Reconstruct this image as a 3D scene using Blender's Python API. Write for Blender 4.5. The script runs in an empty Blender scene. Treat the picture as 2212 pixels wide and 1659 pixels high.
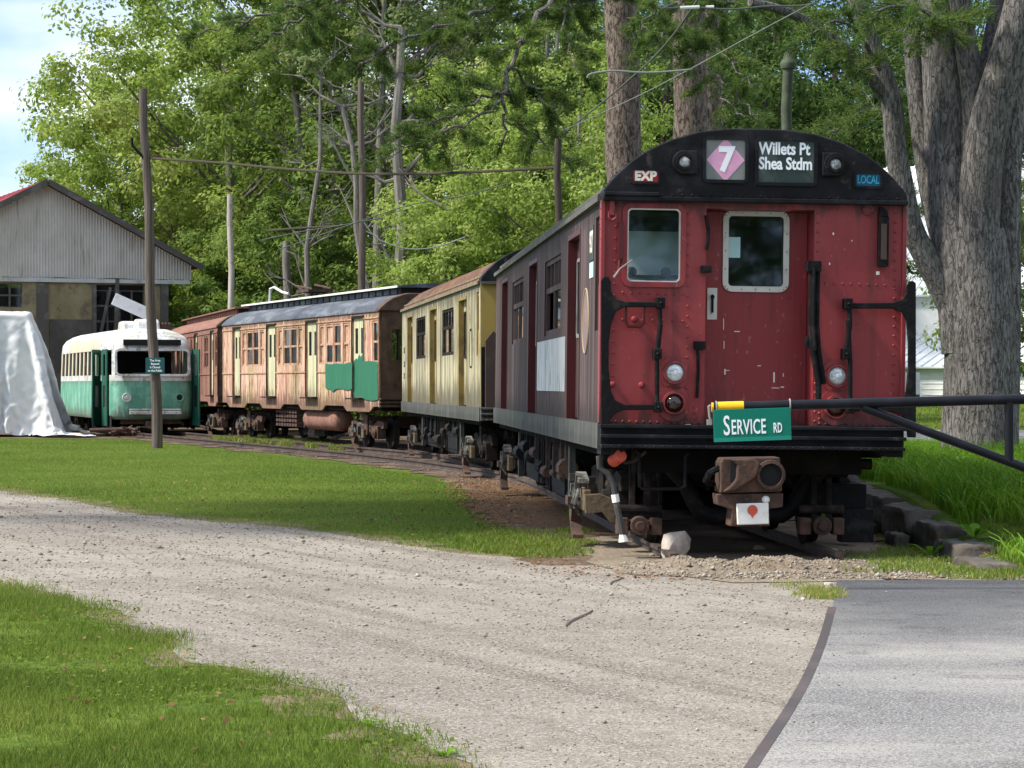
import bpy, bmesh, math, random
import numpy as np
from mathutils import Vector, Matrix

# ------------------------------------------------------------------ camera, sky, sun
SC = bpy.context.scene
COL = SC.collection
R = math.radians
CX, HY, F, CAMZ = 1106.0, 832.0, 5400.0, 1.55      # measured on a 2212 px wide view of the photo
cam_d = bpy.data.cameras.new('camera'); cam = bpy.data.objects.new('camera', cam_d); COL.objects.link(cam)
cam.location = (0, 0, CAMZ); cam.rotation_euler = (R(90), 0, 0)
cam_d.sensor_width = 36.0; cam_d.lens = 36.0*F/2212.0; cam_d.shift_y = 0.0011
cam_d.clip_start = 0.1; cam_d.clip_end = 3000.0
SC.camera = cam
SUN_EL, SUN_AZ = R(50), R(-103)          # azimuth measured from +Y towards +X: sun stands left, slightly behind
sd = (math.sin(SUN_AZ)*math.cos(SUN_EL), math.cos(SUN_AZ)*math.cos(SUN_EL), math.sin(SUN_EL))
sun_d = bpy.data.lights.new('sun', 'SUN'); sun = bpy.data.objects.new('sun', sun_d); COL.objects.link(sun)
sun.rotation_euler = Vector(sd).to_track_quat('Z', 'Y').to_euler()
sun_d.energy = 2.9; sun_d.angle = R(7); sun_d.color = (1.0, 0.93, 0.82)
SC.view_settings.view_transform = 'Standard'; SC.view_settings.look = 'None'
SC.view_settings.exposure = 1.36; SC.view_settings.gamma = 1.0
wd = bpy.data.worlds.new('World'); SC.world = wd; wd.use_nodes = True
nt = wd.node_tree; nt.nodes.clear()
def N(t, typ, **k):
    n = t.nodes.new(typ)
    for a, b in k.items(): setattr(n, a, b)
    return n
wo = N(nt, 'ShaderNodeOutputWorld'); bg = N(nt, 'ShaderNodeBackground'); bg.inputs[1].default_value = 0.135
sky = N(nt, 'ShaderNodeTexSky', sky_type='NISHITA', sun_disc=False)
sky.sun_elevation = SUN_EL; sky.sun_rotation = SUN_AZ; sky.air_density = 1.0; sky.dust_density = 0.35; sky.ozone_density = 1.2
tc = N(nt, 'ShaderNodeTexCoord'); mp = N(nt, 'ShaderNodeMapping'); mp.inputs['Scale'].default_value = (3.2, 3.2, 9.5)
mp.inputs['Location'].default_value = (1.1, 6.6, 3.3)
no = N(nt, 'ShaderNodeTexNoise'); no.inputs['Scale'].default_value = 1.0; no.inputs['Detail'].default_value = 7.0; no.inputs['Roughness'].default_value = 0.52
rp = N(nt, 'ShaderNodeValToRGB'); rp.color_ramp.elements[0].position = 0.42; rp.color_ramp.elements[1].position = 0.57
mx = N(nt, 'ShaderNodeMixRGB'); mx.inputs[2].default_value = (3.75, 3.85, 4.0, 1)
sv = N(nt, 'ShaderNodeVectorMath', operation='MULTIPLY_ADD'); sv.inputs[1].default_value = (1, 1, 1.5); sv.inputs[2].default_value = (0, 0, .28); sn = N(nt, 'ShaderNodeVectorMath', operation='NORMALIZE')
nt.links.new(tc.outputs['Generated'], sv.inputs[0]); nt.links.new(sv.outputs[0], sn.inputs[0]); nt.links.new(sn.outputs[0], sky.inputs[0])   # clear blue right down to the tree tops
nt.links.new(tc.outputs['Generated'], mp.inputs[0]); nt.links.new(mp.outputs[0], no.inputs['Vector'])
nt.links.new(no.outputs['Fac'], rp.inputs[0]); nt.links.new(rp.outputs[0], mx.inputs[0]); nt.links.new(sky.outputs[0], mx.inputs[1])
nt.links.new(mx.outputs[0], bg.inputs[0]); nt.links.new(bg.outputs[0], wo.inputs[0])

# ------------------------------------------------------------------ measuring helpers
def gp(x, y, z=0.0):                       # ground point seen at pixel
    Y = F*(CAMZ-z)/(y-HY); return ((x-CX)/F*Y, Y)
def wp(x, y, Y):                           # point seen at pixel at depth Y
    return ((x-CX)/F*Y, Y, CAMZ-(y-HY)/F*Y)

# ------------------------------------------------------------------ materials
MATS = {}
def pm(name, col, layers=(), rough=0.75, bump=0.0, bscale=40.0, bstretch=(1,1,1), metal=0.0, spec=0.35, coords='Object'):
    m = bpy.data.materials.new(name); m.use_nodes = True; t = m.node_tree
    b = t.nodes['Principled BSDF']; tcn = N(t, 'ShaderNodeTexCoord')
    b.inputs['Roughness'].default_value = rough; b.inputs['Metallic'].default_value = metal
    b.inputs['Specular IOR Level'].default_value = spec
    def noise(scale, stretch, detail=6.0, ro=0.6, rot=0.0):
        mpn = N(t, 'ShaderNodeMapping', vector_type='TEXTURE' if rot else 'POINT'); mpn.inputs['Scale'].default_value = tuple(1/q for q in stretch) if rot else stretch; mpn.inputs['Rotation'].default_value[2] = rot
        n = N(t, 'ShaderNodeTexNoise'); n.inputs['Scale'].default_value = scale; n.inputs['Detail'].default_value = detail; n.inputs['Roughness'].default_value = ro
        t.links.new(tcn.outputs[coords], mpn.inputs[0]); t.links.new(mpn.outputs[0], n.inputs['Vector']); return n.outputs['Fac']
    prev = None
    for (c, sc, st, lo, hi, amt, *ro_) in layers:
        f = noise(sc, st, rot=ro_[0] if ro_ else 0.0)
        rm = N(t, 'ShaderNodeMapRange'); rm.inputs['From Min'].default_value = lo; rm.inputs['From Max'].default_value = hi
        rm.inputs['To Min'].default_value = 0.0; rm.inputs['To Max'].default_value = amt
        t.links.new(f, rm.inputs['Value'])
        mxn = N(t, 'ShaderNodeMixRGB'); mxn.inputs[2].default_value = (*c, 1)
        if prev is None: mxn.inputs[1].default_value = (*col, 1)
        else: t.links.new(prev, mxn.inputs[1])
        t.links.new(rm.outputs[0], mxn.inputs[0]); prev = mxn.outputs[0]
    if prev is None: b.inputs['Base Color'].default_value = (*col, 1)
    else: t.links.new(prev, b.inputs['Base Color'])
    if bump:
        f = noise(bscale, bstretch, 5.0); bn = N(t, 'ShaderNodeBump'); bn.inputs['Strength'].default_value = bump; bn.inputs['Distance'].default_value = 0.02
        t.links.new(f, bn.inputs['Height']); t.links.new(bn.outputs[0], b.inputs['Normal'])
    MATS[name] = m
    return m
def leafmat(name, ramp, trans=0.35, rough=0.6, gloss=0.01):
    m = bpy.data.materials.new(name); m.use_nodes = True; t = m.node_tree; t.nodes.clear()
    o = N(t, 'ShaderNodeOutputMaterial'); at = N(t, 'ShaderNodeAttribute', attribute_name='rnd')
    cr = N(t, 'ShaderNodeValToRGB')
    while len(cr.color_ramp.elements) < len(ramp): cr.color_ramp.elements.new(0.5)
    for e, (p, c) in zip(cr.color_ramp.elements, ramp): e.position = p; e.color = (*c, 1)
    d = N(t, 'ShaderNodeBsdfDiffuse'); tr = N(t, 'ShaderNodeBsdfTranslucent'); ms = N(t, 'ShaderNodeMixShader'); ms.inputs[0].default_value = trans
    g = N(t, 'ShaderNodeBsdfGlossy'); g.inputs['Roughness'].default_value = rough; m2 = N(t, 'ShaderNodeMixShader'); m2.inputs[0].default_value = gloss
    t.links.new(at.outputs['Fac'], cr.inputs[0])
    for n in (d, tr): t.links.new(cr.outputs[0], n.inputs['Color'])
    t.links.new(d.outputs[0], ms.inputs[1]); t.links.new(tr.outputs[0], ms.inputs[2])
    t.links.new(ms.outputs[0], m2.inputs[1]); t.links.new(g.outputs[0], m2.inputs[2]); t.links.new(m2.outputs[0], o.inputs[0])
    MATS[name] = m; return m
def glassmat(name, tint=(0.75, 0.82, 0.8), refl=0.12, dirt=0.0, dcol=(0.3, 0.3, 0.27)):
    m = bpy.data.materials.new(name); m.use_nodes = True; t = m.node_tree; t.nodes.clear()
    o = N(t, 'ShaderNodeOutputMaterial'); tr = N(t, 'ShaderNodeBsdfTransparent'); tr.inputs[0].default_value = (*tint, 1)
    g = N(t, 'ShaderNodeBsdfGlossy'); g.inputs['Roughness'].default_value = 0.03; g.inputs['Color'].default_value = (0.9, 0.95, 0.95, 1)
    lw = N(t, 'ShaderNodeFresnel'); lw.inputs['IOR'].default_value = 1.5
    ma = N(t, 'ShaderNodeMath', operation='ADD'); ma.inputs[1].default_value = refl
    ms = N(t, 'ShaderNodeMixShader'); t.links.new(lw.outputs[0], ma.inputs[0]); t.links.new(ma.outputs[0], ms.inputs[0])
    t.links.new(tr.outputs[0], ms.inputs[1]); t.links.new(g.outputs[0], ms.inputs[2])
    out = ms.outputs[0]
    if dirt:
        d = N(t, 'ShaderNodeBsdfDiffuse'); d.inputs[0].default_value = (*dcol, 1); m3 = N(t, 'ShaderNodeMixShader'); m3.inputs[0].default_value = dirt
        t.links.new(out, m3.inputs[1]); t.links.new(d.outputs[0], m3.inputs[2]); out = m3.outputs[0]
    t.links.new(out, o.inputs[0]); MATS[name] = m; return m

V1 = (1, 1, 1); VS = (9, 9, 0.35); VH = (4, 4, 0.18)
# ground
pm('lawn', (0.060, 0.110, 0.010), [((0.100, 0.145, 0.018), 0.35, V1, .42, .62, 1), ((0.075, 0.065, 0.032), 1.1, V1, .60, .74, .8), ((0.02, 0.042, 0.009), 9, V1, .45, .7, .8)], rough=.95, bump=.6, bscale=60, spec=.1)
pm('gravel', (0.262, 0.235, 0.197), [((0.19, 0.162, 0.132), .55, (.6, .9, 1), .42, .60, .9), ((0.30, 0.272, 0.225), .9, (.4, 1.0, 1), .50, .64, .8), ((0.125, 0.098, 0.075), .8, (.12, 2.6, 1), .53, .62, .85, R(-64)), ((0.31, 0.28, 0.23), .7, (.10, 2.0, 1), .55, .64, .7, R(-62)), ((0.16, 0.135, 0.11), .35, (.3, 1.4, 1), .48, .60, .4, R(-64)), ((0.13, 0.108, 0.088), 1.6, (.09, 2.6, 1), .57, .65, .35, R(-60)), ((0.40, 0.38, 0.345), 48, V1, .50, .58, .7), ((0.10, 0.085, 0.07), 62, V1, .54, .61, .65), ((0.45, 0.43, 0.39), 110, V1, .56, .62, .6), ((0.19, 0.165, 0.14), 4, V1, .52, .64, .5)], rough=.95, bump=.9, bscale=60, spec=.15)
pm('asphalt', (0.13, 0.13, 0.132), [((0.25, 0.243, 0.23), .45, (.4, 1, 1), .42, .56, .9), ((0.33, 0.315, 0.285), .8, (.5, 1, 1), .52, .62, .8), ((0.09, 0.088, 0.086), 1.7, V1, .57, .64, .6), ((0.37, 0.365, 0.355), 62, V1, .50, .58, .8), ((0.05, 0.05, 0.054), 75, V1, .54, .61, .8), ((0.42, 0.41, 0.4), 120, V1, .57, .62, .7)], rough=.9, bump=.6, bscale=110, spec=.2)
pm('far_asphalt', (0.14, 0.14, 0.145), [((0.2, 0.2, 0.2), .6, V1, .4, .65, .8)], rough=.85)
pm('track_dirt', (0.105, 0.075, 0.052), [((0.19, 0.14, 0.10), 1.3, V1, .45, .65, .9), ((0.055, 0.04, 0.03), 6, V1, .5, .65, .8), ((0.26, 0.2, 0.155), 18, V1, .58, .7, .8)], rough=.97, bump=1.0, bscale=25, spec=.1)
pm('pine_litter', (0.12, 0.07, 0.04), [((0.095, 0.062, 0.034), 2.2, V1, .42, .62, .9), ((0.24, 0.14, 0.075), 14, V1, .52, .66, .8), ((0.07, 0.075, 0.025), 3.1, V1, .56, .68, .7)], rough=.97, bump=.9, bscale=40, spec=.1)
pm('verge_soil', (0.17, 0.135, 0.09), [((0.10, 0.11, 0.04), 2.5, V1, .46, .6, .9), ((0.24, 0.17, 0.115), 8, V1, .52, .66, .8), ((0.07, 0.055, 0.035), 20, V1, .54, .66, .7)], rough=.97, bump=.9, bscale=40, spec=.1)
pm('dry_dirt', (0.22, 0.182, 0.138), [((0.15, 0.118, 0.085), 1.7, V1, .42, .62, .9), ((0.32, 0.285, 0.23), 24, V1, .54, .66, .8), ((0.09, 0.07, 0.05), 30, V1, .58, .7, .6)], rough=.97, bump=1.0, bscale=30, spec=.1)
# the drive: asphalt colour darkens towards the far end, with a noisy transition
_t = MATS['asphalt'].node_tree; _b = _t.nodes['Principled BSDF']; _src = _b.inputs['Base Color'].links[0].from_socket
_tc = N(_t, 'ShaderNodeTexCoord'); _sx = N(_t, 'ShaderNodeSeparateXYZ'); _t.links.new(_tc.outputs['Object'], _sx.inputs[0])
_n = N(_t, 'ShaderNodeTexNoise'); _n.inputs['Scale'].default_value = .9; _n.inputs['Detail'].default_value = 5; _t.links.new(_tc.outputs['Object'], _n.inputs['Vector'])
_a = N(_t, 'ShaderNodeMath', operation='MULTIPLY_ADD'); _a.inputs[1].default_value = 5.0; _t.links.new(_n.outputs['Fac'], _a.inputs[0]); _t.links.new(_sx.outputs['Y'], _a.inputs[2])
_m = N(_t, 'ShaderNodeMapRange'); _m.inputs['From Min'].default_value = 16.0; _m.inputs['From Max'].default_value = 20.5; _m.inputs['To Max'].default_value = .9; _t.links.new(_a.outputs[0], _m.inputs['Value'])
_x = N(_t, 'ShaderNodeMixRGB', blend_type='MULTIPLY'); _x.inputs[2].default_value = (.30, .32, .36, 1); _t.links.new(_m.outputs[0], _x.inputs[0]); _t.links.new(_src, _x.inputs[1]); _t.links.new(_x.outputs[0], _b.inputs['Base Color'])
# vehicle paints
pm('red_paint', (0.235, 0.028, 0.031), [((0.275, 0.052, 0.052), 1.3, (1, 1, .6), .48, .66, .8), ((0.10, 0.02, 0.02), 2.0, (4, 4, .35), .54, .70, .75), ((0.33, 0.15, 0.14), 24, (1, 1, .5), .64, .68, .7), ((0.05, 0.02, 0.018), 9, V1, .66, .72, .7)], rough=.42, bump=.08, bscale=14, spec=.4)
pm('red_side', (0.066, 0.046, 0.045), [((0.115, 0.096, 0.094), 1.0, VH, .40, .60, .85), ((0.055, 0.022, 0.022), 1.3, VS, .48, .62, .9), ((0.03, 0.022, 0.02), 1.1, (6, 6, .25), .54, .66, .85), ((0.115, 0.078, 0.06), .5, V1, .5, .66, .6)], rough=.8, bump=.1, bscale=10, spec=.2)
pm('red_jamb', (0.075, 0.010, 0.011), [((0.04, 0.008, 0.008), 2, V1, .5, .7, .7)], rough=.5)
pm('black_paint', (0.0075, 0.0075, 0.009), [((0.022, 0.022, 0.027), 2.2, V1, .48, .66, .9), ((0.06, 0.05, 0.046), 9, V1, .62, .70, .7), ((0.003, 0.003, 0.003), 4, V1, .54, .66, .8)], rough=.55, bump=.25, bscale=12, spec=.15)
pm('black_iron', (0.007, 0.007, 0.008), [((0.028, 0.026, 0.025), 7, V1, .54, .68, .8), ((0.06, 0.03, 0.02), 5, V1, .62, .72, .5)], rough=.65, bump=.3, bscale=22, spec=.12)
pm('underside', (0.007, 0.0065, 0.006), [((0.018, 0.014, 0.012), 3, V1, .5, .7, .8)], rough=.95, spec=.05)
pm('rusty_iron', (0.055, 0.033, 0.025), [((0.12, 0.062, 0.042), 6, V1, .45, .65, .8), ((0.03, 0.022, 0.02), 9, V1, .52, .68, .8)], rough=.88, bump=.4, bscale=25)
pm('truck_iron', (0.016, 0.014, 0.013), [((0.05, 0.038, 0.031), 6, V1, .50, .66, .9), ((0.012, 0.011, 0.011), 8, V1, .52, .68, .8)], rough=.9, bump=.3, bscale=25, spec=.1)
pm('lichen_iron', (0.05, 0.046, 0.042), [((0.17, 0.175, 0.15), 9, V1, .5, .62, .9), ((0.02, 0.018, 0.017), 12, V1, .5, .66, .8)], rough=.9, bump=.3)
pm('grey_sill', (0.055, 0.058, 0.053), [((0.11, 0.11, 0.10), 1.2, VS, .45, .62, .8), ((0.035, 0.038, 0.035), 1.4, VS, .52, .68, .8), ((0.13, 0.115, 0.07), 1.0, V1, .58, .72, .6)], rough=.75, spec=.25)
pm('roof_grey', (0.085, 0.085, 0.075), [((0.15, 0.145, 0.12), 3, V1, .45, .65, .8), ((0.045, 0.05, 0.035), 6, V1, .5, .7, .8)], rough=.9, bump=.2)
pm('roof_rust', (0.13, 0.052, 0.026), [((0.07, 0.036, 0.024), 2.2, V1, .46, .58, .9), ((0.20, 0.17, 0.11), 4, V1, .55, .63, .8), ((0.22, 0.13, 0.08), 8, V1, .55, .7, .7)], rough=.9, bump=.2)
pm('roof_moss', (0.20, 0.17, 0.11), [((0.09, 0.08, 0.05), 5, V1, .45, .65, .9), ((0.12, 0.1, 0.05), 2, V1, .5, .7, .8)], rough=.9)
pm('yellow_side', (0.46, 0.40, 0.245), [((0.47, 0.44, 0.325), .9, VH, .40, .58, .9), ((0.15, 0.13, 0.075), 1.2, VS, .46, .60, .85), ((0.06, 0.056, 0.038), 1.0, (5, 5, .22), .53, .63, .85), ((0.10, 0.09, 0.05), 5, (1, 1, .4), .56, .66, .7)], rough=.75, spec=.25)
pm('yellow_paint', (0.33, 0.235, 0.06), [((0.38, 0.27, 0.06), 2, V1, .5, .7, .8), ((0.12, 0.09, 0.04), 5, V1, .6, .7, .7)], rough=.55)
pm('yellow_jamb', (0.24, 0.165, 0.045), [((0.10, 0.075, 0.03), 3, V1, .48, .64, .8)], rough=.7)
pm('brown_paint', (0.055, 0.035, 0.03), [((0.09, 0.06, 0.05), 4, V1, .5, .7, .8)], rough=.7)
pm('orange_side', (0.40, 0.20, 0.15), [((0.52, 0.37, 0.285), 1.1, (3, 3, .5), .42, .60, .9), ((0.34, 0.25, 0.13), .55, V1, .48, .62, .9), ((0.55, 0.46, 0.34), 4.0, (3, 3, .25), .54, .60, .85), ((0.20, 0.085, 0.05), 5, (2, 2, .5), .54, .64, .85), ((0.06, 0.04, 0.028), 9, (1, 1, .4), .60, .68, .7)], rough=.85, bump=.25, bscale=14, spec=.15)
pm('orange_trim', (0.42, 0.25, 0.16), [((0.2, 0.1, 0.06), 6, V1, .45, .65, .8), ((0.5, 0.42, 0.3), 9, V1, .55, .68, .7)], rough=.85)
pm('brown_end', (0.085, 0.048, 0.03), [((0.15, 0.10, 0.06), 3, V1, .45, .65, .8), ((0.035, 0.022, 0.016), 5, V1, .5, .66, .8)], rough=.7)
pm('maroon_side', (0.185, 0.085, 0.062), [((0.27, 0.15, 0.11), 2, (3, 3, .5), .45, .65, .9), ((0.1, 0.035, 0.025), 6, V1, .52, .7, .8)], rough=.85)
pm('cream_door', (0.47, 0.45, 0.29), [((0.33, 0.31, 0.18), 2, (4, 4, .5), .5, .7, .8), ((0.25, 0.2, 0.12), 8, V1, .64, .74, .7)], rough=.7)
pm('green_paint', (0.014, 0.115, 0.06), [((0.018, 0.145, 0.078), 2, (3, 3, .5), .45, .65, .8)], rough=.6)
pm('slate_roof', (0.065, 0.075, 0.095), [((0.15, 0.165, 0.19), 1.5, (2, .5, 2), .48, .62, .9), ((0.035, 0.035, 0.045), 6, V1, .5, .7, .8)], rough=.75, bump=.25, bscale=12)
pm('dark_roof', (0.03, 0.026, 0.026), [((0.06, 0.05, 0.05), 4, V1, .5, .7, .8)], rough=.85)
pm('white_strip', (0.62, 0.62, 0.58), [((0.3, 0.29, 0.26), 3, V1, .55, .7, .8)], rough=.7)
pm('tram_green', (0.10, 0.29, 0.205), [((0.25, 0.47, 0.37), 1.2, (2, 2, .6), .46, .66, .9), ((0.04, 0.2, 0.12), 3, V1, .52, .7, .8), ((0.35, 0.36, 0.28), 10, V1, .67, .74, .7)], rough=.6)
pm('tram_dark_green', (0.012, 0.085, 0.055), [((0.03, 0.12, 0.085), 3, V1, .5, .7, .8), ((0.4, 0.42, 0.36), 5, (2, 2, .6), .68, .73, .7)], rough=.6)
pm('tram_white', (0.55, 0.57, 0.58), [((0.40, 0.385, 0.33), 2.2, V1, .46, .60, .85), ((0.20, 0.185, 0.14), 5, (1, 1, .5), .54, .63, .75), ((0.12, 0.10, 0.07), 11, V1, .60, .66, .7)], rough=.6)
pm('tram_white_sunlit', (0.46, 0.43, 0.33), [((0.4, 0.36, 0.24), 2, V1, .45, .65, .8), ((0.16, 0.15, 0.09), 5, (1, 1, .5), .58, .70, .7)], rough=.8)  # white tram sides with the warm sunlight put into the colour
pm('dark_void', (0.012, 0.012, 0.012), rough=.9)
pm('interior_pale', (0.60, 0.64, 0.60), [((0.42, 0.45, 0.42), 3, V1, .5, .7, .7)], rough=.6)
pm('interior_dark', (0.10, 0.105, 0.10), [((0.05, 0.05, 0.05), 3, V1, .5, .7, .8)], rough=.8)
pm('steel_frame', (0.62, 0.60, 0.55), [((0.35, 0.31, 0.27), 6, V1, .55, .7, .8)], rough=.45, metal=.3)
pm('chrome', (0.75, 0.75, 0.75), rough=.18, metal=1.0)
pm('lens_clear', (0.62, 0.66, 0.67), [((0.25, 0.27, 0.28), 14, V1, .5, .62, .8)], rough=.08, metal=.25, spec=.9)
pm('lens_marker', (0.12, 0.125, 0.125), [((0.4, 0.42, 0.42), 16, V1, .5, .6, .9)], rough=.1, spec=.7)
pm('lens_dark', (0.03, 0.008, 0.008), rough=.08, spec=.8)
pm('signal_orange', (0.55, 0.09, 0.05), [((0.35, 0.06, 0.04), 12, V1, .5, .7, .7)], rough=.7)
pm('sign_red', (0.33, 0.012, 0.015), rough=.4)
pm('sign_blue', (0.004, 0.065, 0.11), rough=.4)
pm('sign_blue_letter', (0.03, 0.30, 0.46), rough=.5)
pm('rollsign_grey', (0.17, 0.18, 0.175), [((0.235, 0.245, 0.235), 3, V1, .4, .65, .9)], rough=.35)
pm('rollsign_dark', (0.03, 0.045, 0.042), [((0.13, 0.15, 0.145), 2.5, (1, 1, .5), .45, .65, .9)], rough=.25)
pm('rollsign_pink', (0.62, 0.30, 0.46), [((0.68, 0.38, 0.52), 9, V1, .45, .6, .8)], rough=.5)
pm('white_letter', (0.78, 0.82, 0.84), rough=.5)
pm('cream_letter', (0.75, 0.7, 0.6), rough=.5)
pm('paper_blue', (0.42, 0.66, 0.68), rough=.6)
pm('street_green', (0.0, 0.155, 0.105), [((0.0, 0.125, 0.085), 3, V1, .4, .7, .6)], rough=.35)
pm('street_green_edge', (0.01, 0.22, 0.16), rough=.35)
pm('teal_sign', (0.01, 0.075, 0.085), rough=.5)
pm('gate_black', (0.007, 0.0075, 0.011), [((0.015, 0.016, 0.022), 5, V1, .5, .7, .8)], rough=.38, spec=.22)
pm('gate_yellow', (0.80, 0.42, 0.006), [((0.7, 0.33, 0.01), 12, V1, .5, .7, .6)], rough=.5)
pm('faded_poster', (0.46, 0.475, 0.465), [((0.62, 0.63, 0.615), 1.2, (4, 4, .4), .45, .6, .9), ((0.13, 0.175, 0.20), 1.5, (5, 5, .45), .53, .60, .85), ((0.10, 0.11, 0.11), 6, (1, 1, .5), .58, .66, .6)], rough=.7)
pm('emblem_fade', (0.18, 0.13, 0.12), [((0.11, 0.15, 0.16), 4, V1, .5, .62, .8), ((0.3, 0.18, 0.12), 5, V1, .55, .65, .8)], rough=.8)
pm('emblem_ring', (0.33, 0.24, 0.16), rough=.8)
# wood, bark, stone, buildings
pm('pole_wood', (0.085, 0.066, 0.055), [((0.17, 0.14, 0.12), 3, (9, 9, .25), .45, .65, .9), ((0.045, 0.035, 0.03), 4, (8, 8, .22), .52, .66, .8)], rough=.92, bump=.6, bscale=9, bstretch=(9, 9, .4))
pm('pale_wood', (0.34, 0.30, 0.26), [((0.48, 0.45, 0.4), 3, (7, 7, .25), .45, .65, .9), ((0.2, 0.16, 0.13), 5, V1, .56, .7, .7)], rough=.9, bump=.4, bscale=9, bstretch=(9, 9, .4))
pm('tie_wood', (0.062, 0.048, 0.038), [((0.12, 0.1, 0.085), 4, (1, 9, 9), .5, .65, .8)], rough=.95, bump=.5, bscale=20)
pm('beam_wood', (0.115, 0.085, 0.05), [((0.06, 0.045, 0.03), 4, (8, 1, 8), .48, .66, .8), ((0.18, 0.15, 0.09), 6, V1, .56, .7, .6)], rough=.9, bump=.4, bscale=20)
pm('old_rail', (0.065, 0.058, 0.056), [((0.11, 0.085, 0.08), 1.2, V1, .48, .62, .9), ((0.12, 0.07, 0.055), .8, V1, .56, .66, .8)], rough=.6, metal=.2)
pm('rail_rust', (0.06, 0.042, 0.034), [((0.12, 0.092, 0.076), 5, V1, .48, .66, .8), ((0.05, 0.034, 0.028), 8, V1, .54, .68, .8)], rough=.75, metal=.25)
pm('bark_pine', (0.15, 0.12, 0.10), [((0.22, 0.185, 0.16), 3.2, (3, 3, 1.1), .44, .62, .9), ((0.045, 0.033, 0.027), 5.0, (3, 3, 1.0), .50, .62, .9)], rough=.97, bump=1.0, bscale=6, bstretch=(4, 4, .8), spec=.1)
pm('bark_grey', (0.135, 0.125, 0.118), [((0.20, 0.19, 0.183), 10, (2, 2, .5), .45, .58, .9), ((0.055, 0.05, 0.046), 13, (2, 2, .45), .50, .60, .9), ((0.09, 0.085, 0.08), 1.2, V1, .5, .66, .7), ((0.25, 0.26, 0.2), 7, V1, .63, .72, .8)], rough=.97, bump=1.0, bscale=14, bstretch=(2.2, 2.2, .8), spec=.1)
pm('bark_light', (0.15, 0.138, 0.122), [((0.23, 0.215, 0.195), 2, (4, 4, .7), .44, .64, .9), ((0.12, 0.1, 0.085), 3, (5, 5, .6), .54, .68, .9)], rough=.97, bump=.7, bscale=8, bstretch=(4, 4, .7), spec=.1)
pm('bark_dark', (0.06, 0.05, 0.042), [((0.11, 0.095, 0.08), 4, (4, 4, .6), .5, .68, .9)], rough=.97, bump=.6, bscale=8, bstretch=(4, 4, .7), spec=.1)
pm('rock_pale', (0.50, 0.45, 0.385), [((0.30, 0.25, 0.21), 5, V1, .44, .64, .9), ((0.52, 0.48, 0.43), 9, V1, .55, .68, .7), ((0.14, 0.12, 0.1), 14, V1, .62, .72, .6)], rough=.9, bump=.6, bscale=22)
pm('wall_stone', (0.075, 0.066, 0.056), [((0.15, 0.135, 0.12), 3, V1, .48, .66, .9), ((0.16, 0.09, 0.05), 4, V1, .58, .68, .7), ((0.03, 0.027, 0.024), 6, V1, .54, .68, .8)], rough=.95, bump=.9, bscale=10)
pm('corrugated', (0.42, 0.395, 0.355), [((0.50, 0.475, 0.44), .6, V1, .44, .62, .8), ((0.25, 0.215, 0.18), 1.4, (3, 3, .4), .56, .7, .8)], rough=.6, spec=.3)
pm('shed_roof_red', (0.42, 0.09, 0.10), [((0.5, 0.22, 0.2), 1.0, V1, .48, .66, .8)], rough=.6)
pm('shed_trim', (0.075, 0.068, 0.06), [((0.15, 0.14, 0.125), 3, V1, .5, .66, .8)], rough=.9)
pm('shed_fascia', (0.42, 0.43, 0.43), [((0.2, 0.19, 0.18), 2, V1, .5, .7, .8)], rough=.8)
pm('stucco', (0.19, 0.155, 0.085), [((0.26, 0.225, 0.13), 1.1, V1, .44, .62, .9), ((0.085, 0.075, 0.05), 1.6, V1, .52, .66, .9), ((0.04, 0.038, 0.03), 5, V1, .58, .7, .7)], rough=.95, bump=.5, bscale=12)
pm('stucco_dark', (0.06, 0.056, 0.05), [((0.1, 0.092, 0.075), 1.5, V1, .45, .65, .9)], rough=.95, bump=.5, bscale=12)
pm('white_clap', (0.80, 0.80, 0.78), [((0.6, 0.58, 0.54), 3, V1, .5, .7, .7)], rough=.75)
pm('barn_roof', (0.62, 0.66, 0.68), [((0.45, 0.48, 0.5), 1.5, V1, .45, .65, .8)], rough=.5)
pm('white_board', (0.66, 0.67, 0.67), [((0.5, 0.5, 0.5), 5, V1, .5, .7, .7)], rough=.6)
pm('tarp', (0.58, 0.59, 0.595), [((0.49, 0.50, 0.51), .8, V1, .45, .65, .8)], rough=.55, bump=.25, bscale=3.0)
pm('green_steel', (0.05, 0.068, 0.042), [((0.085, 0.10, 0.065), 5, V1, .46, .66, .9), ((0.03, 0.03, 0.022), 4, V1, .54, .68, .8)], rough=.8, bump=.3)
pm('wire_grey', (0.09, 0.10, 0.095), rough=.7)
pm('wire_pale', (0.20, 0.22, 0.215), rough=.6)
pm('span_rust', (0.05, 0.038, 0.026), [((0.035, 0.042, 0.024), 4, V1, .5, .65, .8)], rough=.9)
pm('grey_metal', (0.25, 0.25, 0.24), [((0.15, 0.14, 0.13), 4, V1, .5, .68, .8)], rough=.6)
pm('hose_grey', (0.05, 0.048, 0.046), [((0.12, 0.11, 0.1), 8, V1, .5, .66, .8)], rough=.8)
pm('white_paint', (0.72, 0.72, 0.68), [((0.5, 0.46, 0.38), 8, V1, .56, .7, .7)], rough=.6)
glassmat('glass', (0.80, 0.88, 0.86), 0)
glassmat('glass_door', (0.40, 0.46, 0.44), .04)
glassmat('glass_dirty', (0.4, 0.44, 0.43), 0, .12, (0.05, 0.052, 0.05))
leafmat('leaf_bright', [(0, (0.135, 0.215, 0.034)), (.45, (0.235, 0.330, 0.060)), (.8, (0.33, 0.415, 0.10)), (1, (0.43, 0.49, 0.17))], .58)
leafmat('leaf_mid', [(0, (0.070, 0.130, 0.024)), (.5, (0.145, 0.230, 0.045)), (1, (0.255, 0.335, 0.085))], .56)
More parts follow.
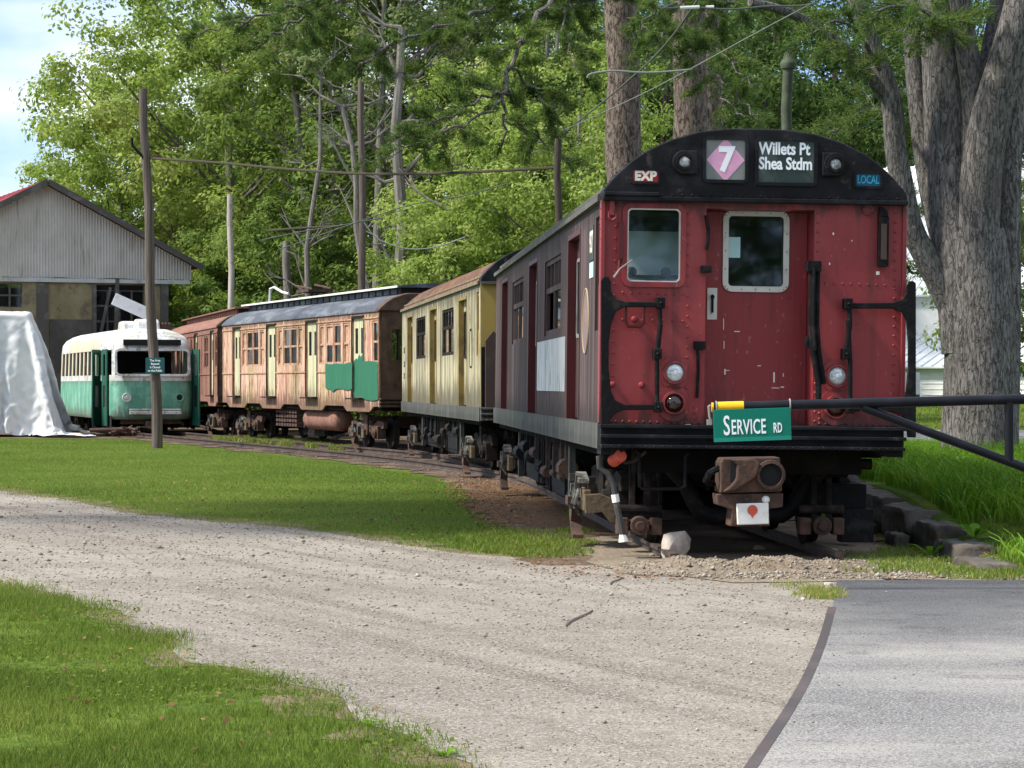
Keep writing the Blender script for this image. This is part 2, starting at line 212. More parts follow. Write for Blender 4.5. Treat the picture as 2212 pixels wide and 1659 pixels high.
leafmat('leaf_shaded', [(0, (0.024, 0.052, 0.012)), (.5, (0.060, 0.110, 0.024)), (1, (0.130, 0.190, 0.045))], .45)  # darker kind of foliage, with the shade of the wood put into its colour
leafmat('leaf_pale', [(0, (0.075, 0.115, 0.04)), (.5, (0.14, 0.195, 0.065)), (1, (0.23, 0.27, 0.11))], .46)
leafmat('needle', [(0, (0.040, 0.085, 0.022)), (.5, (0.095, 0.165, 0.036)), (.85, (0.165, 0.225, 0.048)), (1, (0.19, 0.145, 0.06))], .5)
leafmat('grass_blade', [(0, (0.080, 0.130, 0.020)), (.5, (0.165, 0.235, 0.036)), (.85, (0.24, 0.29, 0.058)), (1, (0.34, 0.29, 0.11))], .42)
leafmat('tall_blade', [(0, (0.075, 0.170, 0.010)), (.6, (0.155, 0.310, 0.020)), (1, (0.27, 0.40, 0.045))], .45, .35, .02)
leafmat('dead_leaf', [(0, (0.10, 0.05, 0.028)), (.6, (0.22, 0.11, 0.055)), (1, (0.34, 0.22, 0.13))], .2)
leafmat('pebble', [(0, (0.15, 0.128, 0.102)), (.6, (0.25, 0.22, 0.18)), (1, (0.40, 0.37, 0.32))], 0.0)

# ------------------------------------------------------------------ mesh helpers
def tag(o, label=None, cat=None, group=None, kind=None):
    if label: o['label'] = label
    if cat: o['category'] = cat
    if group: o['group'] = group
    if kind: o['kind'] = kind
    return o
def empty(name, loc=(0, 0, 0), rot=(0, 0, 0)):
    o = bpy.data.objects.new(name, None); COL.objects.link(o); o.location = loc; o.rotation_euler = rot; o.empty_display_size = .3
    return o
def mesh_obj(name, me, mat, parent=None):
    o = bpy.data.objects.new(name, me); COL.objects.link(o)
    if mat is not None and not me.materials: me.materials.append(MATS[mat])
    if parent is not None: o.parent = parent
    return o
def fast_mesh(name, Vn, Fn, rnd=None, smooth=False):
    me = bpy.data.meshes.new(name); nv = len(Vn); nf, k = Fn.shape
    me.vertices.add(nv); me.vertices.foreach_set('co', np.ascontiguousarray(Vn, dtype=np.float32).ravel())
    me.loops.add(nf*k); me.loops.foreach_set('vertex_index', np.ascontiguousarray(Fn, dtype=np.int32).ravel())
    me.polygons.add(nf); me.polygons.foreach_set('loop_start', np.arange(0, nf*k, k, dtype=np.int32))
    try: me.polygons.foreach_set('loop_total', np.full(nf, k, dtype=np.int32))
    except Exception: pass
    if rnd is not None:
        a = me.attributes.new('rnd', 'FLOAT', 'FACE'); a.data.foreach_set('value', np.ascontiguousarray(rnd, dtype=np.float32))
    me.update(calc_edges=True)
    if smooth: me.polygons.foreach_set('use_smooth', np.ones(nf, dtype=bool))
    return me
class MB:
    def __init__(s): s.v = []; s.f = []
    def add(s, vs, fs):
        b = len(s.v); s.v += [tuple(map(float, p)) for p in vs]; s.f += [tuple(b+i for i in f) for f in fs]; return s
    def box(s, x0, x1, y0, y1, z0, z1):
        return s.add([(x0,y0,z0),(x1,y0,z0),(x1,y1,z0),(x0,y1,z0),(x0,y0,z1),(x1,y0,z1),(x1,y1,z1),(x0,y1,z1)],
                     [(0,3,2,1),(4,5,6,7),(0,1,5,4),(1,2,6,5),(2,3,7,6),(3,0,4,7)])
    def bar(s, a, b, w, h=None, up=(0,0,1)):          # box section bar from a to b
        a, b = Vector(a), Vector(b); d = (b-a).normalized(); u = Vector(up)
        if abs(d.dot(u)) > .98: u = Vector((1,0,0))
        r = d.cross(u).normalized(); u = r.cross(d); h = h or w; vs = []
        for p in (a, b):
            for i, j in ((-1,-1),(1,-1),(1,1),(-1,1)): vs.append(p + r*i*w/2 + u*j*h/2)
        return s.add(vs, [(0,1,2,3),(7,6,5,4),(0,4,5,1),(1,5,6,2),(2,6,7,3),(3,7,4,0)])
    def tube(s, pts, rad, n=8, cap=True):
        pts = [Vector(p) for p in pts]
        if not hasattr(rad, '__len__'): rad = [rad]*len(pts)
        rings = []; u = None; dp = None
        for i, p in enumerate(pts):
            d = (pts[min(i+1, len(pts)-1)]-pts[max(i-1, 0)])
            d = d.normalized() if d.length > 1e-9 else (dp or Vector((0,0,1)))
            if dp is not None and d.dot(dp) < 0: d = -d
            dp = d
            if u is None:
                u = Vector((0,0,1)) if abs(d.z) < .9 else Vector((0,1,0))
            u = (u - d*u.dot(d)).normalized(); w = d.cross(u)
            rings.append([p + (u*math.cos(2*math.pi*k/n)+w*math.sin(2*math.pi*k/n))*rad[i] for k in range(n)])
        vs = [q for r in rings for q in r]; fs = []
        for i in range(len(rings)-1):
            for k in range(n):
                a = i*n+k; b = i*n+(k+1) % n; fs.append((a, b, b+n, a+n))
        if cap: fs.append(tuple(range(n-1, -1, -1))); fs.append(tuple((len(rings)-1)*n+k for k in range(n)))
        return s.add(vs, fs)
    def cyl(s, a, b, r, n=16, r2=None): return s.tube([a, b], [r, r2 if r2 is not None else r], n)
    def prism(s, pts, fn, d0, d1):                    # 2-D outline pts, fn(u,v,d)->xyz
        n = len(pts); vs = [fn(u, v, d0) for u, v in pts]+[fn(u, v, d1) for u, v in pts]
        fs = [tuple(range(n-1, -1, -1)), tuple(range(n, 2*n))]+[(i, (i+1) % n, n+(i+1) % n, n+i) for i in range(n)]
        return s.add(vs, fs)
    def panel(s, u0, u1, v0, v1, holes, fn, d0, d1):  # slab with rectangular openings
        us = sorted({u0, u1, *[h[0] for h in holes], *[h[1] for h in holes]}); vs_ = sorted({v0, v1, *[h[2] for h in holes], *[h[3] for h in holes]})
        us = [u for u in us if u0 <= u <= u1]; vs_ = [v for v in vs_ if v0 <= v <= v1]
        for i in range(len(us)-1):
            for j in range(len(vs_)-1):
                a, b, c, d = us[i], us[i+1], vs_[j], vs_[j+1]; mu, mv = (a+b)/2, (c+d)/2
                if any(h[0] < mu < h[1] and h[2] < mv < h[3] for h in holes): continue
                s.add([fn(a,c,d0),fn(b,c,d0),fn(b,d,d0),fn(a,d,d0)], [(0,1,2,3)]); s.add([fn(a,c,d1),fn(b,c,d1),fn(b,d,d1),fn(a,d,d1)], [(3,2,1,0)])
        for (a, b, c, d) in list(holes)+[(u0, u1, v0, v1)]:
            q = [(a,c),(b,c),(b,d),(a,d)]
            for k in range(4):
                p, r = q[k], q[(k+1) % 4]; s.add([fn(*p, d0), fn(*r, d0), fn(*r, d1), fn(*p, d1)], [(0,1,2,3)])
        return s
    def rring(s, cu, cv, hw, hh, rad, wd_, fn, d0, d1, n=5):   # rounded rectangular frame ring
        def loop(hw, hh, r):
            o = []
            for sx, sy, a0 in ((1,1,0),(-1,1,90),(-1,-1,180),(1,-1,270)):
                for k in range(n+1):
                    a = R(a0+90*k/n); o.append((cu+sx*(hw-r)+r*math.cos(a), cv+sy*(hh-r)+r*math.sin(a)))
            return o
        A = loop(hw, hh, rad); B = loop(hw-wd_, hh-wd_, max(rad-wd_, .004)); m = len(A)
        vs = [fn(u, v, d) for d in (d0, d1) for L in (A, B) for u, v in L]; fs = []
        for i in range(m):
            j = (i+1) % m
            fs += [(i, j, m+j, m+i), (2*m+j, 2*m+i, 3*m+i, 3*m+j), (i, 2*m+i, 2*m+j, j), (m+j, 3*m+j, 3*m+i, m+i)]
        return s.add(vs, fs)
    def rivets(s, pts, r=.012, h=.009, n=6):          # pts: (pos, normal)
        for p, nn in pts:
            nn = Vector(nn).normalized(); p = Vector(p); u = nn.orthogonal().normalized(); w = nn.cross(u)
            vs = [p+(u*math.cos(2*math.pi*k/n)+w*math.sin(2*math.pi*k/n))*r for k in range(n)]+[p+nn*h*.8+(u*math.cos(2*math.pi*k/n)+w*math.sin(2*math.pi*k/n))*r*.6 for k in range(n)]+[p+nn*h]
            s.add(vs, [(k, (k+1) % n, n+(k+1) % n, n+k) for k in range(n)]+[(n+k, n+(k+1) % n, 2*n) for k in range(n)])
        return s
    def disc(s, c, nn, r, n=20):
        c = Vector(c); nn = Vector(nn).normalized(); u = nn.orthogonal().normalized(); w = nn.cross(u)
        return s.add([c+(u*math.cos(2*math.pi*k/n)+w*math.sin(2*math.pi*k/n))*r for k in range(n)], [tuple(range(n))])
    def dome(s, c, nn, r, h, n=18, m=4):
        c = Vector(c); nn = Vector(nn).normalized(); u = nn.orthogonal().normalized(); w = nn.cross(u); vs = []; fs = []
        for j in range(m):
            a = math.pi/2*j/m
            for k in range(n): vs.append(c+nn*h*math.sin(a)+(u*math.cos(2*math.pi*k/n)+w*math.sin(2*math.pi*k/n))*r*math.cos(a))
        vs.append(c+nn*h)
        for j in range(m-1):
            for k in range(n): fs.append((j*n+k, j*n+(k+1) % n, (j+1)*n+(k+1) % n, (j+1)*n+k))
        for k in range(n): fs.append(((m-1)*n+k, (m-1)*n+(k+1) % n, m*n))
        return s.add(vs, fs)
    def build_each(s, name, mat, parent=None, **k):      # every loose piece becomes its own object
        par = list(range(len(s.v)))
        def find(a):
            while par[a] != a: par[a] = par[par[a]]; a = par[a]
            return a
        for f in s.f:
            for q in f[1:]: par[find(q)] = find(f[0])
        gr = {}
        for f in s.f: gr.setdefault(find(f[0]), []).append(f)
        for fs in gr.values():
            ids = sorted({q for f in fs for q in f}); mp_ = {q: i for i, q in enumerate(ids)}; m = MB(); m.v = [s.v[q] for q in ids]; m.f = [tuple(mp_[q] for q in f) for f in fs]; m.build(name, mat, parent, **k)
    def build(s, name, mat, parent=None, smooth=False, bevel=0.0, fix=True):
        me = bpy.data.meshes.new(name); me.from_pydata(s.v, [], s.f); me.update()
        if fix:
            bm = bmesh.new(); bm.from_mesh(me); bmesh.ops.recalc_face_normals(bm, faces=bm.faces); lv = [v for v in bm.verts if not v.link_faces]; bmesh.ops.delete(bm, geom=lv, context='VERTS'); bm.to_mesh(me); bm.free()
        if smooth:
            me.polygons.foreach_set('use_smooth', np.ones(len(me.polygons), dtype=bool))
            try: me.set_sharp_from_angle(angle=R(38))
            except Exception: pass
        o = mesh_obj(name, me, mat, parent)
        if bevel:
            b = o.modifiers.new('bevel', 'BEVEL'); b.width = bevel; b.segments = 2; b.limit_method = 'ANGLE'
        return o
def text_mesh(txt, h, xs=1.0, bold=0.0, depth=.002, align='CENTER', space=1.0, shear=0.0):
    c = bpy.data.curves.new('t', 'FONT'); c.body = txt; c.align_x = align; c.align_y = 'CENTER'; c.size = h/0.73; c.offset = bold; c.extrude = depth/2
    c.space_character = space; c.shear = shear; c.resolution_u = 3
    o = bpy.data.objects.new('t', c); COL.objects.link(o); dg = bpy.context.evaluated_depsgraph_get(); dg.update()
    me = bpy.data.meshes.new_from_object(o.evaluated_get(dg)); bpy.data.objects.remove(o); bpy.data.curves.remove(c)
    me.materials.clear(); me.transform(Matrix.Diagonal((xs, 1, 1, 1))); return me
def text_obj(name, txt, h, mat, parent, loc, rot, **k):
    me = text_mesh(txt, h, **k); o = mesh_obj(name, me, mat, parent); o.location = loc; o.rotation_euler = rot; return o
FACE = (R(90), 0, 0)                                   # lettering that faces the camera side (-y)
def smooth01(a, b, x):
    t = np.clip((x-a)/(b-a), 0, 1); return t*t*(3-2*t)
def in_poly(px, py, poly):
    inside = np.zeros(len(px), bool); n = len(poly); j = n-1
    for i in range(n):
        xi, yi = poly[i]; xj, yj = poly[j]
        c = ((yi > py) != (yj > py)) & (px < (xj-xi)*(py-yi)/((yj-yi)+1e-12)+xi); inside ^= c; j = i
    return inside
rs = np.random.RandomState(7); random.seed(7)
leafmat('ballast_stone', [(0, (0.06, 0.043, 0.033)), (.6, (0.15, 0.11, 0.085)), (1, (0.30, 0.25, 0.21))], 0.0)

def cracks(name, scale, stretch, col, width=.09, depth=.05):       # plated bark: furrows between long plates
    t = MATS[name].node_tree; b = t.nodes['Principled BSDF']; tcn = N(t, 'ShaderNodeTexCoord'); mpn = N(t, 'ShaderNodeMapping'); mpn.inputs['Scale'].default_value = stretch
    nz = N(t, 'ShaderNodeTexNoise'); nz.inputs['Scale'].default_value = 3.0; nz.inputs['Detail'].default_value = 4; vm = N(t, 'ShaderNodeVectorMath', operation='MULTIPLY_ADD'); vm.inputs[1].default_value = (.55, .55, .55)
    v = N(t, 'ShaderNodeTexVoronoi', feature='DISTANCE_TO_EDGE'); v.inputs['Scale'].default_value = scale
    t.links.new(tcn.outputs['Object'], mpn.inputs[0]); t.links.new(mpn.outputs[0], nz.inputs['Vector']); t.links.new(nz.outputs['Color'], vm.inputs[0]); t.links.new(mpn.outputs[0], vm.inputs[2]); t.links.new(vm.outputs[0], v.inputs['Vector'])
    mr = N(t, 'ShaderNodeMapRange'); mr.inputs['From Max'].default_value = width; t.links.new(v.outputs['Distance'], mr.inputs['Value'])
    src = b.inputs['Base Color'].links[0].from_socket; mxn = N(t, 'ShaderNodeMixRGB'); mxn.inputs[1].default_value = (*col, 1); t.links.new(mr.outputs[0], mxn.inputs[0]); t.links.new(src, mxn.inputs[2]); t.links.new(mxn.outputs[0], b.inputs['Base Color'])
    bn = N(t, 'ShaderNodeBump'); bn.inputs['Strength'].default_value = 1.0; bn.inputs['Distance'].default_value = depth; t.links.new(mr.outputs[0], bn.inputs['Height'])
    if b.inputs['Normal'].links: t.links.new(b.inputs['Normal'].links[0].from_socket, bn.inputs['Normal'])
    t.links.new(bn.outputs[0], b.inputs['Normal'])
cracks('bark_grey', 4.0, (3.0, 3.0, .75), (0.085, 0.079, 0.074), .05, .015)
cracks('bark_pine', 3.2, (3.0, 3.0, .95), (0.07, 0.055, 0.045), .05, .022)

def grime(name, col, bands, sc=1.6, stretch=(6, 6, .45)):      # dirt washed down in streaks: heavy near sills and gutters
    t = MATS[name].node_tree; b = t.nodes['Principled BSDF']; tcn = N(t, 'ShaderNodeTexCoord'); sx = N(t, 'ShaderNodeSeparateXYZ'); t.links.new(tcn.outputs['Object'], sx.inputs[0])
    mpn = N(t, 'ShaderNodeMapping'); mpn.inputs['Scale'].default_value = stretch; nz = N(t, 'ShaderNodeTexNoise'); nz.inputs['Scale'].default_value = sc; nz.inputs['Detail'].default_value = 7; nz.inputs['Roughness'].default_value = .68
    t.links.new(tcn.outputs['Object'], mpn.inputs[0]); t.links.new(mpn.outputs[0], nz.inputs['Vector'])
    for z0, z1, thr, amt in bands:                                # dirt fades from z0 to z1
        mz = N(t, 'ShaderNodeMapRange'); mz.inputs['From Min'].default_value = z0; mz.inputs['From Max'].default_value = z1; mz.inputs['To Min'].default_value = .34; mz.inputs['To Max'].default_value = 0; t.links.new(sx.outputs['Z'], mz.inputs['Value'])
        ad = N(t, 'ShaderNodeMath', operation='ADD'); t.links.new(nz.outputs['Fac'], ad.inputs[0]); t.links.new(mz.outputs[0], ad.inputs[1])
        mr = N(t, 'ShaderNodeMapRange'); mr.inputs['From Min'].default_value = thr; mr.inputs['From Max'].default_value = thr+.12; mr.inputs['To Max'].default_value = amt; t.links.new(ad.outputs[0], mr.inputs['Value'])
        src = b.inputs['Base Color'].links[0].from_socket; mxn = N(t, 'ShaderNodeMixRGB'); mxn.inputs[2].default_value = (*col, 1); t.links.new(mr.outputs[0], mxn.inputs[0]); t.links.new(src, mxn.inputs[1]); t.links.new(mxn.outputs[0], b.inputs['Base Color'])
grime('yellow_side', (0.075, 0.066, 0.042), [(1.15, 1.75, .60, .85), (3.1, 2.75, .62, .75), (2.05, 1.45, .78, .6)])
grime('orange_side', (0.085, 0.05, 0.032), [(1.0, 1.6, .64, .75), (3.14, 2.85, .64, .7)])
grime('red_side', (0.026, 0.02, 0.018), [(1.15, 1.5, .64, .7), (3.1, 2.8, .62, .7)])
grime('red_paint', (0.05, 0.018, 0.016), [(1.15, 1.42, .68, .75), (3.12, 2.85, .66, .7)], 3.0, (3, 3, .5))
grime('tram_green', (0.10, 0.10, 0.075), [(.5, 1.0, .62, .75), (1.72, 1.35, .70, .5)], 2.5, (3, 3, .5))
grime('grey_sill', (0.022, 0.022, 0.02), [(1.0, 1.2, .74, .6)], 2.0, (5, 5, .5))
grime('cream_door', (0.14, 0.11, 0.06), [(1.2, 1.7, .66, .7)], 3, (4, 4, .6))
# ------------------------------------------------------------------ the tarpaulin's drape, settled before anything else stands
def drape(nx=78, ny=78, sx=9.9, sy=10.2, frames=70):
    """a sheet dropped over a boxy load, settled with the cloth solver"""
    r = random.Random(5); bm = bmesh.new(); bmesh.ops.create_cube(bm, size=1.0)
    for v in bm.verts: t = v.co.z > 0; v.co = (v.co.x*(2.45 if t else 2.9), v.co.y*(2.8 if t else 3.2), 3.72+.12*v.co.y if t else 0)
    me = bpy.data.meshes.new('load'); bm.to_mesh(me); bm.free(); box = bpy.data.objects.new('load', me); COL.objects.link(box)
    me = bpy.data.meshes.new('floor'); me.from_pydata([(-9, -9, 0), (9, -9, 0), (9, 9, 0), (-9, 9, 0)], [], [(0, 1, 2, 3)]); gr = bpy.data.objects.new('floor', me); COL.objects.link(gr)
    for q in (box, gr): q.modifiers.new('col', 'COLLISION'); q.collision.thickness_outer = .03; q.collision.cloth_friction = 30
    V = [((i/nx-.5)*sx+r.uniform(-.02, .02), (j/ny-.5)*sy+r.uniform(-.02, .02), 3.95+r.uniform(-.04, .04)) for j in range(ny+1) for i in range(nx+1)]
    Fq = [(j*(nx+1)+i, j*(nx+1)+i+1, (j+1)*(nx+1)+i+1, (j+1)*(nx+1)+i) for j in range(ny) for i in range(nx)]
    me = bpy.data.meshes.new('sheet'); me.from_pydata(V, [], Fq); o = bpy.data.objects.new('sheet', me); COL.objects.link(o)
    m = o.modifiers.new('cloth', 'CLOTH'); s = m.settings; s.quality = 5; s.mass = .25; s.tension_stiffness = 20; s.compression_stiffness = 20; s.shear_stiffness = 4; s.bending_stiffness = .06; s.air_damping = 2.0
    m.collision_settings.distance_min = .02; m.collision_settings.use_self_collision = False; m.point_cache.frame_end = frames
    for f in range(1, frames+1): SC.frame_set(f)
    out = bpy.data.meshes.new_from_object(o.evaluated_get(bpy.context.evaluated_depsgraph_get()))
    for q in (o, box, gr): bpy.data.objects.remove(q)
    SC.frame_set(1); return out
tme_ = drape()
# ------------------------------------------------------------------ the ground
def berm_edge(Y): return 3.98-0.10*np.maximum(0, Y-30)
def ground_h(X, Y):
    X = np.asarray(X, float); Y = np.asarray(Y, float); e = berm_edge(Y)
    wdt = 0.12+0.12*np.maximum(0, Y-30)
    h = 0.42*smooth01(0, 1, (X-e)/np.minimum(wdt, 3.0))*smooth01(19.7, 27.0, Y)
    h = h+0.75*smooth01(63, 92, Y)*smooth01(3, 12, X)
    h = h-0.03*np.exp(-((X-2.0)/1.6)**2)*smooth01(20.5, 22.5, Y)*smooth01(60, 40, Y)
    return h
def rag(poly, step=.35, amp=.12, sd=3):
    r = np.random.RandomState(sd); out = []
    for i in range(len(poly)):
        a = np.array(poly[i]); b = np.array(poly[(i+1) % len(poly)]); L = np.linalg.norm(b-a); n = max(1, min(60, int(L/step)))
        for k in range(n):
            t = k/n; p = a+(b-a)*t
            out.append((p[0]+r.normal()*amp, p[1]+r.normal()*amp*1.6) if k else tuple(p+r.normal(size=2)*amp*.5))
    return out
def sheet(name, poly, z, mat, grid=None):
    bm = bmesh.new(); vs = [bm.verts.new((x, y, z)) for x, y in poly]; f = bm.faces.new(vs)
    bmesh.ops.triangulate(bm, faces=[f]); bmesh.ops.recalc_face_normals(bm, faces=bm.faces)
    for q in bm.faces:
        if q.normal.z < 0: q.normal_flip()
    me = bpy.data.meshes.new(name); bm.to_mesh(me); bm.free()
    return tag(mesh_obj(name, me, mat), kind='structure')
gx = np.unique(np.concatenate([np.linspace(-700, -30, 16), np.linspace(-30, -2, 29), np.linspace(-2, 6, 81), np.linspace(6, 40, 35), np.linspace(40, 700, 16)]))
gy = np.unique(np.concatenate([np.linspace(-60, 8, 10), np.linspace(8, 40, 97), np.linspace(40, 110, 71), np.linspace(110, 1200, 20)]))
GX, GY = np.meshgrid(gx, gy); GZ = ground_h(GX, GY)
nx, ny = len(gx), len(gy); ii = np.arange(nx*ny).reshape(ny, nx)
FQ = np.stack([ii[:-1, :-1], ii[:-1, 1:], ii[1:, 1:], ii[1:, :-1]], -1).reshape(-1, 4)
tag(mesh_obj('ground', fast_mesh('ground', np.stack([GX, GY, GZ], -1).reshape(-1, 3), FQ, smooth=True), 'lawn'), kind='structure')

road_far = [gp(*p) for p in [(-500, 1010), (0, 1062), (150, 1082), (300, 1112), (460, 1128), (640, 1142), (760, 1160), (880, 1180), (1050, 1202), (1180, 1214), (1240, 1208)]]
road_near = [gp(*p) for p in [(1040, 1700), (1000, 1650), (940, 1630), (850, 1590), (760, 1535), (640, 1482), (500, 1445), (380, 1410), (370, 1388), (250, 1330), (120, 1288), (0, 1262), (-500, 1180)]]
road_poly = rag(road_far+[gp(1330, 1180), gp(1560, 1185), gp(1800, 1200), (2.75, 19.3), (2.76, 8.0), (2.6, 3.0), (-.6, 3.0), (-.35, 8.0)]+road_near, .3, .06)
sheet('gravel_road', road_poly, .006, 'gravel')
verge = rag([(x-.05, y+.45+.02*y) for x, y in road_far]+[(.7, 22.6), (1.2, 20.0), (.6, 12.0), (-.2, 8.6)]+[(x-.12, y-.22) for x, y in road_near], .25, .10, 14)
sheet('verge_ground', verge, .003, 'verge_soil')
dirt_poly = rag([gp(1255, 1180), (.9, 25.5), (3.55, 24.0), (3.75, 21.2), (3.95, 20.2), (4.9, 19.72), (2.5, 19.68), (1.9, 19.5), gp(1560, 1262), gp(1350, 1240), gp(1270, 1215)], .3, .09, 5)
sheet('dirt_ground', dirt_poly, .012, 'dry_dirt')
rail_px = [(1797, 1318), (1790, 1345), (1779, 1385), (1762, 1430), (1742, 1475), (1715, 1525), (1680, 1580), (1640, 1640), (1600, 1700), (1540, 1790), (1400, 2000)]
asph_poly = [gp(1808, 1258), (3.0, 19.67), (9.0, 19.62), (9.0, 5.6), (2.0, 5.6)]+[gp(*p) for p in rail_px[::-1]]+[gp(1802, 1300)]
sheet('asphalt_road', asph_poly, .018, 'asphalt')
# cross road behind the berm
rdm = MB(); xs = np.linspace(4.6, 60, 40)
vs = [(x, 46.5-.03*(x-5), float(ground_h(x, 46.5))+.02) for x in xs]+[(x, 61.5+.02*(x-5), float(ground_h(x, 61.5))+.03) for x in xs]
rdm.add(vs, [(i, i+1, 40+i+1, 40+i) for i in range(39)]); tag(rdm.build('cross_road', 'far_asphalt'), kind='structure')

# ------------------------------------------------------------------ the tracks
def chaikin(p, n=3):
    p = [np.array(q, float) for q in p]
    for _ in range(n):
        q = [p[0]]
        for a, b in zip(p[:-1], p[1:]): q += [a*.75+b*.25, a*.25+b*.75]
        p = q+[p[-1]]
    return p
def resample(p, step):
    p = np.array(p); d = np.r_[0, np.cumsum(np.linalg.norm(np.diff(p, axis=0), axis=1))]; s = np.arange(0, d[-1], step)
    return np.stack([np.interp(s, d, p[:, k]) for k in range(p.shape[1])], 1)
main_path = resample(chaikin([(2.11, 21.5), (2.09, 21.85), (1.62, 29), (1.06, 37.3), (.75, 39.9), (-.1, 47), (-1.2, 54.8), (-2.1, 58), (-4.2, 63.5), (-6.7, 70.0), (-7.9, 75.6), (-9.2, 83), (-11, 93)]), .5)
side_path = resample(chaikin([(1.25, 36.5), (.55, 41), (-1.15, 48), (-3.2, 54.5), (-5.6, 61), (-8.5, 69), (-10.9, 76), (-13.4, 84.5), (-17, 96)]), .5)
RAILZ = .05
def offset_path(p, d):
    t = np.gradient(p, axis=0); t /= np.linalg.norm(t, axis=1)[:, None]; return p+np.stack([t[:, 1], -t[:, 0]], 1)*d
def rail_mesh(mb, p, z=RAILZ):
    prof = [(-.036, 0), (.036, 0), (.036, -.035), (.012, -.045), (.012, -.10), (.06, -.12), (-.06, -.12), (-.012, -.10), (-.012, -.045), (-.036, -.035)]
    t = np.gradient(p, axis=0); t /= np.linalg.norm(t, axis=1)[:, None]; nrm = np.stack([t[:, 1], -t[:, 0]], 1); n = len(prof); vs = []; fs = []
    for q, w in zip(p, nrm):
        for a, b in prof: vs.append((q[0]+w[0]*a, q[1]+w[1]*a, z+b))
    for i in range(len(p)-1):
        for k in range(n): fs.append((i*n+k, i*n+(k+1) % n, (i+1)*n+(k+1) % n, (i+1)*n+k))
    fs.append(tuple(range(n))); fs.append(tuple((len(p)-1)*n+k for k in range(n))); mb.add(vs, fs)
tie_me = None
def make_track(path, label, z, skip_tie=0, bed_w=1.55, bedz=.004):
    root = tag(empty('railway_track', (path[0][0], path[0][1], 0)), label, 'track')
    o = np.array([path[0][0], path[0][1]])
    for d in (-.7175, .7175):
        mb = MB(); rail_mesh(mb, offset_path(path, d)-o, z); mb.build('rail', 'rail_rust', root)
    global tie_me
    if tie_me is None:
        m = MB(); m.box(-1.2, 1.2, -.11, .11, -.14, 0); ob = m.build('tie', 'tie_wood'); tie_me = ob.data; bpy.data.objects.remove(ob)
    tp = resample(path-o, .62); tg = np.gradient(tp, axis=0)
    for i in range(skip_tie, len(tp)):
        t = mesh_obj('tie', tie_me, 'tie_wood', root); t.location = (tp[i][0], tp[i][1], z-.118+random.uniform(-.012, .014))
        t.rotation_euler = (0, 0, math.atan2(tg[i][1], tg[i][0])-math.pi/2+random.uniform(-.03, .03))
    return root
make_track(main_path, 'rusty curved railway track under the red and yellow cars', .105, 1)
make_track(side_path, 'rusty siding track curving left towards the green and white tram', .135, 9)
def strip(name, path, w, z, mat, amp=.15, sd=2):
    r = np.random.RandomState(sd); a = offset_path(path, -w); b = offset_path(path, w); n = len(path)
    a = a+r.normal(size=a.shape)*amp; b = b+r.normal(size=b.shape)*amp
    vs = [(x, y, z) for x, y in a]+[(x, y, z) for x, y in b]; m = MB(); m.add(vs, [(i, n+i, n+i+1, i+1) for i in range(n-1)])
    return tag(m.build(name, mat), kind='structure')
strip('track_ground', main_path, 1.75, .007, 'track_dirt')
strip('siding_ground', side_path[6:], 1.45, .0115, 'track_dirt', sd=4)
yard = rag([(-40, 72.5), (-13.5, 72.8), (-9.5, 71), (-8.6, 75), (-6, 73.5), (-4, 68), (-1, 60), (6, 62), (4, 92), (-12, 100), (-40, 100)], .8, .25, 8)
sheet('yard_ground', yard, .003, 'track_dirt')
litter = rag([gp(1010, 1005), gp(1080, 1030), gp(1170, 1062), gp(1250, 1095), gp(1300, 1120), gp(1300, 1160), gp(1240, 1150), gp(1160, 1140), gp(1060, 1125), gp(1010, 1105), gp(1030, 1060), gp(985, 1030), gp(930, 1012)], .4, .12, 11)
sheet('pine_needle_litter', litter, .010, 'pine_litter')
# the old rail let into the drive
er = [gp(*p) for p in rail_px]
m = MB(); ep = resample(chaikin(er, 2), .2); o0 = ep[0].copy(); er_a = offset_path(ep-o0, -.027); er_b = offset_path(ep-o0, .027); n = len(ep)
m.add([(x, y, .0) for x, y in er_a]+[(x, y, .0200) for x, y in er_a]+[(x, y, .0200) for x, y in er_b]+[(x, y, 0) for x, y in er_b],
      [(r*n+i, (r+1)*n+i, (r+1)*n+i+1, r*n+i+1) for r in range(3) for i in range(n-1)]+[(0, n, 2*n, 3*n), (n-1, 2*n-1, 3*n-1, 4*n-1)])
eo = m.build('embedded_rail', 'old_rail'); eo.location = (o0[0], o0[1], 0); tag(eo, 'dark rusty rail let into the pavement, curving down to the bottom edge', 'rail')

# ------------------------------------------------------------------ frames for measuring vehicles
class Frame:
    def __init__(s, X0, Y0, th, Z0=RAILZ, roll=0.0, piv=(1620, 1190)):
        s.X0, s.Y0, s.th, s.Z0, s.roll, s.piv = X0, Y0, R(th), Z0, R(roll), piv; s.c, s.s = math.cos(s.th), math.sin(s.th)
    def un(s, px, py):
        dx, dy = px-s.piv[0], py-s.piv[1]; c, k = math.cos(-s.roll), math.sin(-s.roll); return s.piv[0]+dx*c-dy*k, s.piv[1]+dx*k+dy*c
    def front(s, px, py, ly=0.0):
        px, py = s.un(px, py); a = (px-CX)/F; lx = (a*(s.Y0+ly*s.c)-s.X0+ly*s.s)/(s.c-a*s.s); Y = s.Y0+lx*s.s+ly*s.c
        return lx, CAMZ-(py-HY)/F*Y-s.Z0
    def side(s, px, py, lx=-1.33):
        a = (px-CX)/F; ly = (s.X0+lx*s.c-a*(s.Y0+lx*s.s))/(s.s+a*s.c); Y = s.Y0+lx*s.s+ly*s.c
        return ly, CAMZ-(py-HY)/F*Y-s.Z0
    def root(s, name): return empty(name, (s.X0, s.Y0, s.Z0), (0, s.roll, s.th))
def fn_front(y0): return lambda u, v, d: (u, y0-d, v)          # d: towards the viewer
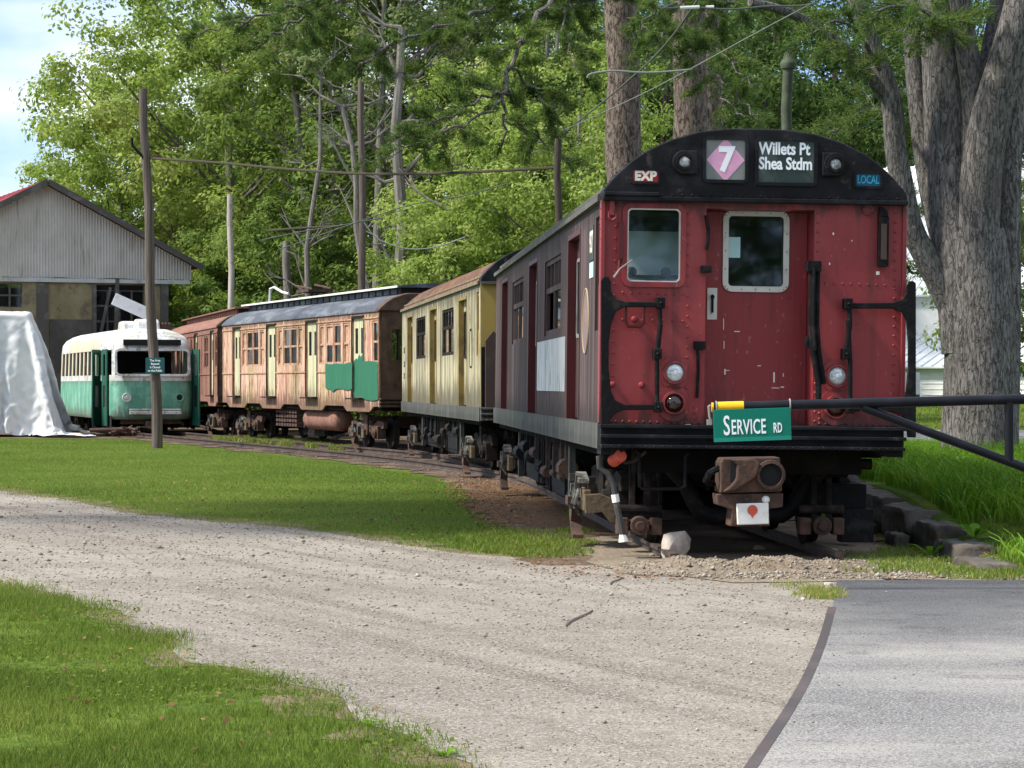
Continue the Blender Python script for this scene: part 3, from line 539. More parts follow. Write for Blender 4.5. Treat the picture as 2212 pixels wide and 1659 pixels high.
def fn_side(x0): return lambda u, v, d: (x0-d, u, v)            # left side, d outwards
def fn_right(x0): return lambda u, v, d: (x0+d, u, v)
# ------------------------------------------------------------------ rail trucks
_wheel = {}
def wheel_mesh(r):
    if r not in _wheel:
        m = MB(); m.tube([(-.06, 0, 0), (-.055, 0, 0), (-.03, 0, 0), (.02, 0, 0), (.03, 0, 0), (.06, 0, 0)], [r*.86, r*.98, r, r*1.0, r*1.06, r*1.06], 28)
        m.tube([(-.10, 0, 0), (.08, 0, 0)], [.10, .12], 14); ob = m.build('wheel', 'truck_iron', smooth=True); _wheel[r] = ob.data; bpy.data.objects.remove(ob)
    return _wheel[r]
def truck(root, yc, wb=2.08, r=.42, shoe=True, mat='truck_iron', side_mat='truck_iron'):
    for sx in (-1, 1):
        for sy in (-1, 1):
            w = mesh_obj('wheel', wheel_mesh(round(r-.055, 3)), 'truck_iron', root); w.location = (sx*.735, yc+sy*wb/2, r); w.rotation_euler = (0, 0, 0 if sx < 0 else math.pi)
    for sy in (-1, 1): MB().cyl((-.95, yc+sy*wb/2, r), (.95, yc+sy*wb/2, r), .075, 12).build('axle', 'underside', root)
    f = MB()
    for sx in (-1, 1):
        x = sx*1.0
        f.prism([(-wb/2-.32, .52), (-wb/2-.32, .66), (-wb/2+.1, .70), (-.45, .58), (.45, .58), (wb/2-.1, .70), (wb/2+.32, .66), (wb/2+.32, .52), (wb/2-.2, .50), (.4, .36), (-.4, .36), (-wb/2+.2, .50)],
                lambda u, v, d, x=x: (x+d, yc+u, v), -.05, .05)
        f.box(x-.09, x+.09, yc-.16, yc+.16, .36, .82)
        for k in (-.28, .28): f.tube([(x, yc+k, .34+.05*q) for q in range(8)], [.085, .07]*4, 10)
    f.box(-.95, .95, yc-.22, yc+.22, .52, .78); f.build('truck_frame', side_mat, root, bevel=.01)
    for sx in (-1, 1):
        for sy in (-1, 1):
            b = MB(); y = yc+sy*wb/2; b.box(sx*1.03-.10, sx*1.03+.10, y-.14, y+.14, r-.14, r+.15); b.cyl((sx*1.12, y, r), (sx*1.19, y, r), .11, 14); b.cyl((sx*1.19, y, r), (sx*1.215, y, r), .05, 10)
            b.build('axle_box', side_mat, root, bevel=.012)
    if shoe:
        for sx in (-1, 1):
            b = MB(); b.box(sx*1.27-.035, sx*1.27+.035, yc-.55, yc+.55, .30, .50); b.build('shoe_beam', 'beam_wood', root, bevel=.01)
            b = MB(); b.prism([(-.16, .34), (.16, .34), (.14, .22), (.02, .14), (-.10, .05), (-.30, .03), (-.30, .065), (-.14, .09), (-.04, .18)], lambda u, v, d, sx=sx: (sx*1.33+d, yc+u, v), -.05, .05)
            b.box(sx*1.3, sx*1.42, yc-.14, yc+.14, .34, .42); b.build('contact_shoe', 'rusty_iron', root)
            b = MB(); r_ = random.Random(int(yc*10)+sx)
            b.prism([(-.22, .56), (-.2, .60), (.1, .66), (.12, .62), (0, .57)], lambda u, v, d, sx=sx: (sx*1.30+d, yc-.25+u, v), -.05, .05)
            for q in range(16):
                yy, zz = r_.uniform(-.42, .25), r_.uniform(.34, .62); s_ = r_.uniform(.015, .042); b.box(sx*1.34-s_, sx*1.34+s_, yc+yy-s_, yc+yy+s_, zz-s_, zz+s_)
            for q in range(8):
                yy = r_.uniform(-.4, .3); b.tube([(sx*1.34, yc+yy, .5), (sx*1.38, yc+yy+r_.uniform(-.1, .1), .36), (sx*1.30, yc+yy+r_.uniform(-.15, .15), .24)], .016, 6)
            tag(b.build('shoe_gear', 'lichen_iron', root), kind='stuff')

ROOF = [(0, .60), (.25, .597), (.5, .565), (.75, .49), (.95, .395), (1.1, .285), (1.22, .17), (1.295, .085), (1.325, .04), (1.33, 0)]
def roof_pts(eave, k=1.0, top=1.0): return [(-x*k, eave+z*top) for x, z in ROOF[::-1]]+[(x*k, eave+z*top) for x, z in ROOF[1:]]
def subway_car(fr, name, label, P, L=15.5, detail=True):
    root = tag(fr.root(name), label, 'subway car'); HW = 1.33; SILL0, SILL1, EAVE = .93, 1.15, 3.10
    fs = fn_side(-HW); fr_ = fn_right(HW)
    doors = [(2.05, 3.40), (7.40, 8.78), (12.72, 14.05)]; wins = [(4.25, 6.35), (9.75, 11.85)]
    dz0, dz1 = 1.15, 2.98; wz0, wz1 = 2.03, 2.86
    holes = [(a, b, dz0, dz1) for a, b in doors]+[(a, b, wz0, wz1) for a, b in wins]+[(.26, .62, 1.97, 2.98)]
    MB().panel(.02, L-.02, SILL1, EAVE, holes, fs, -.05, 0).build('side_wall', P['side'], root)
    MB().panel(.02, L-.02, SILL1, EAVE, holes[:-1], fr_, -.05, 0).build('side_wall', P['side'], root)
    MB().panel(.06, L-.02, SILL0, SILL1, [], fs, -.05, .022).build('side_sill', P['sill'], root)
    MB().panel(.06, L-.02, SILL0, SILL1, [], fr_, -.05, .022).build('side_sill', P['sill'], root)
    # doors: two leaves each, with a tall window
    for sgn, fnn in ((-1, fn_side), (1, fn_right)):
        fd = fnn(sgn*(HW-.085))
        for a, b in doors:
            j = MB(); fj = fnn(sgn*(HW-.02))
            j.panel(a-.001, a+.05, dz0, dz1, [], fj, -.10, .026); j.panel(b-.05, b+.001, dz0, dz1, [], fj, -.10, .026); j.panel(a+.05, b-.05, dz1-.05, dz1+.001, [], fj, -.1, .026)
            j.build('door_frame', P['jamb'], root)
            mid = (a+b)/2
            for u0, u1 in ((a+.052, mid-.006), (mid+.006, b-.052)):
                cu = (u0+u1)/2; d = MB(); d.panel(u0, u1, dz0+.01, dz1-.055, [(cu-.19, cu+.19, 1.98, 2.72)], fd, -.03, 0); dl = d.build('door_leaf', P['door'], root)
                MB().rring(cu, 2.35, .215, .395, .06, .035, fd, -.001, .012).build('window_rim', P['rim'], dl)
                g = MB(); g.panel(cu-.19, cu+.19, 1.98, 2.72, [], fd, -.02, -.014); g.build('pane', 'glass_dirty', dl)
        for a, b in wins:
            fw = fnn(sgn*(HW-.03)); mid = (a+b)/2
            w = MB(); w.panel(a, b, wz0, wz1, [(a+.05, mid-.03, wz0+.06, 2.50), (a+.05, mid-.03, 2.56, wz1-.05), (mid+.03, b-.05, wz0+.06, 2.50), (mid+.03, b-.05, 2.56, wz1-.05)], fw, -.03, .012)
            wo_ = w.build('window', P['winframe'], root)
            for q in (mid-.04-(mid-a-.08)/2, mid+.04+(b-mid-.08)/2): MB().panel(q-.015, q+.015, 2.56, wz1-.05, [], fw, -.02, .008).build('glazing_bar', P['winframe'], wo_)
            for (p, q, r0, r1) in ((a+.05, mid-.03, wz0+.06, 2.50), (a+.05, mid-.03, 2.56, wz1-.05), (mid+.03, b-.05, wz0+.06, 2.50), (mid+.03, b-.05, 2.56, wz1-.05)):
                if (sgn < 0 and P.get('broken') and r0 < 2.4 and a < 5 and p > mid): continue
                MB().panel(p, q, r0, r1, [], fw, -.016, -.010).build('pane', 'glass_dirty', wo_)
    # cab side window
    w = MB(); w.panel(.26, .62, 1.97, 2.98, [(.30, .58, 2.38, 2.93)], fn_side(-HW+.035), -.03, .012); w.build('cab_window', P['jamb'], root)
    # roof
    rp_ = roof_pts(EAVE); rf = MB(); n = len(rp_)
    ys = [.10, L*.33, L*.66, L-.05]; vs = [(x, y, z) for y in ys for x, z in rp_]
    rf.add(vs, [(i*n+k, i*n+k+1, (i+1)*n+k+1, (i+1)*n+k) for i in range(len(ys)-1) for k in range(n-1)]+[tuple(range((len(ys)-1)*n, len(ys)*n))])
    rfo = rf.build('roof', P['roof'], root, smooth=True)
    for sx in (-1, 1):
        MB().bar((sx*(HW+.02), .08, EAVE+.02), (sx*(HW+.02), L-.05, EAVE+.02), .045, .05).build('gutter', P['gutter'], rfo)
        MB().bar((sx*(HW-.06), .1, EAVE+.13), (sx*(HW-.06), L-.05, EAVE+.13), .03, .03).build('roof_trim', P['gutter'], rfo)
    for y in np.arange(1.6, L-1, 2.4):
        v_ = MB(); v_.box(-.28, .28, y-.3, y+.3, EAVE+.58, EAVE+.63); v_.build('roof_vent', P['roof'], rfo)
    # floor, ceiling, partitions
    f = MB(); f.box(-HW+.06, HW-.06, .55, L-.1, .86, 1.12); f.build('floor', 'underside', root)
    i_ = MB(); i_.panel(-HW+.08, HW-.08, 1.13, 2.99, [(-.4, .62, 1.14, 2.7)], fn_front(1.58), -.02, .02); i_.build('partition', 'interior_dark', root)
    i_ = MB(); i_.box(-HW+.07, HW-.07, .6, L-.1, 3.0, 3.04); i_.build('ceiling', 'interior_dark', root)
    for sx in (-1, 1):
        for a, b in wins: s_ = MB(); s_.box(sx*.9-.22, sx*.9+.22, a, b, 1.13, 1.58); s_.build('seat', 'interior_dark', root)
    # rear end
    MB().panel(-HW, HW, .93, EAVE, [(-.36, .36, 1.15, 2.95)], lambda u, v, d: (u, L-.02+d, v), -.05, 0).build('end_wall', P['front'], root)
    # trucks and gear under the floor
    truck(root, 2.25, shoe='pale'); truck(root, L-2.3, shoe='pale')
    for (a, b, z0, z1, x0, nm, mt) in ((4.4, 6.6, .28, .90, -1.2, 'equipment_box', 'black_iron'), (7.0, 7.5, .33, .90, -1.22, 'switch_box', 'truck_iron'), (8.0, 10.6, .30, .90, -1.2, 'equipment_box', 'black_iron'), (4.6, 10.4, .35, .9, .3, 'equipment_box', 'black_iron')):
        b_ = MB(); b_.box(x0, x0+.85, a, b, z0, z1); bo = b_.build(nm, mt, root, bevel=.015)
        k = MB(); k.box(x0-.02, x0-.002, a+.08, b-.08, z0+.08, z1-.1)
        for yy in (a+.12, b-.17): k.box(x0-.04, x0-.021, yy, yy+.05, z0+.02, z1-.04)
        k.box(x0-.035, x0-.021, a+.1, b-.1, (z0+z1)/2, (z0+z1)/2+.05)
        k.build('cover', mt, bo)
    for y in (3.75, 11.2): h = MB(); h.box(-1.26, -1.2, y, y+.16, .28, .93); h.build('hanger', 'grey_sill', root)
    for k in range(9):                                    # pipes and small gear hung between the trucks
        y = 3.9+k*.85+random.uniform(-.2, .2); g = MB(); z = random.uniform(.45, .75); l = random.uniform(.25, .7)
        g.cyl((-1.24, y, z), (-1.24, y+l, z), random.uniform(.04, .11), 10); g.box(-1.27, -1.21, y+.05, y+.1, z, .93); g.build('air_fitting', random.choice(['truck_iron', 'rusty_iron', 'black_iron']), root)
    return root
def anticlimber(root, P, z0=.94, z1=1.15):
    a = MB(); hw = 1.335
    a.box(-hw, hw, -.06, .5, z0+.004, z1-.002); 
    for k, z in enumerate(np.linspace(z0, z1-.035, 3)): a.box(-hw-.006*k, hw+.006*k, -.14, -.04, z, z+.032)
    o = a.build('anticlimber', P['anticlimb'], root, bevel=.006)
    r = MB(); r.rivets([((x, -.142, z0+.016), (0, -1, 0)) for x in np.linspace(-1.25, 1.25, 34)], .010, .008); tag(r.build('rivets', P['anticlimb'], o), kind='stuff')
def gate_plate(root, fr, pts, y, th, mat):
    q = [fr.front(px, py, y) for px, py in pts]; g = MB(); g.prism(q, fn_front(y), 0, th); return g.build('safety_gate', mat, root, bevel=.008)

# ------------------------------------------------------------------ the red car
FR = Frame(2.085, 21.87, 3.8, roll=.7)
PR = dict(side='red_side', sill='grey_sill', jamb='red_jamb', door='red_side', rim='grey_metal', winframe='red_side', roof='roof_grey', gutter='roof_grey', front='red_paint', anticlimb='black_paint', broken=True)
red = subway_car(FR, 'red_subway_car', 'dark red subway car with black roof hood and destination signs, nearest the camera', PR)
def fx(px, py=700, ly=0.0): return FR.front(px, py, ly)[0]
def fz(py, px=1620, ly=0.0): return FR.front(px, py, ly)[1]
ff = fn_front(0.0)
EAVE = 3.10
wl0, wb0 = FR.front(1350, 612); wl1, wt0 = FR.front(1474, 448)
rx0, _ = FR.front(1523, 700); rx1, _ = FR.front(1757, 700)
MB().panel(-1.33, rx0, 1.15, EAVE+.03, [(wl0, wl1, wb0, wt0)], ff, -.05, 0).build('end_panel', 'red_paint', red)
MB().panel(rx1, 1.33, 1.15, EAVE+.03, [], ff, -.05, 0).build('end_panel', 'red_paint', red)
DD = .32                                                     # the end door stands back in a recess
rc = MB(); rc.box(rx0-.03, rx0-.001, .051, DD+.05, 1.15, EAVE); rc.box(rx1+.001, rx1+.03, .051, DD+.05, 1.15, EAVE); rc.box(rx0, rx1, .0, DD+.05, EAVE-.06, EAVE+.02); rc.build('door_recess', 'red_paint', red)
rv = MB(); rv.box(rx0, rx1, .0, DD+.05, 1.10, 1.145); rv.build('threshold', 'black_iron', red)
dl0, dz0 = FR.front(1571, 619, DD); dl1, dz1 = FR.front(1694, 467, DD)
fd = fn_front(DD)
door = MB().panel(rx0+.004, rx1-.004, 1.15, EAVE-.065, [(dl0, dl1, dz0, dz1)], fd, -.05, 0).build('end_door', 'red_paint', red)
MB().rring((dl0+dl1)/2, (dz0+dz1)/2, (dl1-dl0)/2+.045, (dz1-dz0)/2+.045, .085, .05, fd, -.001, .02).build('window_rim', 'steel_frame', door, smooth=False)
rr = MB()
for t in np.linspace(0, 1, 5):
    for x, z in ((dl0+(dl1-dl0)*t, dz1+.022), (dl0+(dl1-dl0)*t, dz0-.022), (dl0-.022, dz0+(dz1-dz0)*t), (dl1+.022, dz0+(dz1-dz0)*t)): rr.rivets([((x, DD-.021, z), (0, -1, 0))], .006, .005)
tag(rr.build('screws', 'rusty_iron', door), kind='stuff')
MB().panel(dl0, dl1, dz0, dz1, [], fd, -.03, -.022).build('pane', 'glass_door', door)
a, b = FR.front(1570, 556, DD); c, d = FR.front(1600, 512, DD); MB().panel(a+.01, c, b, d, [], fd, -.020, -.017).build('notice_paper', 'paper_blue', door)
a, b = FR.front(1527, 690, DD); c, d = FR.front(1549, 622, DD)
lk = MB(); lk.panel(a, c, b, d, [], fd, .001, .012); lko = lk.build('lock_plate', 'steel_frame', door)
hd = MB(); hd.bar(((a+c)/2, DD-.03, b+.06), ((a+c)/2, DD-.03, d-.06), .022, .018); hd.bar(((a+c)/2, DD-.012, d-.08), ((a+c)/2, DD-.045, d-.08), .03, .02); hd.build('handle', 'black_iron', lko)
# left end window
MB().rring((wl0+wl1)/2, (wb0+wt0)/2, (wl1-wl0)/2+.03, (wt0-wb0)/2+.03, .075, .045, ff, .001, .022).build('window_rim', 'red_paint', red)
MB().rring((wl0+wl1)/2, (wb0+wt0)/2, (wl1-wl0)/2-.012, (wt0-wb0)/2-.012, .05, .014, ff, -.03, .012).build('window_gasket', 'steel_frame', red)
MB().panel(wl0, wl1, wb0, wt0, [], ff, -.04, -.034).build('pane', 'glass', red)
# cab interior seen through it
cab = MB(); cab.box(-1.25, -.42, .46, .50, 1.2, 2.86); co = cab.build('cab_wall', 'interior_pale', red)
k = MB(); k.box(-1.2, -.5, .43, .459, 2.44, 2.47)
for x in (-1.02, -.72): k.tube([(x, .45, 2.50), (x, .40, 2.50)], [.045, .03], 10); k.box(x-.012, x+.012, .39, .42, 2.44, 2.52)
k.box(-.86, -.76, .445, .459, 2.25, 2.29); k.build('cab_fitting', 'black_iron', co)
k = MB(); k.box(-1.22, -.9, .38, .459, 2.14, 2.42); k.build('cab_cabinet', 'interior_pale', co, bevel=.01)
# hood
hp = [(x*1.006, z) for x, z in roof_pts(EAVE+.045, 1.0, .985)]; hp = [(-1.345, EAVE)]+hp+[(1.345, EAVE)]
hood = MB(); hood.prism(hp, fn_front(.0), -.22, .075); hood = hood.build('roof_hood', 'black_paint', red, bevel=.012)
lip = MB(); lip.box(-1.34, 1.34, -.10, -.03, EAVE-.012, EAVE+.03)
lip.box(-1.33, -.85, -.115, -.06, EAVE+.03, EAVE+.065); lip.build('drip_rail', 'black_paint', hood, bevel=.008)
YF = -.075
rvt = MB(); rvt.rivets([((x, YF, EAVE+.045), (0, -1, 0)) for x in np.linspace(-1.25, 1.25, 30)], .013, .009)
arc = [(x*1.006, z) for x, z in roof_pts(EAVE+.045, 1.0, .985)]; arcr = resample(np.array(arc), .065)
rvt.rivets([((x, -.03, z), (0, 0, 1)) for x, z in arcr], .014, .012); tag(rvt.build('rivets', 'black_paint', hood), kind='stuff')
def fh(px, py): return FR.front(px, py, YF)
def roll_sign(x0, x1, y0, y1, mat, nm):
    a, b = fh(x0, y1); c, d = fh(x1, y0); fhn = fn_front(YF)
    o = MB().rring((a+c)/2, (b+d)/2, (c-a)/2+.02, (d-b)/2+.02, .045, .03, fhn, .0005, .02).build(nm, 'black_paint', hood)
    MB().panel(a+.004, c-.004, b+.004, d-.004, [], fhn, .0006, .006).build('sign_face', mat, o); return o, (a+c)/2, (b+d)/2, c-a, d-b
s7, cx_, cz_, w_, h_ = roll_sign(1522, 1612, 301, 390, 'rollsign_grey', 'route_sign')
dm = MB(); hx, hz = .168, .192; dm.add([(cx_-hx, YF-.0075, cz_), (cx_, YF-.0075, cz_-hz), (cx_+hx, YF-.0075, cz_), (cx_, YF-.0075, cz_+hz)], [(0, 1, 2, 3)]); dm.build('pink_diamond', 'rollsign_pink', s7)
text_obj('lettering', '7', .215, 'white_letter', s7, (cx_+.005, YF-.009, cz_-.005), FACE, bold=.012, xs=.92)
sd_, cx_, cz_, w_, h_ = roll_sign(1635, 1761, 303, 396, 'rollsign_dark', 'destination_sign')
for t_, dz_, xs_ in (('Willets Pt', .108, .775), ('Shea Stdm', -.022, .775)):
    text_obj('lettering', t_, .108, 'white_letter', sd_, (cx_-w_/2+.012, YF-.009, cz_+dz_), FACE, bold=.0042, xs=xs_, align='LEFT', space=.98)
for x0, x1, y0, y1, mt, tx, tm, hh, bo in ((1364, 1424, 367, 395, 'sign_red', 'EXP', 'cream_letter', .082, .006), (1846, 1904, 374, 404, 'sign_blue', 'LOCAL', 'sign_blue_letter', .074, .001)):
    a, b = fh(x0, y1); c, d = fh(x1, y0); fhn = fn_front(YF); o = MB().rring((a+c)/2, (b+d)/2, (c-a)/2+.012, (d-b)/2+.012, .035, .022, fhn, .0005, .016).build('indicator_sign', 'black_paint', hood)
    MB().panel(a, c, b, d, [], fhn, .0006, .006).build('sign_face', mt, o)
    text_obj('lettering', tx, hh, tm, o, ((a+c)/2, YF-.008, (b+d)/2), FACE, bold=bo, xs=.98 if tx == 'EXP' else .60, space=1.0)
for px, py, ln in ((1477, 351, 1), (1803, 356, -1)):
    x, z = fh(px, py); m = MB(); m.cyl((x, YF, z), (x, YF-.05, z), .105, 20); m.box(min(x, x+ln*.115), max(x, x+ln*.115), YF-.045, YF-.001, z-.103, z+.103)
    o = m.build('marker_lamp', 'black_paint', hood, bevel=.01)
    q = MB(); q.tube([(x, YF-.05, z), (x, YF-.07, z), (x, YF-.07, z), (x, YF-.045, z)], [.075, .072, .055, .05], 20, cap=False); q.build('lamp_rim', 'black_iron', o, smooth=True)
    q = MB(); q.dome((x, YF-.052, z), (0, -1, 0), .052, .02); q.build('lens', 'lens_marker', o, smooth=True)
# head and tail lamps
for px, py, kind in ((1458, 805, 1), (1456, 871, 0), (1809, 812, 1), (1806, 880, 0)):
    x, z = FR.front(px, py, -.05); m = MB(); rr_ = .135 if kind else .145
    ring = [(x+rr_*math.cos(2*math.pi*k/24)*(.90 if abs(math.cos(2*math.pi*k/24)) > .9 else 1), z+rr_*1.12*math.sin(2*math.pi*k/24)) for k in range(24)]
    m.prism(ring, ff, .0005, .022); m.tube([(x, -.022, z), (x, -.06, z), (x, -.062, z), (x, -.035, z)], [.105, .10, .084, .08], 24, cap=False)
    o = m.build('headlamp' if kind else 'tail_lamp', 'red_paint', red, smooth=True)
    q = MB(); q.dome((x, -.036, z), (0, -1, 0), .081 if kind else .075, .028 if kind else .055); q.build('lens', 'lens_clear' if kind else 'lens_dark', o, smooth=True)
    if kind: q = MB(); q.dome((x, -.062, z), (0, -1, 0), .022, .010); q.build('bulb', 'white_letter', o, smooth=True)
# rivets on the end
rv = MB(); P_ = []
def rline(x0, y0, x1, y1, n):
    for t in np.linspace(0, 1, n):
        x, z = FR.front(x0+(x1-x0)*t, y0+(y1-y0)*t); P_.append(((x, 0, z), (0, -1, 0)))
rline(1299, 450, 1297, 910, 22); rline(1331, 440, 1320, 910, 20); rline(1488, 440, 1482, 905, 22); rline(1767, 440, 1760, 910, 24); rline(1935, 440, 1928, 910, 24)
rline(1345, 632, 1475, 636, 8); rline(1765, 611, 1930, 617, 10); rline(1330, 910, 1510, 914, 13); rline(1770, 915, 1930, 919, 12); rline(1500, 880, 1500, 905, 3); rline(1770, 880, 1770, 905, 3)
rline(1345, 690, 1475, 694, 7)
rv.rivets(P_, .0135, .010); tag(rv.build('rivets', 'red_paint', red), kind='stuff')
# safety gates, both sides
lp = [(1297, 607), (1303, 598), (1313, 598), (1319, 610), (1319, 630), (1329, 645), (1350, 652), (1422, 653), (1422, 664), (1348, 664), (1330, 673), (1319, 700), (1314, 742), (1314, 800), (1319, 845), (1328, 865), (1348, 874), (1424, 874), (1424, 885), (1345, 886), (1327, 894), (1318, 906), (1314, 922), (1297, 922)]
gate_plate(red, FR, lp, -.09, .035, 'black_iron')
rpg = [(1977, 612), (1971, 607), (1962, 608), (1957, 618), (1956, 634), (1946, 648), (1925, 654), (1832, 655), (1832, 667), (1926, 667), (1946, 674), (1956, 692), (1960, 742), (1960, 800), (1955, 846), (1946, 868), (1926, 877), (1832, 878), (1832, 889), (1928, 890), (1946, 896), (1955, 908), (1959, 945), (1977, 945)]
gate_plate(red, FR, rpg, -.09, .035, 'black_iron')
def fpt(px, py, y): x, z = FR.front(px, py, y); return (x, y, z)
g = MB()
for pts in ([(1424, 655), (1426, 700), (1418, 765)], [(1427, 700), (1419, 770), (1419, 880)], [(1834, 658), (1836, 700), (1828, 760)], [(1832, 690), (1836, 780), (1836, 880)]):
    g.tube([fpt(x, y, -.11) for x, y in pts], .022, 8)
for px, py in ((1427, 655), (1420, 765), (1422, 880), (1832, 657), (1828, 765), (1836, 882)):
    x, y, z = fpt(px, py, -.1); g.box(x-.035, x+.035, y-.035, y+.09, z-.045, z+.05); g.rivets([((x, y-.035, z), (0, -1, 0))], .018, .02)
g.build('gate_hinge', 'black_iron', red, bevel=.006)
g = MB(); g.tube([fpt(x, y, -.05) for x, y in ((1351, 660), (1351, 690), (1356, 705), (1380, 706), (1390, 700), (1391, 662))], .013, 7); g.build('grab_handle', 'red_jamb', red)
for px, py in ((1386, 832), (1323, 830), (1370, 690)):
    x, z = FR.front(px, py); m = MB(); m.rivets([((x, 0, z), (0, -1, 0))], .03, .03, 10); m.build('bolt_head', 'red_paint', red)
# fittings round the recess
g = MB(); g.tube([fpt(x, y, -.04) for x, y in ((1524, 465), (1530, 500), (1529, 525), (1525, 540))], .016, 7); g.build('conduit', 'black_iron', red); g = MB(); g.tube([fpt(x, y, -.03) for x, y in ((1507, 755), (1508, 800), (1505, 860))], .015, 7)
x, y, z = fpt(1511, 745, -.03); g.box(x-.05, x+.05, y-.03, y+.03, z-.04, z+.03); g.build('conduit', 'black_iron', red); x, y, z = fpt(1526, 582, -.03); g = MB(); g.box(x-.05, x+.04, y-.03, y+.03, z-.03, z+.03); g.build('door_catch', 'black_iron', red)
g = MB(); P3 = [(1754, 580), (1753, 620), (1752, 700), (1756, 760), (1768, 830), (1768, 868)]
g.tube([fpt(x, y, -.10) for x, y in P3], .026, 8); g.tube([fpt(x+12, y, -.07) for x, y in P3[:-1]], .024, 8); g.tube([fpt(x+5, y-3, -.14) for x, y in P3[:4]], .016, 8)
x, y, z = fpt(1760, 577, -.09); g.box(x-.07, x+.05, y-.05, y+.09, z-.04, z+.05); x, y, z = fpt(1750, 740, -.06); g.box(x-.04, x+.04, y-.03, y+.06, z-.05, z+.05); g.build('spring_gate_bar', 'black_iron', red, smooth=True)
a, b = FR.front(1894, 576); c, d = FR.front(1917, 470); m = MB(); m.panel(a, c, b, d, [], ff, .0005, .07); a2, d2 = FR.front(1897, 448); m.prism([(a, d+.001), (c, d+.001), (c-.01, d+.05), (c-.05, d2), (a+.01, d2)], ff, .0005, .06); bo = m.build('indicator_box', 'black_iron', red, bevel=.008)
m = MB(); m.panel(a+.02, c-.02, b+.06, d-.06, [], ff, .071, .078); m.build('box_cover', 'brown_paint', bo)
x, z = FR.front(1875, 452); m = MB(); m.tube([(x+.04*math.cos(t), -.03, z+.04*math.sin(t)) for t in np.linspace(0, 2*math.pi, 13)], .014, 6, cap=False); m.cyl((x, 0, z), (x, -.03, z), .028, 10); m.build('ring_bracket', 'red_paint', red)
a, b = FR.front(1334, 560); c, d = FR.front(1346, 480); m = MB(); m.panel(a, c, b, d, [], ff, .0005, .06); m.tube([fpt(1339, 558, -.04), fpt(1336, 585, -.06), fpt(1324, 600, -.07)], .014, 6); m.build('wiper_motor', 'red_jamb', red, bevel=.008)
m = MB(); m.tube([fpt(1326, 600, -.08), fpt(1340, 580, -.075), fpt(1366, 562, -.05)], .007, 6); m.build('wiper_arm', 'grey_metal', red)
m = MB(); x, y, z = fpt(1322, 440, -.03); m.box(x-.02, x+.02, -.06, 0, z-.1, z+.05); x, y, z = fpt(1322, 468, -.03); m.tube([(x-.03, -.05, z+.04), (x-.03, -.05, z-.01), (x, -.05, z-.03), (x+.03, -.05, z-.01), (x+.03, -.05, z+.03)], .01, 6); m.tube([fpt(1360, 432, -.02), fpt(1405, 430, -.02)], .012, 6); m.build_each('lamp_hook', 'red_paint', red)
anticlimber(red, PR)
# corner posts, slightly proud
for sx in (-1, 1): m = MB(); m.box(sx*1.33-.02, sx*1.33+.02, -.02, .10, 1.15, EAVE); m.build('corner_post', 'red_paint', red, bevel=.008)
# chips and scratches on the end
for (px, py, w, h) in ((1592, 716, .05, .008), (1566, 803, .012, .05), (1572, 800, .03, .006), (1640, 790, .03, .008), (1672, 815, .014, .09), (1675, 838, .07, .007), (1690, 836, .03, .010), (1692, 810, .008, .03), (1563, 700, .006, .10), (1564, 745, .006, .07)):
    x, z = FR.front(px, py, DD); MB().panel(x-w/2, x+w/2, z-h/2, z+h/2, [], fd, .0004, .0010).build('paint_chip', 'cream_letter', door)
for (px, py, w, h) in ((1800, 505, .012, .02), (1792, 570, .01, .02), (1768, 600, .01, .03), (1896, 590, .03, .03), (1840, 520, .008, .012), (1510, 760, .008, .03), (1486, 918, .05, .012), (1700, 930, .02, .01)):
    x, z = FR.front(px, py); MB().panel(x-w/2, x+w/2, z-h/2, z+h/2, [], ff, .0004, .0010).build('paint_chip', 'cream_letter', red)
# side markings
fsd = fn_side(-1.33)
a, b = FR.side(1218, 847); c, d = FR.side(1154, 742); MB().panel(3.62, 7.30, 1.42, 1.98, [], fsd, .0006, .005).build('faded_banner', 'faded_poster', red)
pl = MB().panel(.78, 1.12, 2.62, 2.93, [], fsd, .0006, .008).build('number_plate', 'rollsign_dark', red)
to = text_obj('lettering', '9327', .20, 'cream_letter', pl, (-1.3395, .95, 2.775), (R(90), 0, R(-90)), xs=.5, bold=.006)
MB().panel(.78, 1.12, 2.46, 2.60, [], fsd, .0006, .006).build('notice_paper', 'paper_blue', red)
em = MB(); em.disc((-1.3335, 1.45, 2.08), (-1, 0, 0), .30, 32); emo = em.build('faded_emblem', 'emblem_fade', red)
em = MB(); em.tube([(-1.334, 1.45+.30*math.cos(t), 2.08+.30*math.sin(t)) for t in np.linspace(0, 2*math.pi, 33)], .009, 5, cap=False); em.build('emblem_ring', 'emblem_ring', emo)
# coupler
YC = -.42
fc = fn_front(YC)
def cpt(px, py): return FR.front(px, py, YC)
def cprism(mb, pts, d0, d1): mb.prism([cpt(x, y) for x, y in pts], fc, d0, d1)
cp = MB(); cprism(cp, [(1562, 990), (1685, 988), (1690, 1062), (1556, 1066), (1557, 1000)], -.35, 0); cpo = cp.build('coupler_head', 'rusty_iron', red, bevel=.012)
q = MB(); cprism(q, [(1560, 1062), (1585, 1060), (1630, 1030), (1640, 1000), (1625, 990), (1575, 992), (1590, 1005), (1588, 1035), (1575, 1050)], 0, .07); q.build('coupler_hook', 'rusty_iron', cpo, bevel=.015)
q = MB(); x, z = cpt(1664, 1026); q.tube([(x, YC, z), (x, YC-.04, z), (x, YC-.045, z), (x, YC+.03, z)], [.13, .125, .10, .095], 20, cap=False); q.build('coupler_socket', 'rusty_iron', cpo)
q = MB(); q.disc((x, YC-.003, z), (0, -1, 0), .10); x2, z2 = cpt(1591, 1016); q.box(x2-.06, x2+.06, YC-.02, YC-.001, z2-.09, z2+.09); q.build_each('coupler_pocket', 'dark_void', cpo)
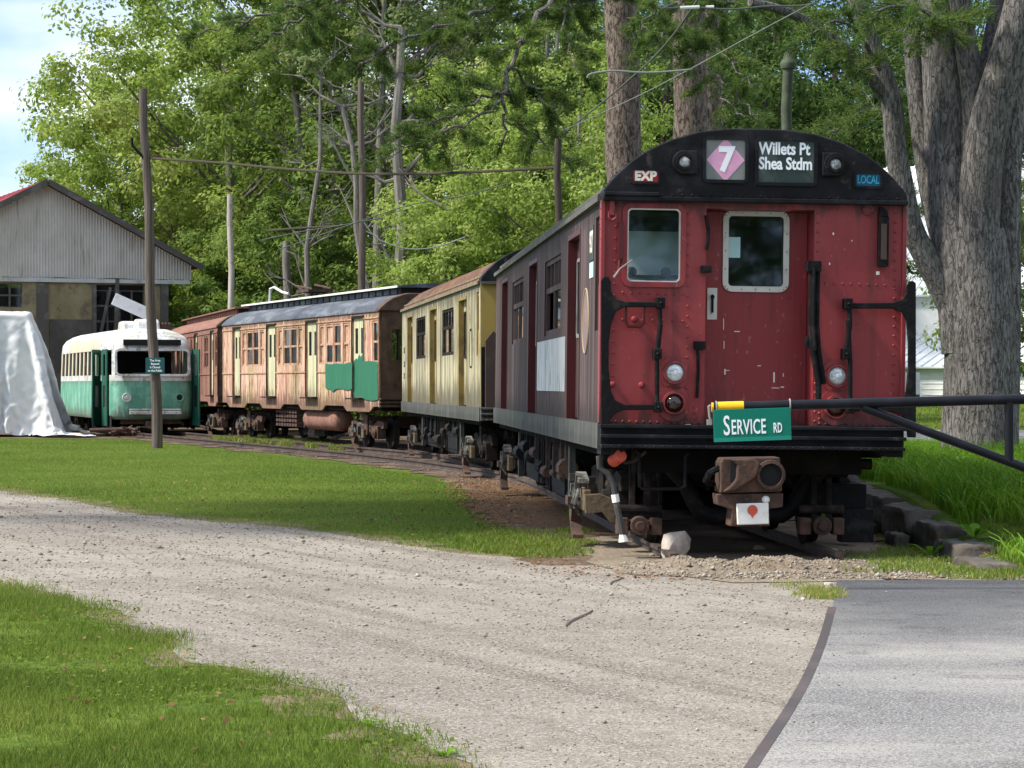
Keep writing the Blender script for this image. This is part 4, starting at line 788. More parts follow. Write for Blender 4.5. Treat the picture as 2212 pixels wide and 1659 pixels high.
q = MB(); cprism(q, [(1549, 1068), (1693, 1066), (1692, 1096), (1660, 1100), (1664, 1137), (1578, 1138), (1582, 1102), (1552, 1092)], -.3, -.02); q.build('coupler_yoke', 'rusty_iron', cpo, bevel=.01)
for px in (1614, 1655):
    q = MB(); x, z = cpt(px, 1080); q.rivets([((x, YC+.02, z), (0, -1, 0))], .035, .03, 10); q.build('bolt_head', 'white_paint' if px > 1640 else 'rusty_iron', cpo)
q = MB(); cprism(q, [(1590, 1088), (1659, 1086), (1660, 1132), (1592, 1134)], -.01, .03); wb_ = q.build('electric_head', 'white_paint', cpo, bevel=.008)
q = MB(); x, z = cpt(1624, 1102); q.disc((x, YC-.032, z), (0, -1, 0), .045); q.add([(x-.02, YC-.0325, z-.035), (x+.02, YC-.0325, z-.035), (x, YC-.0325, z-.07)], [(0, 1, 2)]); q.build('red_dot', 'signal_orange', wb_)
q = MB(); q.tube([(*cpt(1556, 1012)[:1], YC+.1, cpt(1556, 1012)[1]), (cpt(1535, 1022)[0], YC+.05, cpt(1535, 1022)[1]), (cpt(1530, 1040)[0], YC+.15, cpt(1530, 1040)[1]), (cpt(1550, 1048)[0], YC+.3, cpt(1550, 1048)[1])], .03, 8); q.build('air_hose', 'black_iron', cpo)
q = MB(); xc, zc = cpt(1622, 1030); q.box(xc-.11, xc+.11, YC+.3, 1.6, zc-.1, zc+.1); q.build('drawbar', 'underside', red)
# front under-gear
def upt(px, py, y): x, z = FR.front(px, py, y); return Vector((x, y, z))
q = MB(); q.tube([upt(x, y, .0) for x, y in ((1372, 974), (1380, 978), (1382, 1052), (1392, 1057), (1470, 1056), (1480, 1050), (1481, 985), (1488, 978))], .017, 7); q.build('step_rail', 'black_iron', red)
q = MB(); c0 = upt(1333, 990, .0); q.cyl(c0+Vector((-.03, .06, -.03)), c0+Vector((.03, -.06, .03)), .055, 12); q.build('brake_valve', 'signal_orange', red); q = MB(); q.tube([c0, upt(1352, 1000, .1), upt(1370, 996, .1), upt(1395, 975, .1)], .015, 6); q.build('valve_pipe', 'rusty_iron', red)
q = MB(); hp_ = [upt(x, y, -.02) for x, y in ((1292, 985), (1294, 1010), (1312, 1022), (1325, 1045), (1330, 1080), (1340, 1130), (1347, 1165))]; q.tube(hp_, [.02, .022, .026, .026, .028, .03, .03], 8); ho = q.build('brake_hose', 'hose_grey', red, smooth=True)
q = MB(); q.tube([upt(1328, 1068, -.02), upt(1331, 1085, -.02)], .034, 8); q.tube([upt(1344, 1150, -.02), upt(1347, 1170, -.02)], [.025, .045], 8); q.build('hose_band', 'white_paint', ho)
for cx0, sg in ((1377, 1), (1770, -1)):
    q = MB()
    for dx in (-12, 20): q.bar(upt(cx0+dx, 1000, .55), upt(cx0+dx, 1130, .45), .045, .05)
    b0 = upt(cx0+4, 1100, .45); q.cyl(b0-Vector((.2, 0, 0)), b0+Vector((.2, 0, 0)), .04, 10); q.build('brake_hanger', 'truck_iron', red)
    q = MB(); b1 = upt(cx0+3, 1135, .40); q.cyl(b1+Vector((0, .1, 0)), b1+Vector((0, -.1, 0)), .085, 16); q.cyl(b1+Vector((0, -.1, 0)), b1+Vector((0, -.14, 0)), .045, 12)
    for s2 in (-1, 1): q.box(b1.x+s2*.15-.05, b1.x+s2*.15+.05, b1.y-.07, b1.y+.1, b1.z-.08, b1.z+.07)
    q.box(b1.x-.2, b1.x+.2, b1.y, b1.y+.06, b1.z-.05, b1.z+.05); q.build('slack_adjuster', 'rusty_iron', red, bevel=.01)
q = MB(); q.tube([upt(x, y, .6) for x, y in ((1450, 1010), (1478, 1040), (1500, 1085), (1512, 1104), (1535, 1113), (1600, 1114), (1690, 1112), (1715, 1095), (1735, 1050), (1760, 1010))], .075, 10); q.bar(upt(1482, 1030, .6), upt(1530, 1030, .6), .03, .05); q.box(upt(1524, 1055, .6).x, upt(1532, 1055, .6).x, .56, .62, upt(1524, 1058, .6).z, upt(1524, 1030, .6).z); q.build('truck_bolster', 'black_iron', red, smooth=True)
q = MB(); a_ = upt(1820, 1002, .5); q.cyl(a_+Vector((-.35, 0, 0)), a_+Vector((.16, 0, 0)), .085, 14); q.cyl(a_+Vector((-.12, 0, 0)), a_+Vector((.04, 0, 0)), .12, 14); q.cyl(a_+Vector((.16, 0, 0)), a_+Vector((.26, 0, 0)), .05, 10); q.build('brake_cylinder', 'black_iron', red, smooth=True)
q = MB(); q.box(.55, 1.15, .6, .9, .38, .62); q.box(.9, 1.2, .5, .7, .1, .4); q.build('brake_rigging', 'black_iron', red, bevel=.01)
q = MB(); w0 = [upt(x, y, .62) for x, y in ((1262, 1068), (1296, 1066), (1322, 1076), (1330, 1100), (1328, 1130), (1318, 1128), (1300, 1106), (1264, 1110))]
q.prism([(v.x, v.z) for v in w0], fn_front(.62), -.03, .03); q.build('shoe_bracket', 'beam_wood', red, bevel=.008)
for sx in (-1, 1):
    m = MB(); m.prism([(sx*1.33, .94), (sx*1.33, .88), (sx*1.18, .885), (sx*1.08, .94)], fn_front(.0), -.3, .05); m.build('corner_bracket', 'black_paint', red)
m = MB(); m.box(-1.0, 1.0, .12, .5, .72, .93); m.build('end_beam', 'underside', red)

# ------------------------------------------------------------------ the yellow car
FY = Frame(.83, 39.46, 7.1)
PY = dict(side='yellow_side', sill='grey_sill', jamb='yellow_jamb', door='yellow_side', rim='truck_iron', winframe='truck_iron', roof='roof_rust', gutter='roof_moss', front='yellow_paint', anticlimb='grey_sill')
yel = subway_car(FY, 'yellow_subway_car', 'streaked pale yellow work subway car with rusty brown roof behind the red car', PY)
MB().panel(-1.33, -.42, 1.15, EAVE+.03, [(-1.05, -.58, 2.38, 2.95)], ff, -.05, 0).build('end_panel', 'yellow_paint', yel)
MB().panel(.42, 1.33, 1.15, EAVE+.03, [], ff, -.05, 0).build('end_panel', 'yellow_paint', yel)
m = MB(); m.panel(-1.05, -.58, 2.38, 2.95, [], ff, -.04, -.034); m.build('pane', 'glass_dirty', yel)
MB().panel(-.46, .46, 1.15, EAVE, [(-.25, .25, 2.2, 2.8)], fn_front(.35), -.05, 0).build('end_door', 'brown_paint', yel)
hp2 = [(-1.345, EAVE)]+[(x*1.006, z) for x, z in roof_pts(EAVE+.045, 1, .985)]+[(1.345, EAVE)]
hd = MB(); hd.prism(hp2, ff, -.25, .075); hd = hd.build('roof_hood', 'black_paint', yel, bevel=.012)
m = MB(); m.panel(-.5, -.28, EAVE+.12, EAVE+.26, [], fn_front(-.075), .001, .01); m.build('indicator_sign', 'sign_red', hd)
m = MB(); m.box(-1.34, 1.34, -.10, -.03, EAVE-.012, EAVE+.03); m.build('drip_rail', 'roof_grey', hd)
pl2 = MB(); pl2.prism([(-1.27, 1.15), (-1.27, 2.2), (-1.15, 2.35), (-1.0, 2.25), (-.9, 2.1), (-.75, 2.05), (-.75, 2.0), (-.95, 1.98), (-1.07, 1.85), (-1.1, 1.5), (-1.05, 1.36), (-.95, 1.30), (-.75, 1.28), (-.75, 1.22), (-1.0, 1.2), (-1.06, 1.15)], ff, .06, .1); pl2.build('safety_gate', 'brown_paint', yel, bevel=.008)
m = MB(); m.panel(-1.325, -1.27, 1.16, 2.1, [], ff, .001, .03); m.build('corner_strip', 'black_iron', yel)
anticlimber(yel, PY)
m = MB(); m.box(-.25, .25, -.35, -.02, .55, .85); m.box(-.12, .12, -.02, 1.5, .6, .8); m.build('coupler_head', 'rusty_iron', yel, bevel=.015)
# oval faded number and lettering on the side of the yellow car
m = MB()
for t, z in ((14.85, 2.25), (14.85, 1.95), (14.85, 1.7)): m.panel(t-.12, t+.12, z-.06, z+.06, [(t-.06, t+.06, z-.02, z+.02)], fsd, .001, .004)
m.build('faded_number', 'black_paint', yel)
m = MB(); m.rring(1.45, 2.1, .2, .32, .1, .03, fsd, .001, .006); m.build('faded_emblem', 'truck_iron', yel)
# ------------------------------------------------------------------ elevated cars with clerestory roofs
def c4(u, v): return ((650+.4747*u)/1.736, (1000+.4747*v)/1.736)
def elevated_car(fr, name, label, P, L=14.9, front=True):
    root = tag(fr.root(name), label, 'elevated car'); HW = 1.33; fs = fn_side(-HW); E = 3.14; B = 1.16
    doors = P['doors']; wins = P['wins']; dz0, dz1 = 1.22, 3.02; wz0, wz1 = 2.0, 2.94
    holes = [(a, b, dz0, dz1) for a, b in doors]+[(a, b, wz0, wz1) for a, b, k in wins]
    MB().panel(0, L, B, E, holes, fs, -.06, 0).build('side_wall', P['side'], root)
    MB().panel(0, L, B, E, [(a, b, wz0, wz1) for a, b, k in wins], fn_right(HW), -.06, 0).build('side_wall', P['side'], root)
    t = MB()
    for z in (1.20, 1.80, 2.90): t.box(-HW-.022, -HW-.001, .02, L-.02, z, z+.035) if not any(False for _ in ()) else None
    cut = MB(); segs = []
    ds = sorted(doors); xs = [0.02]+[q for d in ds for q in (d[0]-.03, d[1]+.03)]+[L-.02]
    for i in range(0, len(xs), 2):
        if xs[i+1]-xs[i] > .1:
            for z in (1.80, 2.99): cut.box(-HW-.022, -HW-.001, xs[i], xs[i+1], z, z+.035)
            n = max(1, int((xs[i+1]-xs[i])/.9))
            for k in range(n+1):
                y = xs[i]+.02+(xs[i+1]-xs[i]-.08)*k/n
                if not any(a-.02 < y < b+.02 for a, b, kk in wins): cut.box(-HW-.014, -HW-.001, y, y+.04, 1.84, 2.985)
                cut.box(-HW-.012, -HW-.001, y, y+.03, B+.04, 1.795)
    cut.build('side_batten', P['trim'], root)
    # skirt, deeper under the doors
    pts = [(0, B), (0, 1.02)]
    for a, b in ds: pts += [(a-.75, 1.02), (a-.45, .90), (b+.45, .90), (b+.75, 1.02)]
    q = [p for p in pts if p[0] <= L]; q += [(L, 1.02), (L, B)]
    q2 = []; last = -1
    for p in q:
        if p[0] >= last: q2.append(p); last = p[0]
    MB().prism(q2, fs, -.05, .003).build('skirt', P['side'], root)
    for a, b in doors:
        fd = fn_side(-HW+.035); mid = (a+b)/2
        j = MB(); j.panel(a-.05, b+.05, dz0, dz1+.06, [(a, b, dz0-.01, dz1)], fs, .0005, .02); j.build('door_frame', 'truck_iron', root)
        for u0, u1 in ((a+.01, mid-.008), (mid+.008, b-.01)):
            cu = (u0+u1)/2; w = (u1-u0)*.27
            dl = MB().panel(u0, u1, dz0, dz1, [(cu-w, cu+w, 2.22, 2.80)], fd, -.03, 0).build('door_leaf', P['door'], root)
            MB().panel(cu-w, cu+w, 2.22, 2.80, [], fd, -.022, -.016).build('pane', 'glass_dirty', dl)
        s = MB(); s.box(-HW-.16, -HW-.004, a-.08, b+.08, 1.175, 1.205); s.build('door_step', 'truck_iron', root)
    for a, b, k in wins:
        fw = fn_side(-HW+.03); zm = (wz0+wz1)/2; w = MB()
        w.panel(a, b, wz0, wz1, [(a+.05, b-.05, wz0+.05, zm-.025), (a+.05, b-.05, zm+.025, wz1-.05)], fw, -.03, .015); wo_ = w.build('window', P['trim'] if k != 2 else P['side'], root)
        for z0, z1, up in ((wz0+.05, zm-.025, 0), (zm+.025, wz1-.05, 1)):
            MB().panel(a+.05, b-.05, z0, z1, [], fw, -.02, -.014).build('pane', 'glass_dirty' if k == 1 else P['side'] if (k == 2 and up) else 'glass_dirty' if k == 2 else P['board'], wo_)
    # roof
    lo = [(-HW-.03, E), (-HW-.02, E+.05), (-1.22, E+.17), (-1.05, E+.28), (-.80, E+.37), (-.68, E+.40)]
    ps = lo+[(-x, z) for x, z in lo[::-1]]; n = len(ps); rf = MB()
    rf.add([(x, y, z) for y in (.05, L) for x, z in ps], [(k, k+1, n+k+1, n+k) for k in range(n-1)]+[tuple(range(n)), tuple(range(2*n-1, n-1, -1))])
    ro = rf.build('lower_roof', P['roof'], root, smooth=True)
    cl = MB(); cl.box(-.66, .66, .55, L-.3, E+.34, E+.55); clo = cl.build('clerestory', P['clere'], root)
    for i, y in enumerate(np.arange(.8, L-.9, .56)):
        p = MB(); p.box(-.685, -.661, y, y+.42, E+.41, E+.53); p.build('clerestory_pane', P['roof'], clo, bevel=.006)
    tp = MB(); tp.prism([(-.80, E+.55), (-.80, E+.585), (-.4, E+.63), (0, E+.65), (.4, E+.63), (.80, E+.585), (.80, E+.55)], lambda u, v, d: (u, d, v), .3, L-.1); to_ = tp.build('upper_roof', P['roof'], root)
    if P.get('strip'):
        s = MB(); s.box(-.83, -.802, .3, L-.1, E+.545, E+.59); s.build('roof_edge_strip', 'white_strip', to_)
        s = MB(); s.tube([(-.3, L-1.2, E+.64), (-.3, L-1.25, E+1.0), (-.3, L-1.7, E+1.03), (-.3, L-2.6, E+.86), (-.3, L-3.2, E+.80)], .035, 7); s.build('pipe_bend', 'white_strip', to_)
        s = MB(); s.box(-.35, .3, L-5.4, L-4.2, E+.78, E+.86); s.tube([(-.3, L-5.6, E+.84), (-.3, L-4.0, E+.98)], .03, 6); s.tube([(.2, L-5.6, E+.86), (.1, L-4.4, E+1.0)], .03, 6); s.build('trolley_base', 'rusty_iron', to_)
    # end
    ps2 = [(-HW, 1.0)]+[(x, z-.005) for x, z in ps]+[(HW, 1.0)]
    en = MB(); fe = fn_front(0)
    en.panel(-HW, HW, 1.0, E, [(-1.1, -.5, 2.0, 2.8), (.5, 1.1, 2.0, 2.8), (-.36, .36, 1.2, 2.85)], fe, -.05, 0); en.build('end_wall', P['end'], root)
    hd = MB(); hd.prism([(x, z+.01) for x, z in ps], fe, -.3, .06); hd.build('end_hood', P['end'], root, bevel=.02)
    for a, b in ((-1.1, -.5), (.5, 1.1)):
        w = MB(); w.panel(a, b, 2.0, 2.8, [(a+.06, b-.06, 2.06, 2.74)], fe, -.03, .01); wo_ = w.build('end_window', P['end'], root); MB().panel(a+.06, b-.06, 2.06, 2.74, [], fe, -.02, -.014).build('pane', 'glass_dirty', wo_)
    d_ = MB(); d_.panel(-.36, .36, 1.2, 2.85, [(-.22, .22, 2.0, 2.65)], fe, -.1, -.06); d_.build('end_door', P['end'], root)
    x, z = -.62, 1.60; h = MB(); h.tube([(x, -.001, z), (x, -.12, z), (x, -.12, z), (x, -.06, z)], [.10, .12, .10, .06], 16, cap=False); ho = h.build('headlamp', 'steel_frame', root, smooth=True)
    h = MB(); h.dome((x, -.07, z), (0, -1, 0), .10, .04); h.build('lens', 'lens_clear', ho, smooth=True)
    s = MB()
    for zz in (1.02, 1.10, 1.18): s.box(-HW, HW, -.10, -.001, zz, zz+.03)
    s.build('anticlimber', P['end'], root)
    f = MB(); f.box(-HW+.07, HW-.07, .1, L-.1, .92, 1.16); f.build('floor', 'underside', root)
    f = MB(); f.box(-HW+.1, HW-.1, .1, L-.1, 2.96, 3.0); f.build('ceiling', 'interior_dark', root)
    truck(root, 1.9, 1.9, .42, 'pale', side_mat='rusty_iron'); truck(root, L-2.0, 1.9, .42, 'pale', side_mat='rusty_iron')
    if P.get('gear'):
        g = MB(); y0, y1 = 7.6, 9.6
        for i in range(8):
            for j in range(4): g.box(-1.18, -1.02, y0+i*.26, y0+i*.26+.2, .46+j*.11, .46+j*.11+.07)
        g.box(-1.0, -.9, y0-.1, y1+.2, .44, .9); g.build('resistor_grid', 'rusty_iron', root)
        g = MB(); g.cyl((-.95, 4.2, .66), (-.95, 6.9, .66), .26, 18); g.dome((-.95, 4.2, .66), (0, -1, 0), .26, .12); g.dome((-.95, 6.9, .66), (0, 1, 0), .26, .12); g.build('air_tank', P['tank'], root, smooth=True)
        g = MB(); g.bar((-.9, 3.4, .4), (-.9, 5.4, .22), .06); g.box(-.9, .9, 6, 8, .25, .6); g.build('brake_rigging', 'truck_iron', root)
    return root
FO = Frame(-1.69, 55.9, 20)
def so(u): return FO.side(*c4(u, 700))[0]
doorsO = [tuple(sorted((so(a), so(b)))) for a, b in ((475, 530), (740, 810), (1050, 1135), (1415, 1505))]
winsO = []
for a, b, k in ((578, 624, 1), (626, 672, 1), (543, 572, 0), (682, 714, 0), (868, 920, 1), (922, 973, 1), (826, 858, 0), (984, 1018, 0), (1203, 1258, 2), (1266, 1322, 1), (1152, 1188, 0), (1342, 1382, 0), (1573, 1618, 1)):
    p = sorted((so(a), so(b))); winsO.append((max(.06, p[0]), p[1], k))
PO = dict(side='orange_side', trim='orange_trim', door='cream_door', roof='slate_roof', clere='dark_roof', end='brown_end', board='orange_trim', doors=doorsO, wins=winsO, strip=True, gear=True, tank='maroon_side')
org = elevated_car(FO, 'orange_elevated_car', 'peeling orange wooden railcar with cream doors and a fresh green paint patch', PO)
gpoly = [FO.side(*c4(u, v)) for u, v in ((1208, 766), (1250, 772), (1300, 764), (1350, 770), (1420, 752), (1420, 968), (1375, 975), (1330, 962), (1290, 968), (1268, 990), (1240, 966), (1210, 962))]
MB().prism(gpoly, fn_side(-1.33), .023, .026).build('green_paint_patch', 'green_paint', org)
gpoly = [FO.side(*c4(u, v)) for u, v in ((1500, 750), (1560, 745), (1621, 752), (1624, 1052), (1580, 1060), (1530, 1052), (1500, 1046))]
gpoly = [(max(y, .004), z) for y, z in gpoly]
MB().prism(gpoly, fn_side(-1.33), .023, .026).build('green_paint_patch', 'green_paint', org)
da, db = doorsO[3]
gp_ = [(da+.012, 1.23), (da+.012, 2.30), (da+.2, 2.22), (da+.35, 2.14), (da+.5, 2.20), (da+.62, 2.08), (db-.2, 2.12), (db-.012, 2.05), (db-.012, 1.23)]
MB().prism(gp_, fn_side(-1.33+.035), .001, .004).build('green_paint_patch', 'green_paint', org)
FM = Frame(-7.05, 71.15, 13.5)
PMr = dict(side='maroon_side', trim='maroon_side', door='cream_door', roof='maroon_side', clere='dark_roof', end='brown_end', board='maroon_side', doors=[(.95, 1.7), (5.1, 5.9), (9, 9.8)], wins=[(.10, .62, 1), (2.3, 2.8, 1), (2.85, 3.35, 1), (6.6, 7.1, 1)], tank='maroon_side')
mar = elevated_car(FM, 'maroon_elevated_car', 'dull red-brown wooden railcar with dark clerestory roof, farthest in the row', PMr)

# ------------------------------------------------------------------ the green and white tram
FT = Frame(-10.75, 74.8, 17, Z0=.04)
tram = tag(FT.root('streetcar'), 'derelict green and white streetcar with missing windscreen beside the wooden pole', 'streetcar'); tram.scale = (1, 1, .965)
TL = 13.2
def plan(w, yf, rc, yb=None):
    yb = TL-yf if yb is None else yb; pts = []; rc = min(rc, w*.98); rb = min(.9, w*.98)
    for k in range(13): pts.append((-w+2*rc*0+(2*w-2*rc)*0+rc+(2*w-2*rc)*k/12, yf))          # front, left to right
    for k in range(1, 7): a = R(-90+90*k/6); pts.append((w-rc+rc*math.cos(a), yf+rc+rc*math.sin(a)))
    for k in range(1, 37): pts.append((w, yf+rc+(yb-rb-yf-rc)*k/36))
    for k in range(1, 7): a = R(90*k/6); pts.append((w-rb+rb*math.cos(a), yb-rb+rb*math.sin(a)))
    for k in range(1, 7): pts.append((w-rb-(2*w-2*rb)*k/6, yb))
    for k in range(1, 7): a = R(90+90*k/6); pts.append((-w+rb+rb*math.cos(a), yb-rb+rb*math.sin(a)))
    for k in range(1, 37): pts.append((-w, yb-rb-(yb-rb-yf-rc)*k/36))
    for k in range(1, 6): a = R(180+90*k/6); pts.append((-w+rc+rc*math.cos(a), yf+rc+rc*math.sin(a)))
    return pts
NP = len(plan(1.2, 0, .5))
def loft(levels, skip=None, cap=False):
    m = MB(); vs = []
    for z, w, yf, rc in levels: vs += [(x, y, z) for x, y in plan(w, yf, rc)]
    fs = []
    for i in range(len(levels)-1):
        for k in range(NP):
            k2 = (k+1) % NP; c = [(vs[i*NP+k][j]+vs[(i+1)*NP+k2][j])/2 for j in range(3)]
            if skip and skip(k, c): continue
            fs.append((i*NP+k, i*NP+k2, (i+1)*NP+k2, (i+1)*NP+k))
    if cap: fs.append(tuple((len(levels)-1)*NP+k for k in range(NP)))
    m.add(vs, fs); return m
loft([(.50, 1.22, .10, .55), (.56, 1.25, .03, .55), (.62, 1.26, .0, .55), (1.2, 1.27, -.03, .55), (1.70, 1.26, 0, .55)], lambda k, c: (c[0] < -1.0 and .35 < c[1] < 1.9)).build('lower_body', 'tram_green', tram, smooth=True)
m = loft([(1.70, 1.262, -.002, .55), (1.88, 1.262, .01, .55)], lambda k, c: (c[0] < -1.0 and .35 < c[1] < 1.9)); m.build('belt_panel', 'tram_white', tram, smooth=True)
def winskip(k, c):
    if c[1] < .2 and -1.06 < c[0] < 1.06: return True
    if c[0] < -1.0 and .35 < c[1] < 1.9: return True
    if abs(c[0]) > 1.1 and c[1] > 2.0 and c[1] < TL-1: return True
    return False
loft([(1.88, 1.26, .01, .55), (2.66, 1.245, .11, .55)], winskip).build_each('window_band', 'tram_white', tram, smooth=True)
pA, pB = plan(1.26, .01, .55), plan(1.245, .11, .55)
for k in range(0, NP, 3):
    k2 = (k+1) % NP; xm, ym = (pA[k][0]+pB[k2][0])/2, (pA[k][1]+pB[k2][1])/2
    if abs(xm) > 1.1 and 2.0 < ym < TL-1:
        po = MB(); sx = math.copysign(.05, xm); po.add([(pA[k][0], pA[k][1], 1.88), (pA[k2][0], pA[k2][1], 1.88), (pB[k2][0], pB[k2][1], 2.66), (pB[k][0], pB[k][1], 2.66), (pA[k][0]-sx, pA[k][1], 1.88), (pA[k2][0]-sx, pA[k2][1], 1.88), (pB[k2][0]-sx, pB[k2][1], 2.66), (pB[k][0]-sx, pB[k][1], 2.66)], [(0, 1, 2, 3), (4, 5, 6, 7), (0, 4, 7, 3), (1, 5, 6, 2)]); po.build('window_post', 'tram_white_sunlit', tram)
loft([(2.66, 1.247, .108, .55), (2.74, 1.24, .13, .55), (2.95, 1.22, .20, .6), (3.12, 1.12, .42, .75), (3.24, .95, .75, .85), (3.33, .7, 1.2, .6), (3.37, .35, 1.8, .3)], None, True).build('roof', 'tram_white', tram, smooth=True)
m = MB(); m.rring(0, 2.27, 1.13, .43, .16, .07, lambda u, v, d: (u, .06-d+(v-2.27)*.13, v), -.02, .05); m.build('windscreen_rim', 'tram_white', tram, smooth=True)
m = MB(); m.box(-.86, .86, .06, .17, 2.80, 2.98); m.build('destination_box', 'dark_void', tram)
m = loft([(2.665, 1.258, 2.2, .3), (2.99, 1.236, 2.2, .3), (3.08, 1.17, 2.2, .3)], lambda k, c: abs(c[0]) < 1.1); m.build('roof_side', 'tram_white_sunlit', tram, smooth=True)
for y0, y1, h in ((2.6, 4.0, .42), (1.4, 2.4, .46)):
    m = MB(); pr = [(y0, 3.2), (y0+.12, 3.2+h*.8), (y0+.35, 3.2+h), (y1-.3, 3.2+h), (y1, 3.2)]
    m.prism(pr, lambda u, v, d: (d, u, v), -.5 if h < .45 else -.25, .15 if h < .45 else .45); m.build('roof_vent', 'tram_white', tram, bevel=.06)
m = MB(); m.box(.1, .9, 1.8, 3.2, 3.36, 3.48)
for q in range(8): m.box(.1+q*.1, .15+q*.1, 1.8, 3.0, 3.48, 3.56)
m.build('trolley_base', 'rusty_iron', tram)
m = MB(); m.box(-1.12, 1.12, .25, TL-.3, .62, .75); m.build('floor', 'underside', tram)
m = MB(); m.box(-1.12, 1.12, 3.4, 3.45, .75, 2.64); m.build('shade_screen', 'dark_void', tram)  # black screen added across the tram to make its inside look dark
m = MB(); m.box(-1.1, 1.1, 2.6, 2.65, .75, 1.75); m.box(-.5, .3, .5, .9, .75, 1.95)
for y in np.arange(2.6, TL-1, .9):
    for sx in (-1, 1): m.box(sx*.75-.35, sx*.75+.35, y, y+.1, .75, 1.75)
m.build('seat', 'interior_dark', tram)
for x in (-.78, .80):
    m = MB(); m.tube([(x, -.005, 1.18), (x, -.07, 1.18), (x, -.07, 1.18), (x, -.03, 1.18)], [.14, .135, .10, .08], 18, cap=False); o = m.build('headlamp', 'steel_frame' if x < 0 else 'tram_green', tram, smooth=True)
    m = MB(); m.dome((x, -.035, 1.18), (0, -1, 0), .095, .03); m.build('lens', 'lens_clear' if x < 0 else 'dark_void', o, smooth=True)
m = MB(); m.box(-.70, .85, -.10, -.03, .66, .76); m.box(-.70, .85, -.085, -.03, .78, .83); m.build('bumper', 'tram_white', tram, bevel=.01)
for i, (xa, ya, xb, yb) in enumerate(((-1.30, 1.95, -1.62, 1.35), (-1.36, 1.05, -1.30, .42), (1.27, .45, 1.40, -.10))):
    d = Vector((xb-xa, yb-ya, 0)); ln = d.length; d.normalize()
    def fdx(u, v, dd, xa=xa, ya=ya, d=d): return (xa+d.x*u-d.y*dd*-1*-1, ya+d.y*u+d.x*dd, v)
    w0, w1 = ln*.28, ln*.72
    lf = MB().panel(0, ln, .30, 2.68, [(w0, w1, 1.86, 2.52), (w0, w1, .88, 1.55)], fdx, -.02, .02).build('door_leaf', 'tram_dark_green', tram)
    for z0, z1, mt in ((1.86, 2.52, 'glass'), (.88, 1.55, 'faded_poster' if i == 0 else 'dark_void')):
        MB().panel(w0, w1, z0, z1, [], fdx, -.004, .004).build('pane', mt, lf)
m = MB(); m.box(-1.29, -1.24, 1.95, 3.4, .32, 1.7); m.build('side_panel', 'stucco_dark', tram)
m = MB(); m.box(-1.22, -1.18, .3, 2.2, .25, .62); m.box(-1.28, -1.2, 1.95, 3.2, .32, .62); m.build('skirt', 'grey_sill', tram)
truck(tram, 3.2, 1.8, .33, False); truck(tram, 9.8, 1.8, .33, False)
m = MB(); m.box(-.9, .9, .3, .6, .35, .6); m.box(-.2, .2, -.2, .5, .3, .45); m.build('coupler', 'rusty_iron', tram)
text_obj('lettering', 'Arborway', .13, 'grey_metal', tram, (.52, .40, 3.17), (R(40), 0, 0), xs=1.0, shear=.3)
# rusty fender lying in front
r_ = random.Random(4); m = MB()
for q in range(9): m.tube([(r_.uniform(-.5, .5), r_.uniform(-.3, .3), r_.uniform(.05, .35)) for _ in range(3)], .035, 6)
m.tube([(-1.0, -.1, .22), (.1, -.15, .26)], .06, 8); o = m.build('scrap_fender', 'rusty_iron'); o.location = (-11.4, 73.5, 0); tag(o, 'tangled rusty scrap fender lying in front of the streetcar', 'scrap metal')

# ------------------------------------------------------------------ tarpaulin
tp_ = mesh_obj('tarpaulin', tme_, 'tarp'); tp_.location = (-15.95, 76.2, .0); tp_.rotation_euler = (0, 0, R(9))
tme_.polygons.foreach_set('use_smooth', np.ones(len(tme_.polygons), bool)); sb = tp_.modifiers.new('smooth', 'SUBSURF'); sb.levels = 2; sb.render_levels = 2
for ns_, st_ in ((.7, .035), (.25, .010)):
    tx_ = bpy.data.textures.new('crumple', 'CLOUDS'); tx_.noise_type = 'HARD_NOISE'; tx_.noise_scale = ns_; tx_.noise_depth = 2; dm_ = tp_.modifiers.new('crumple', 'DISPLACE'); dm_.texture = tx_; dm_.strength = st_; dm_.mid_level = .35
tag(tp_, 'crumpled white tarpaulin draped over a tall load at the left edge', 'tarpaulin')

# ------------------------------------------------------------------ the corrugated shed
PH = R(22.5); SX, SY = -16.8, 90.0; shed = tag(empty('shed', (SX, SY, 0), (0, 0, PH)), 'old shed with pale corrugated gable, stained stucco wall and red roof', 'shed')
pc, ps_ = math.cos(PH), math.sin(PH)
def su(px, py, ly=0.0):
    a = (px-CX)/F; u = (a*(SY+ly*pc)-SX+ly*ps_)/(pc-a*ps_); Y = SY+u*ps_+ly*pc; return u, CAMZ-(py-HY)/F*Y
HWs, ZP, ZE, ZB = 5.69, 8.87, 5.89, 5.42; sl = (ZP-ZE)/HWs; SD = 16.0
cg = MB(); us = np.arange(-5.4, 5.401, .0265); vs = []; fs = []
for i, u in enumerate(us):
    d = .022*math.sin(2*math.pi*u/.106); zt = ZP-sl*abs(u)-.10; vs += [(u, d, ZB+.02*math.sin(u*3)), (u, d, max(zt, ZB+.05))]
fs = [(2*i, 2*i+2, 2*i+3, 2*i+1) for i in range(len(us)-1)]; cg.add(vs, fs); cg.build('corrugated_gable', 'corrugated', shed)
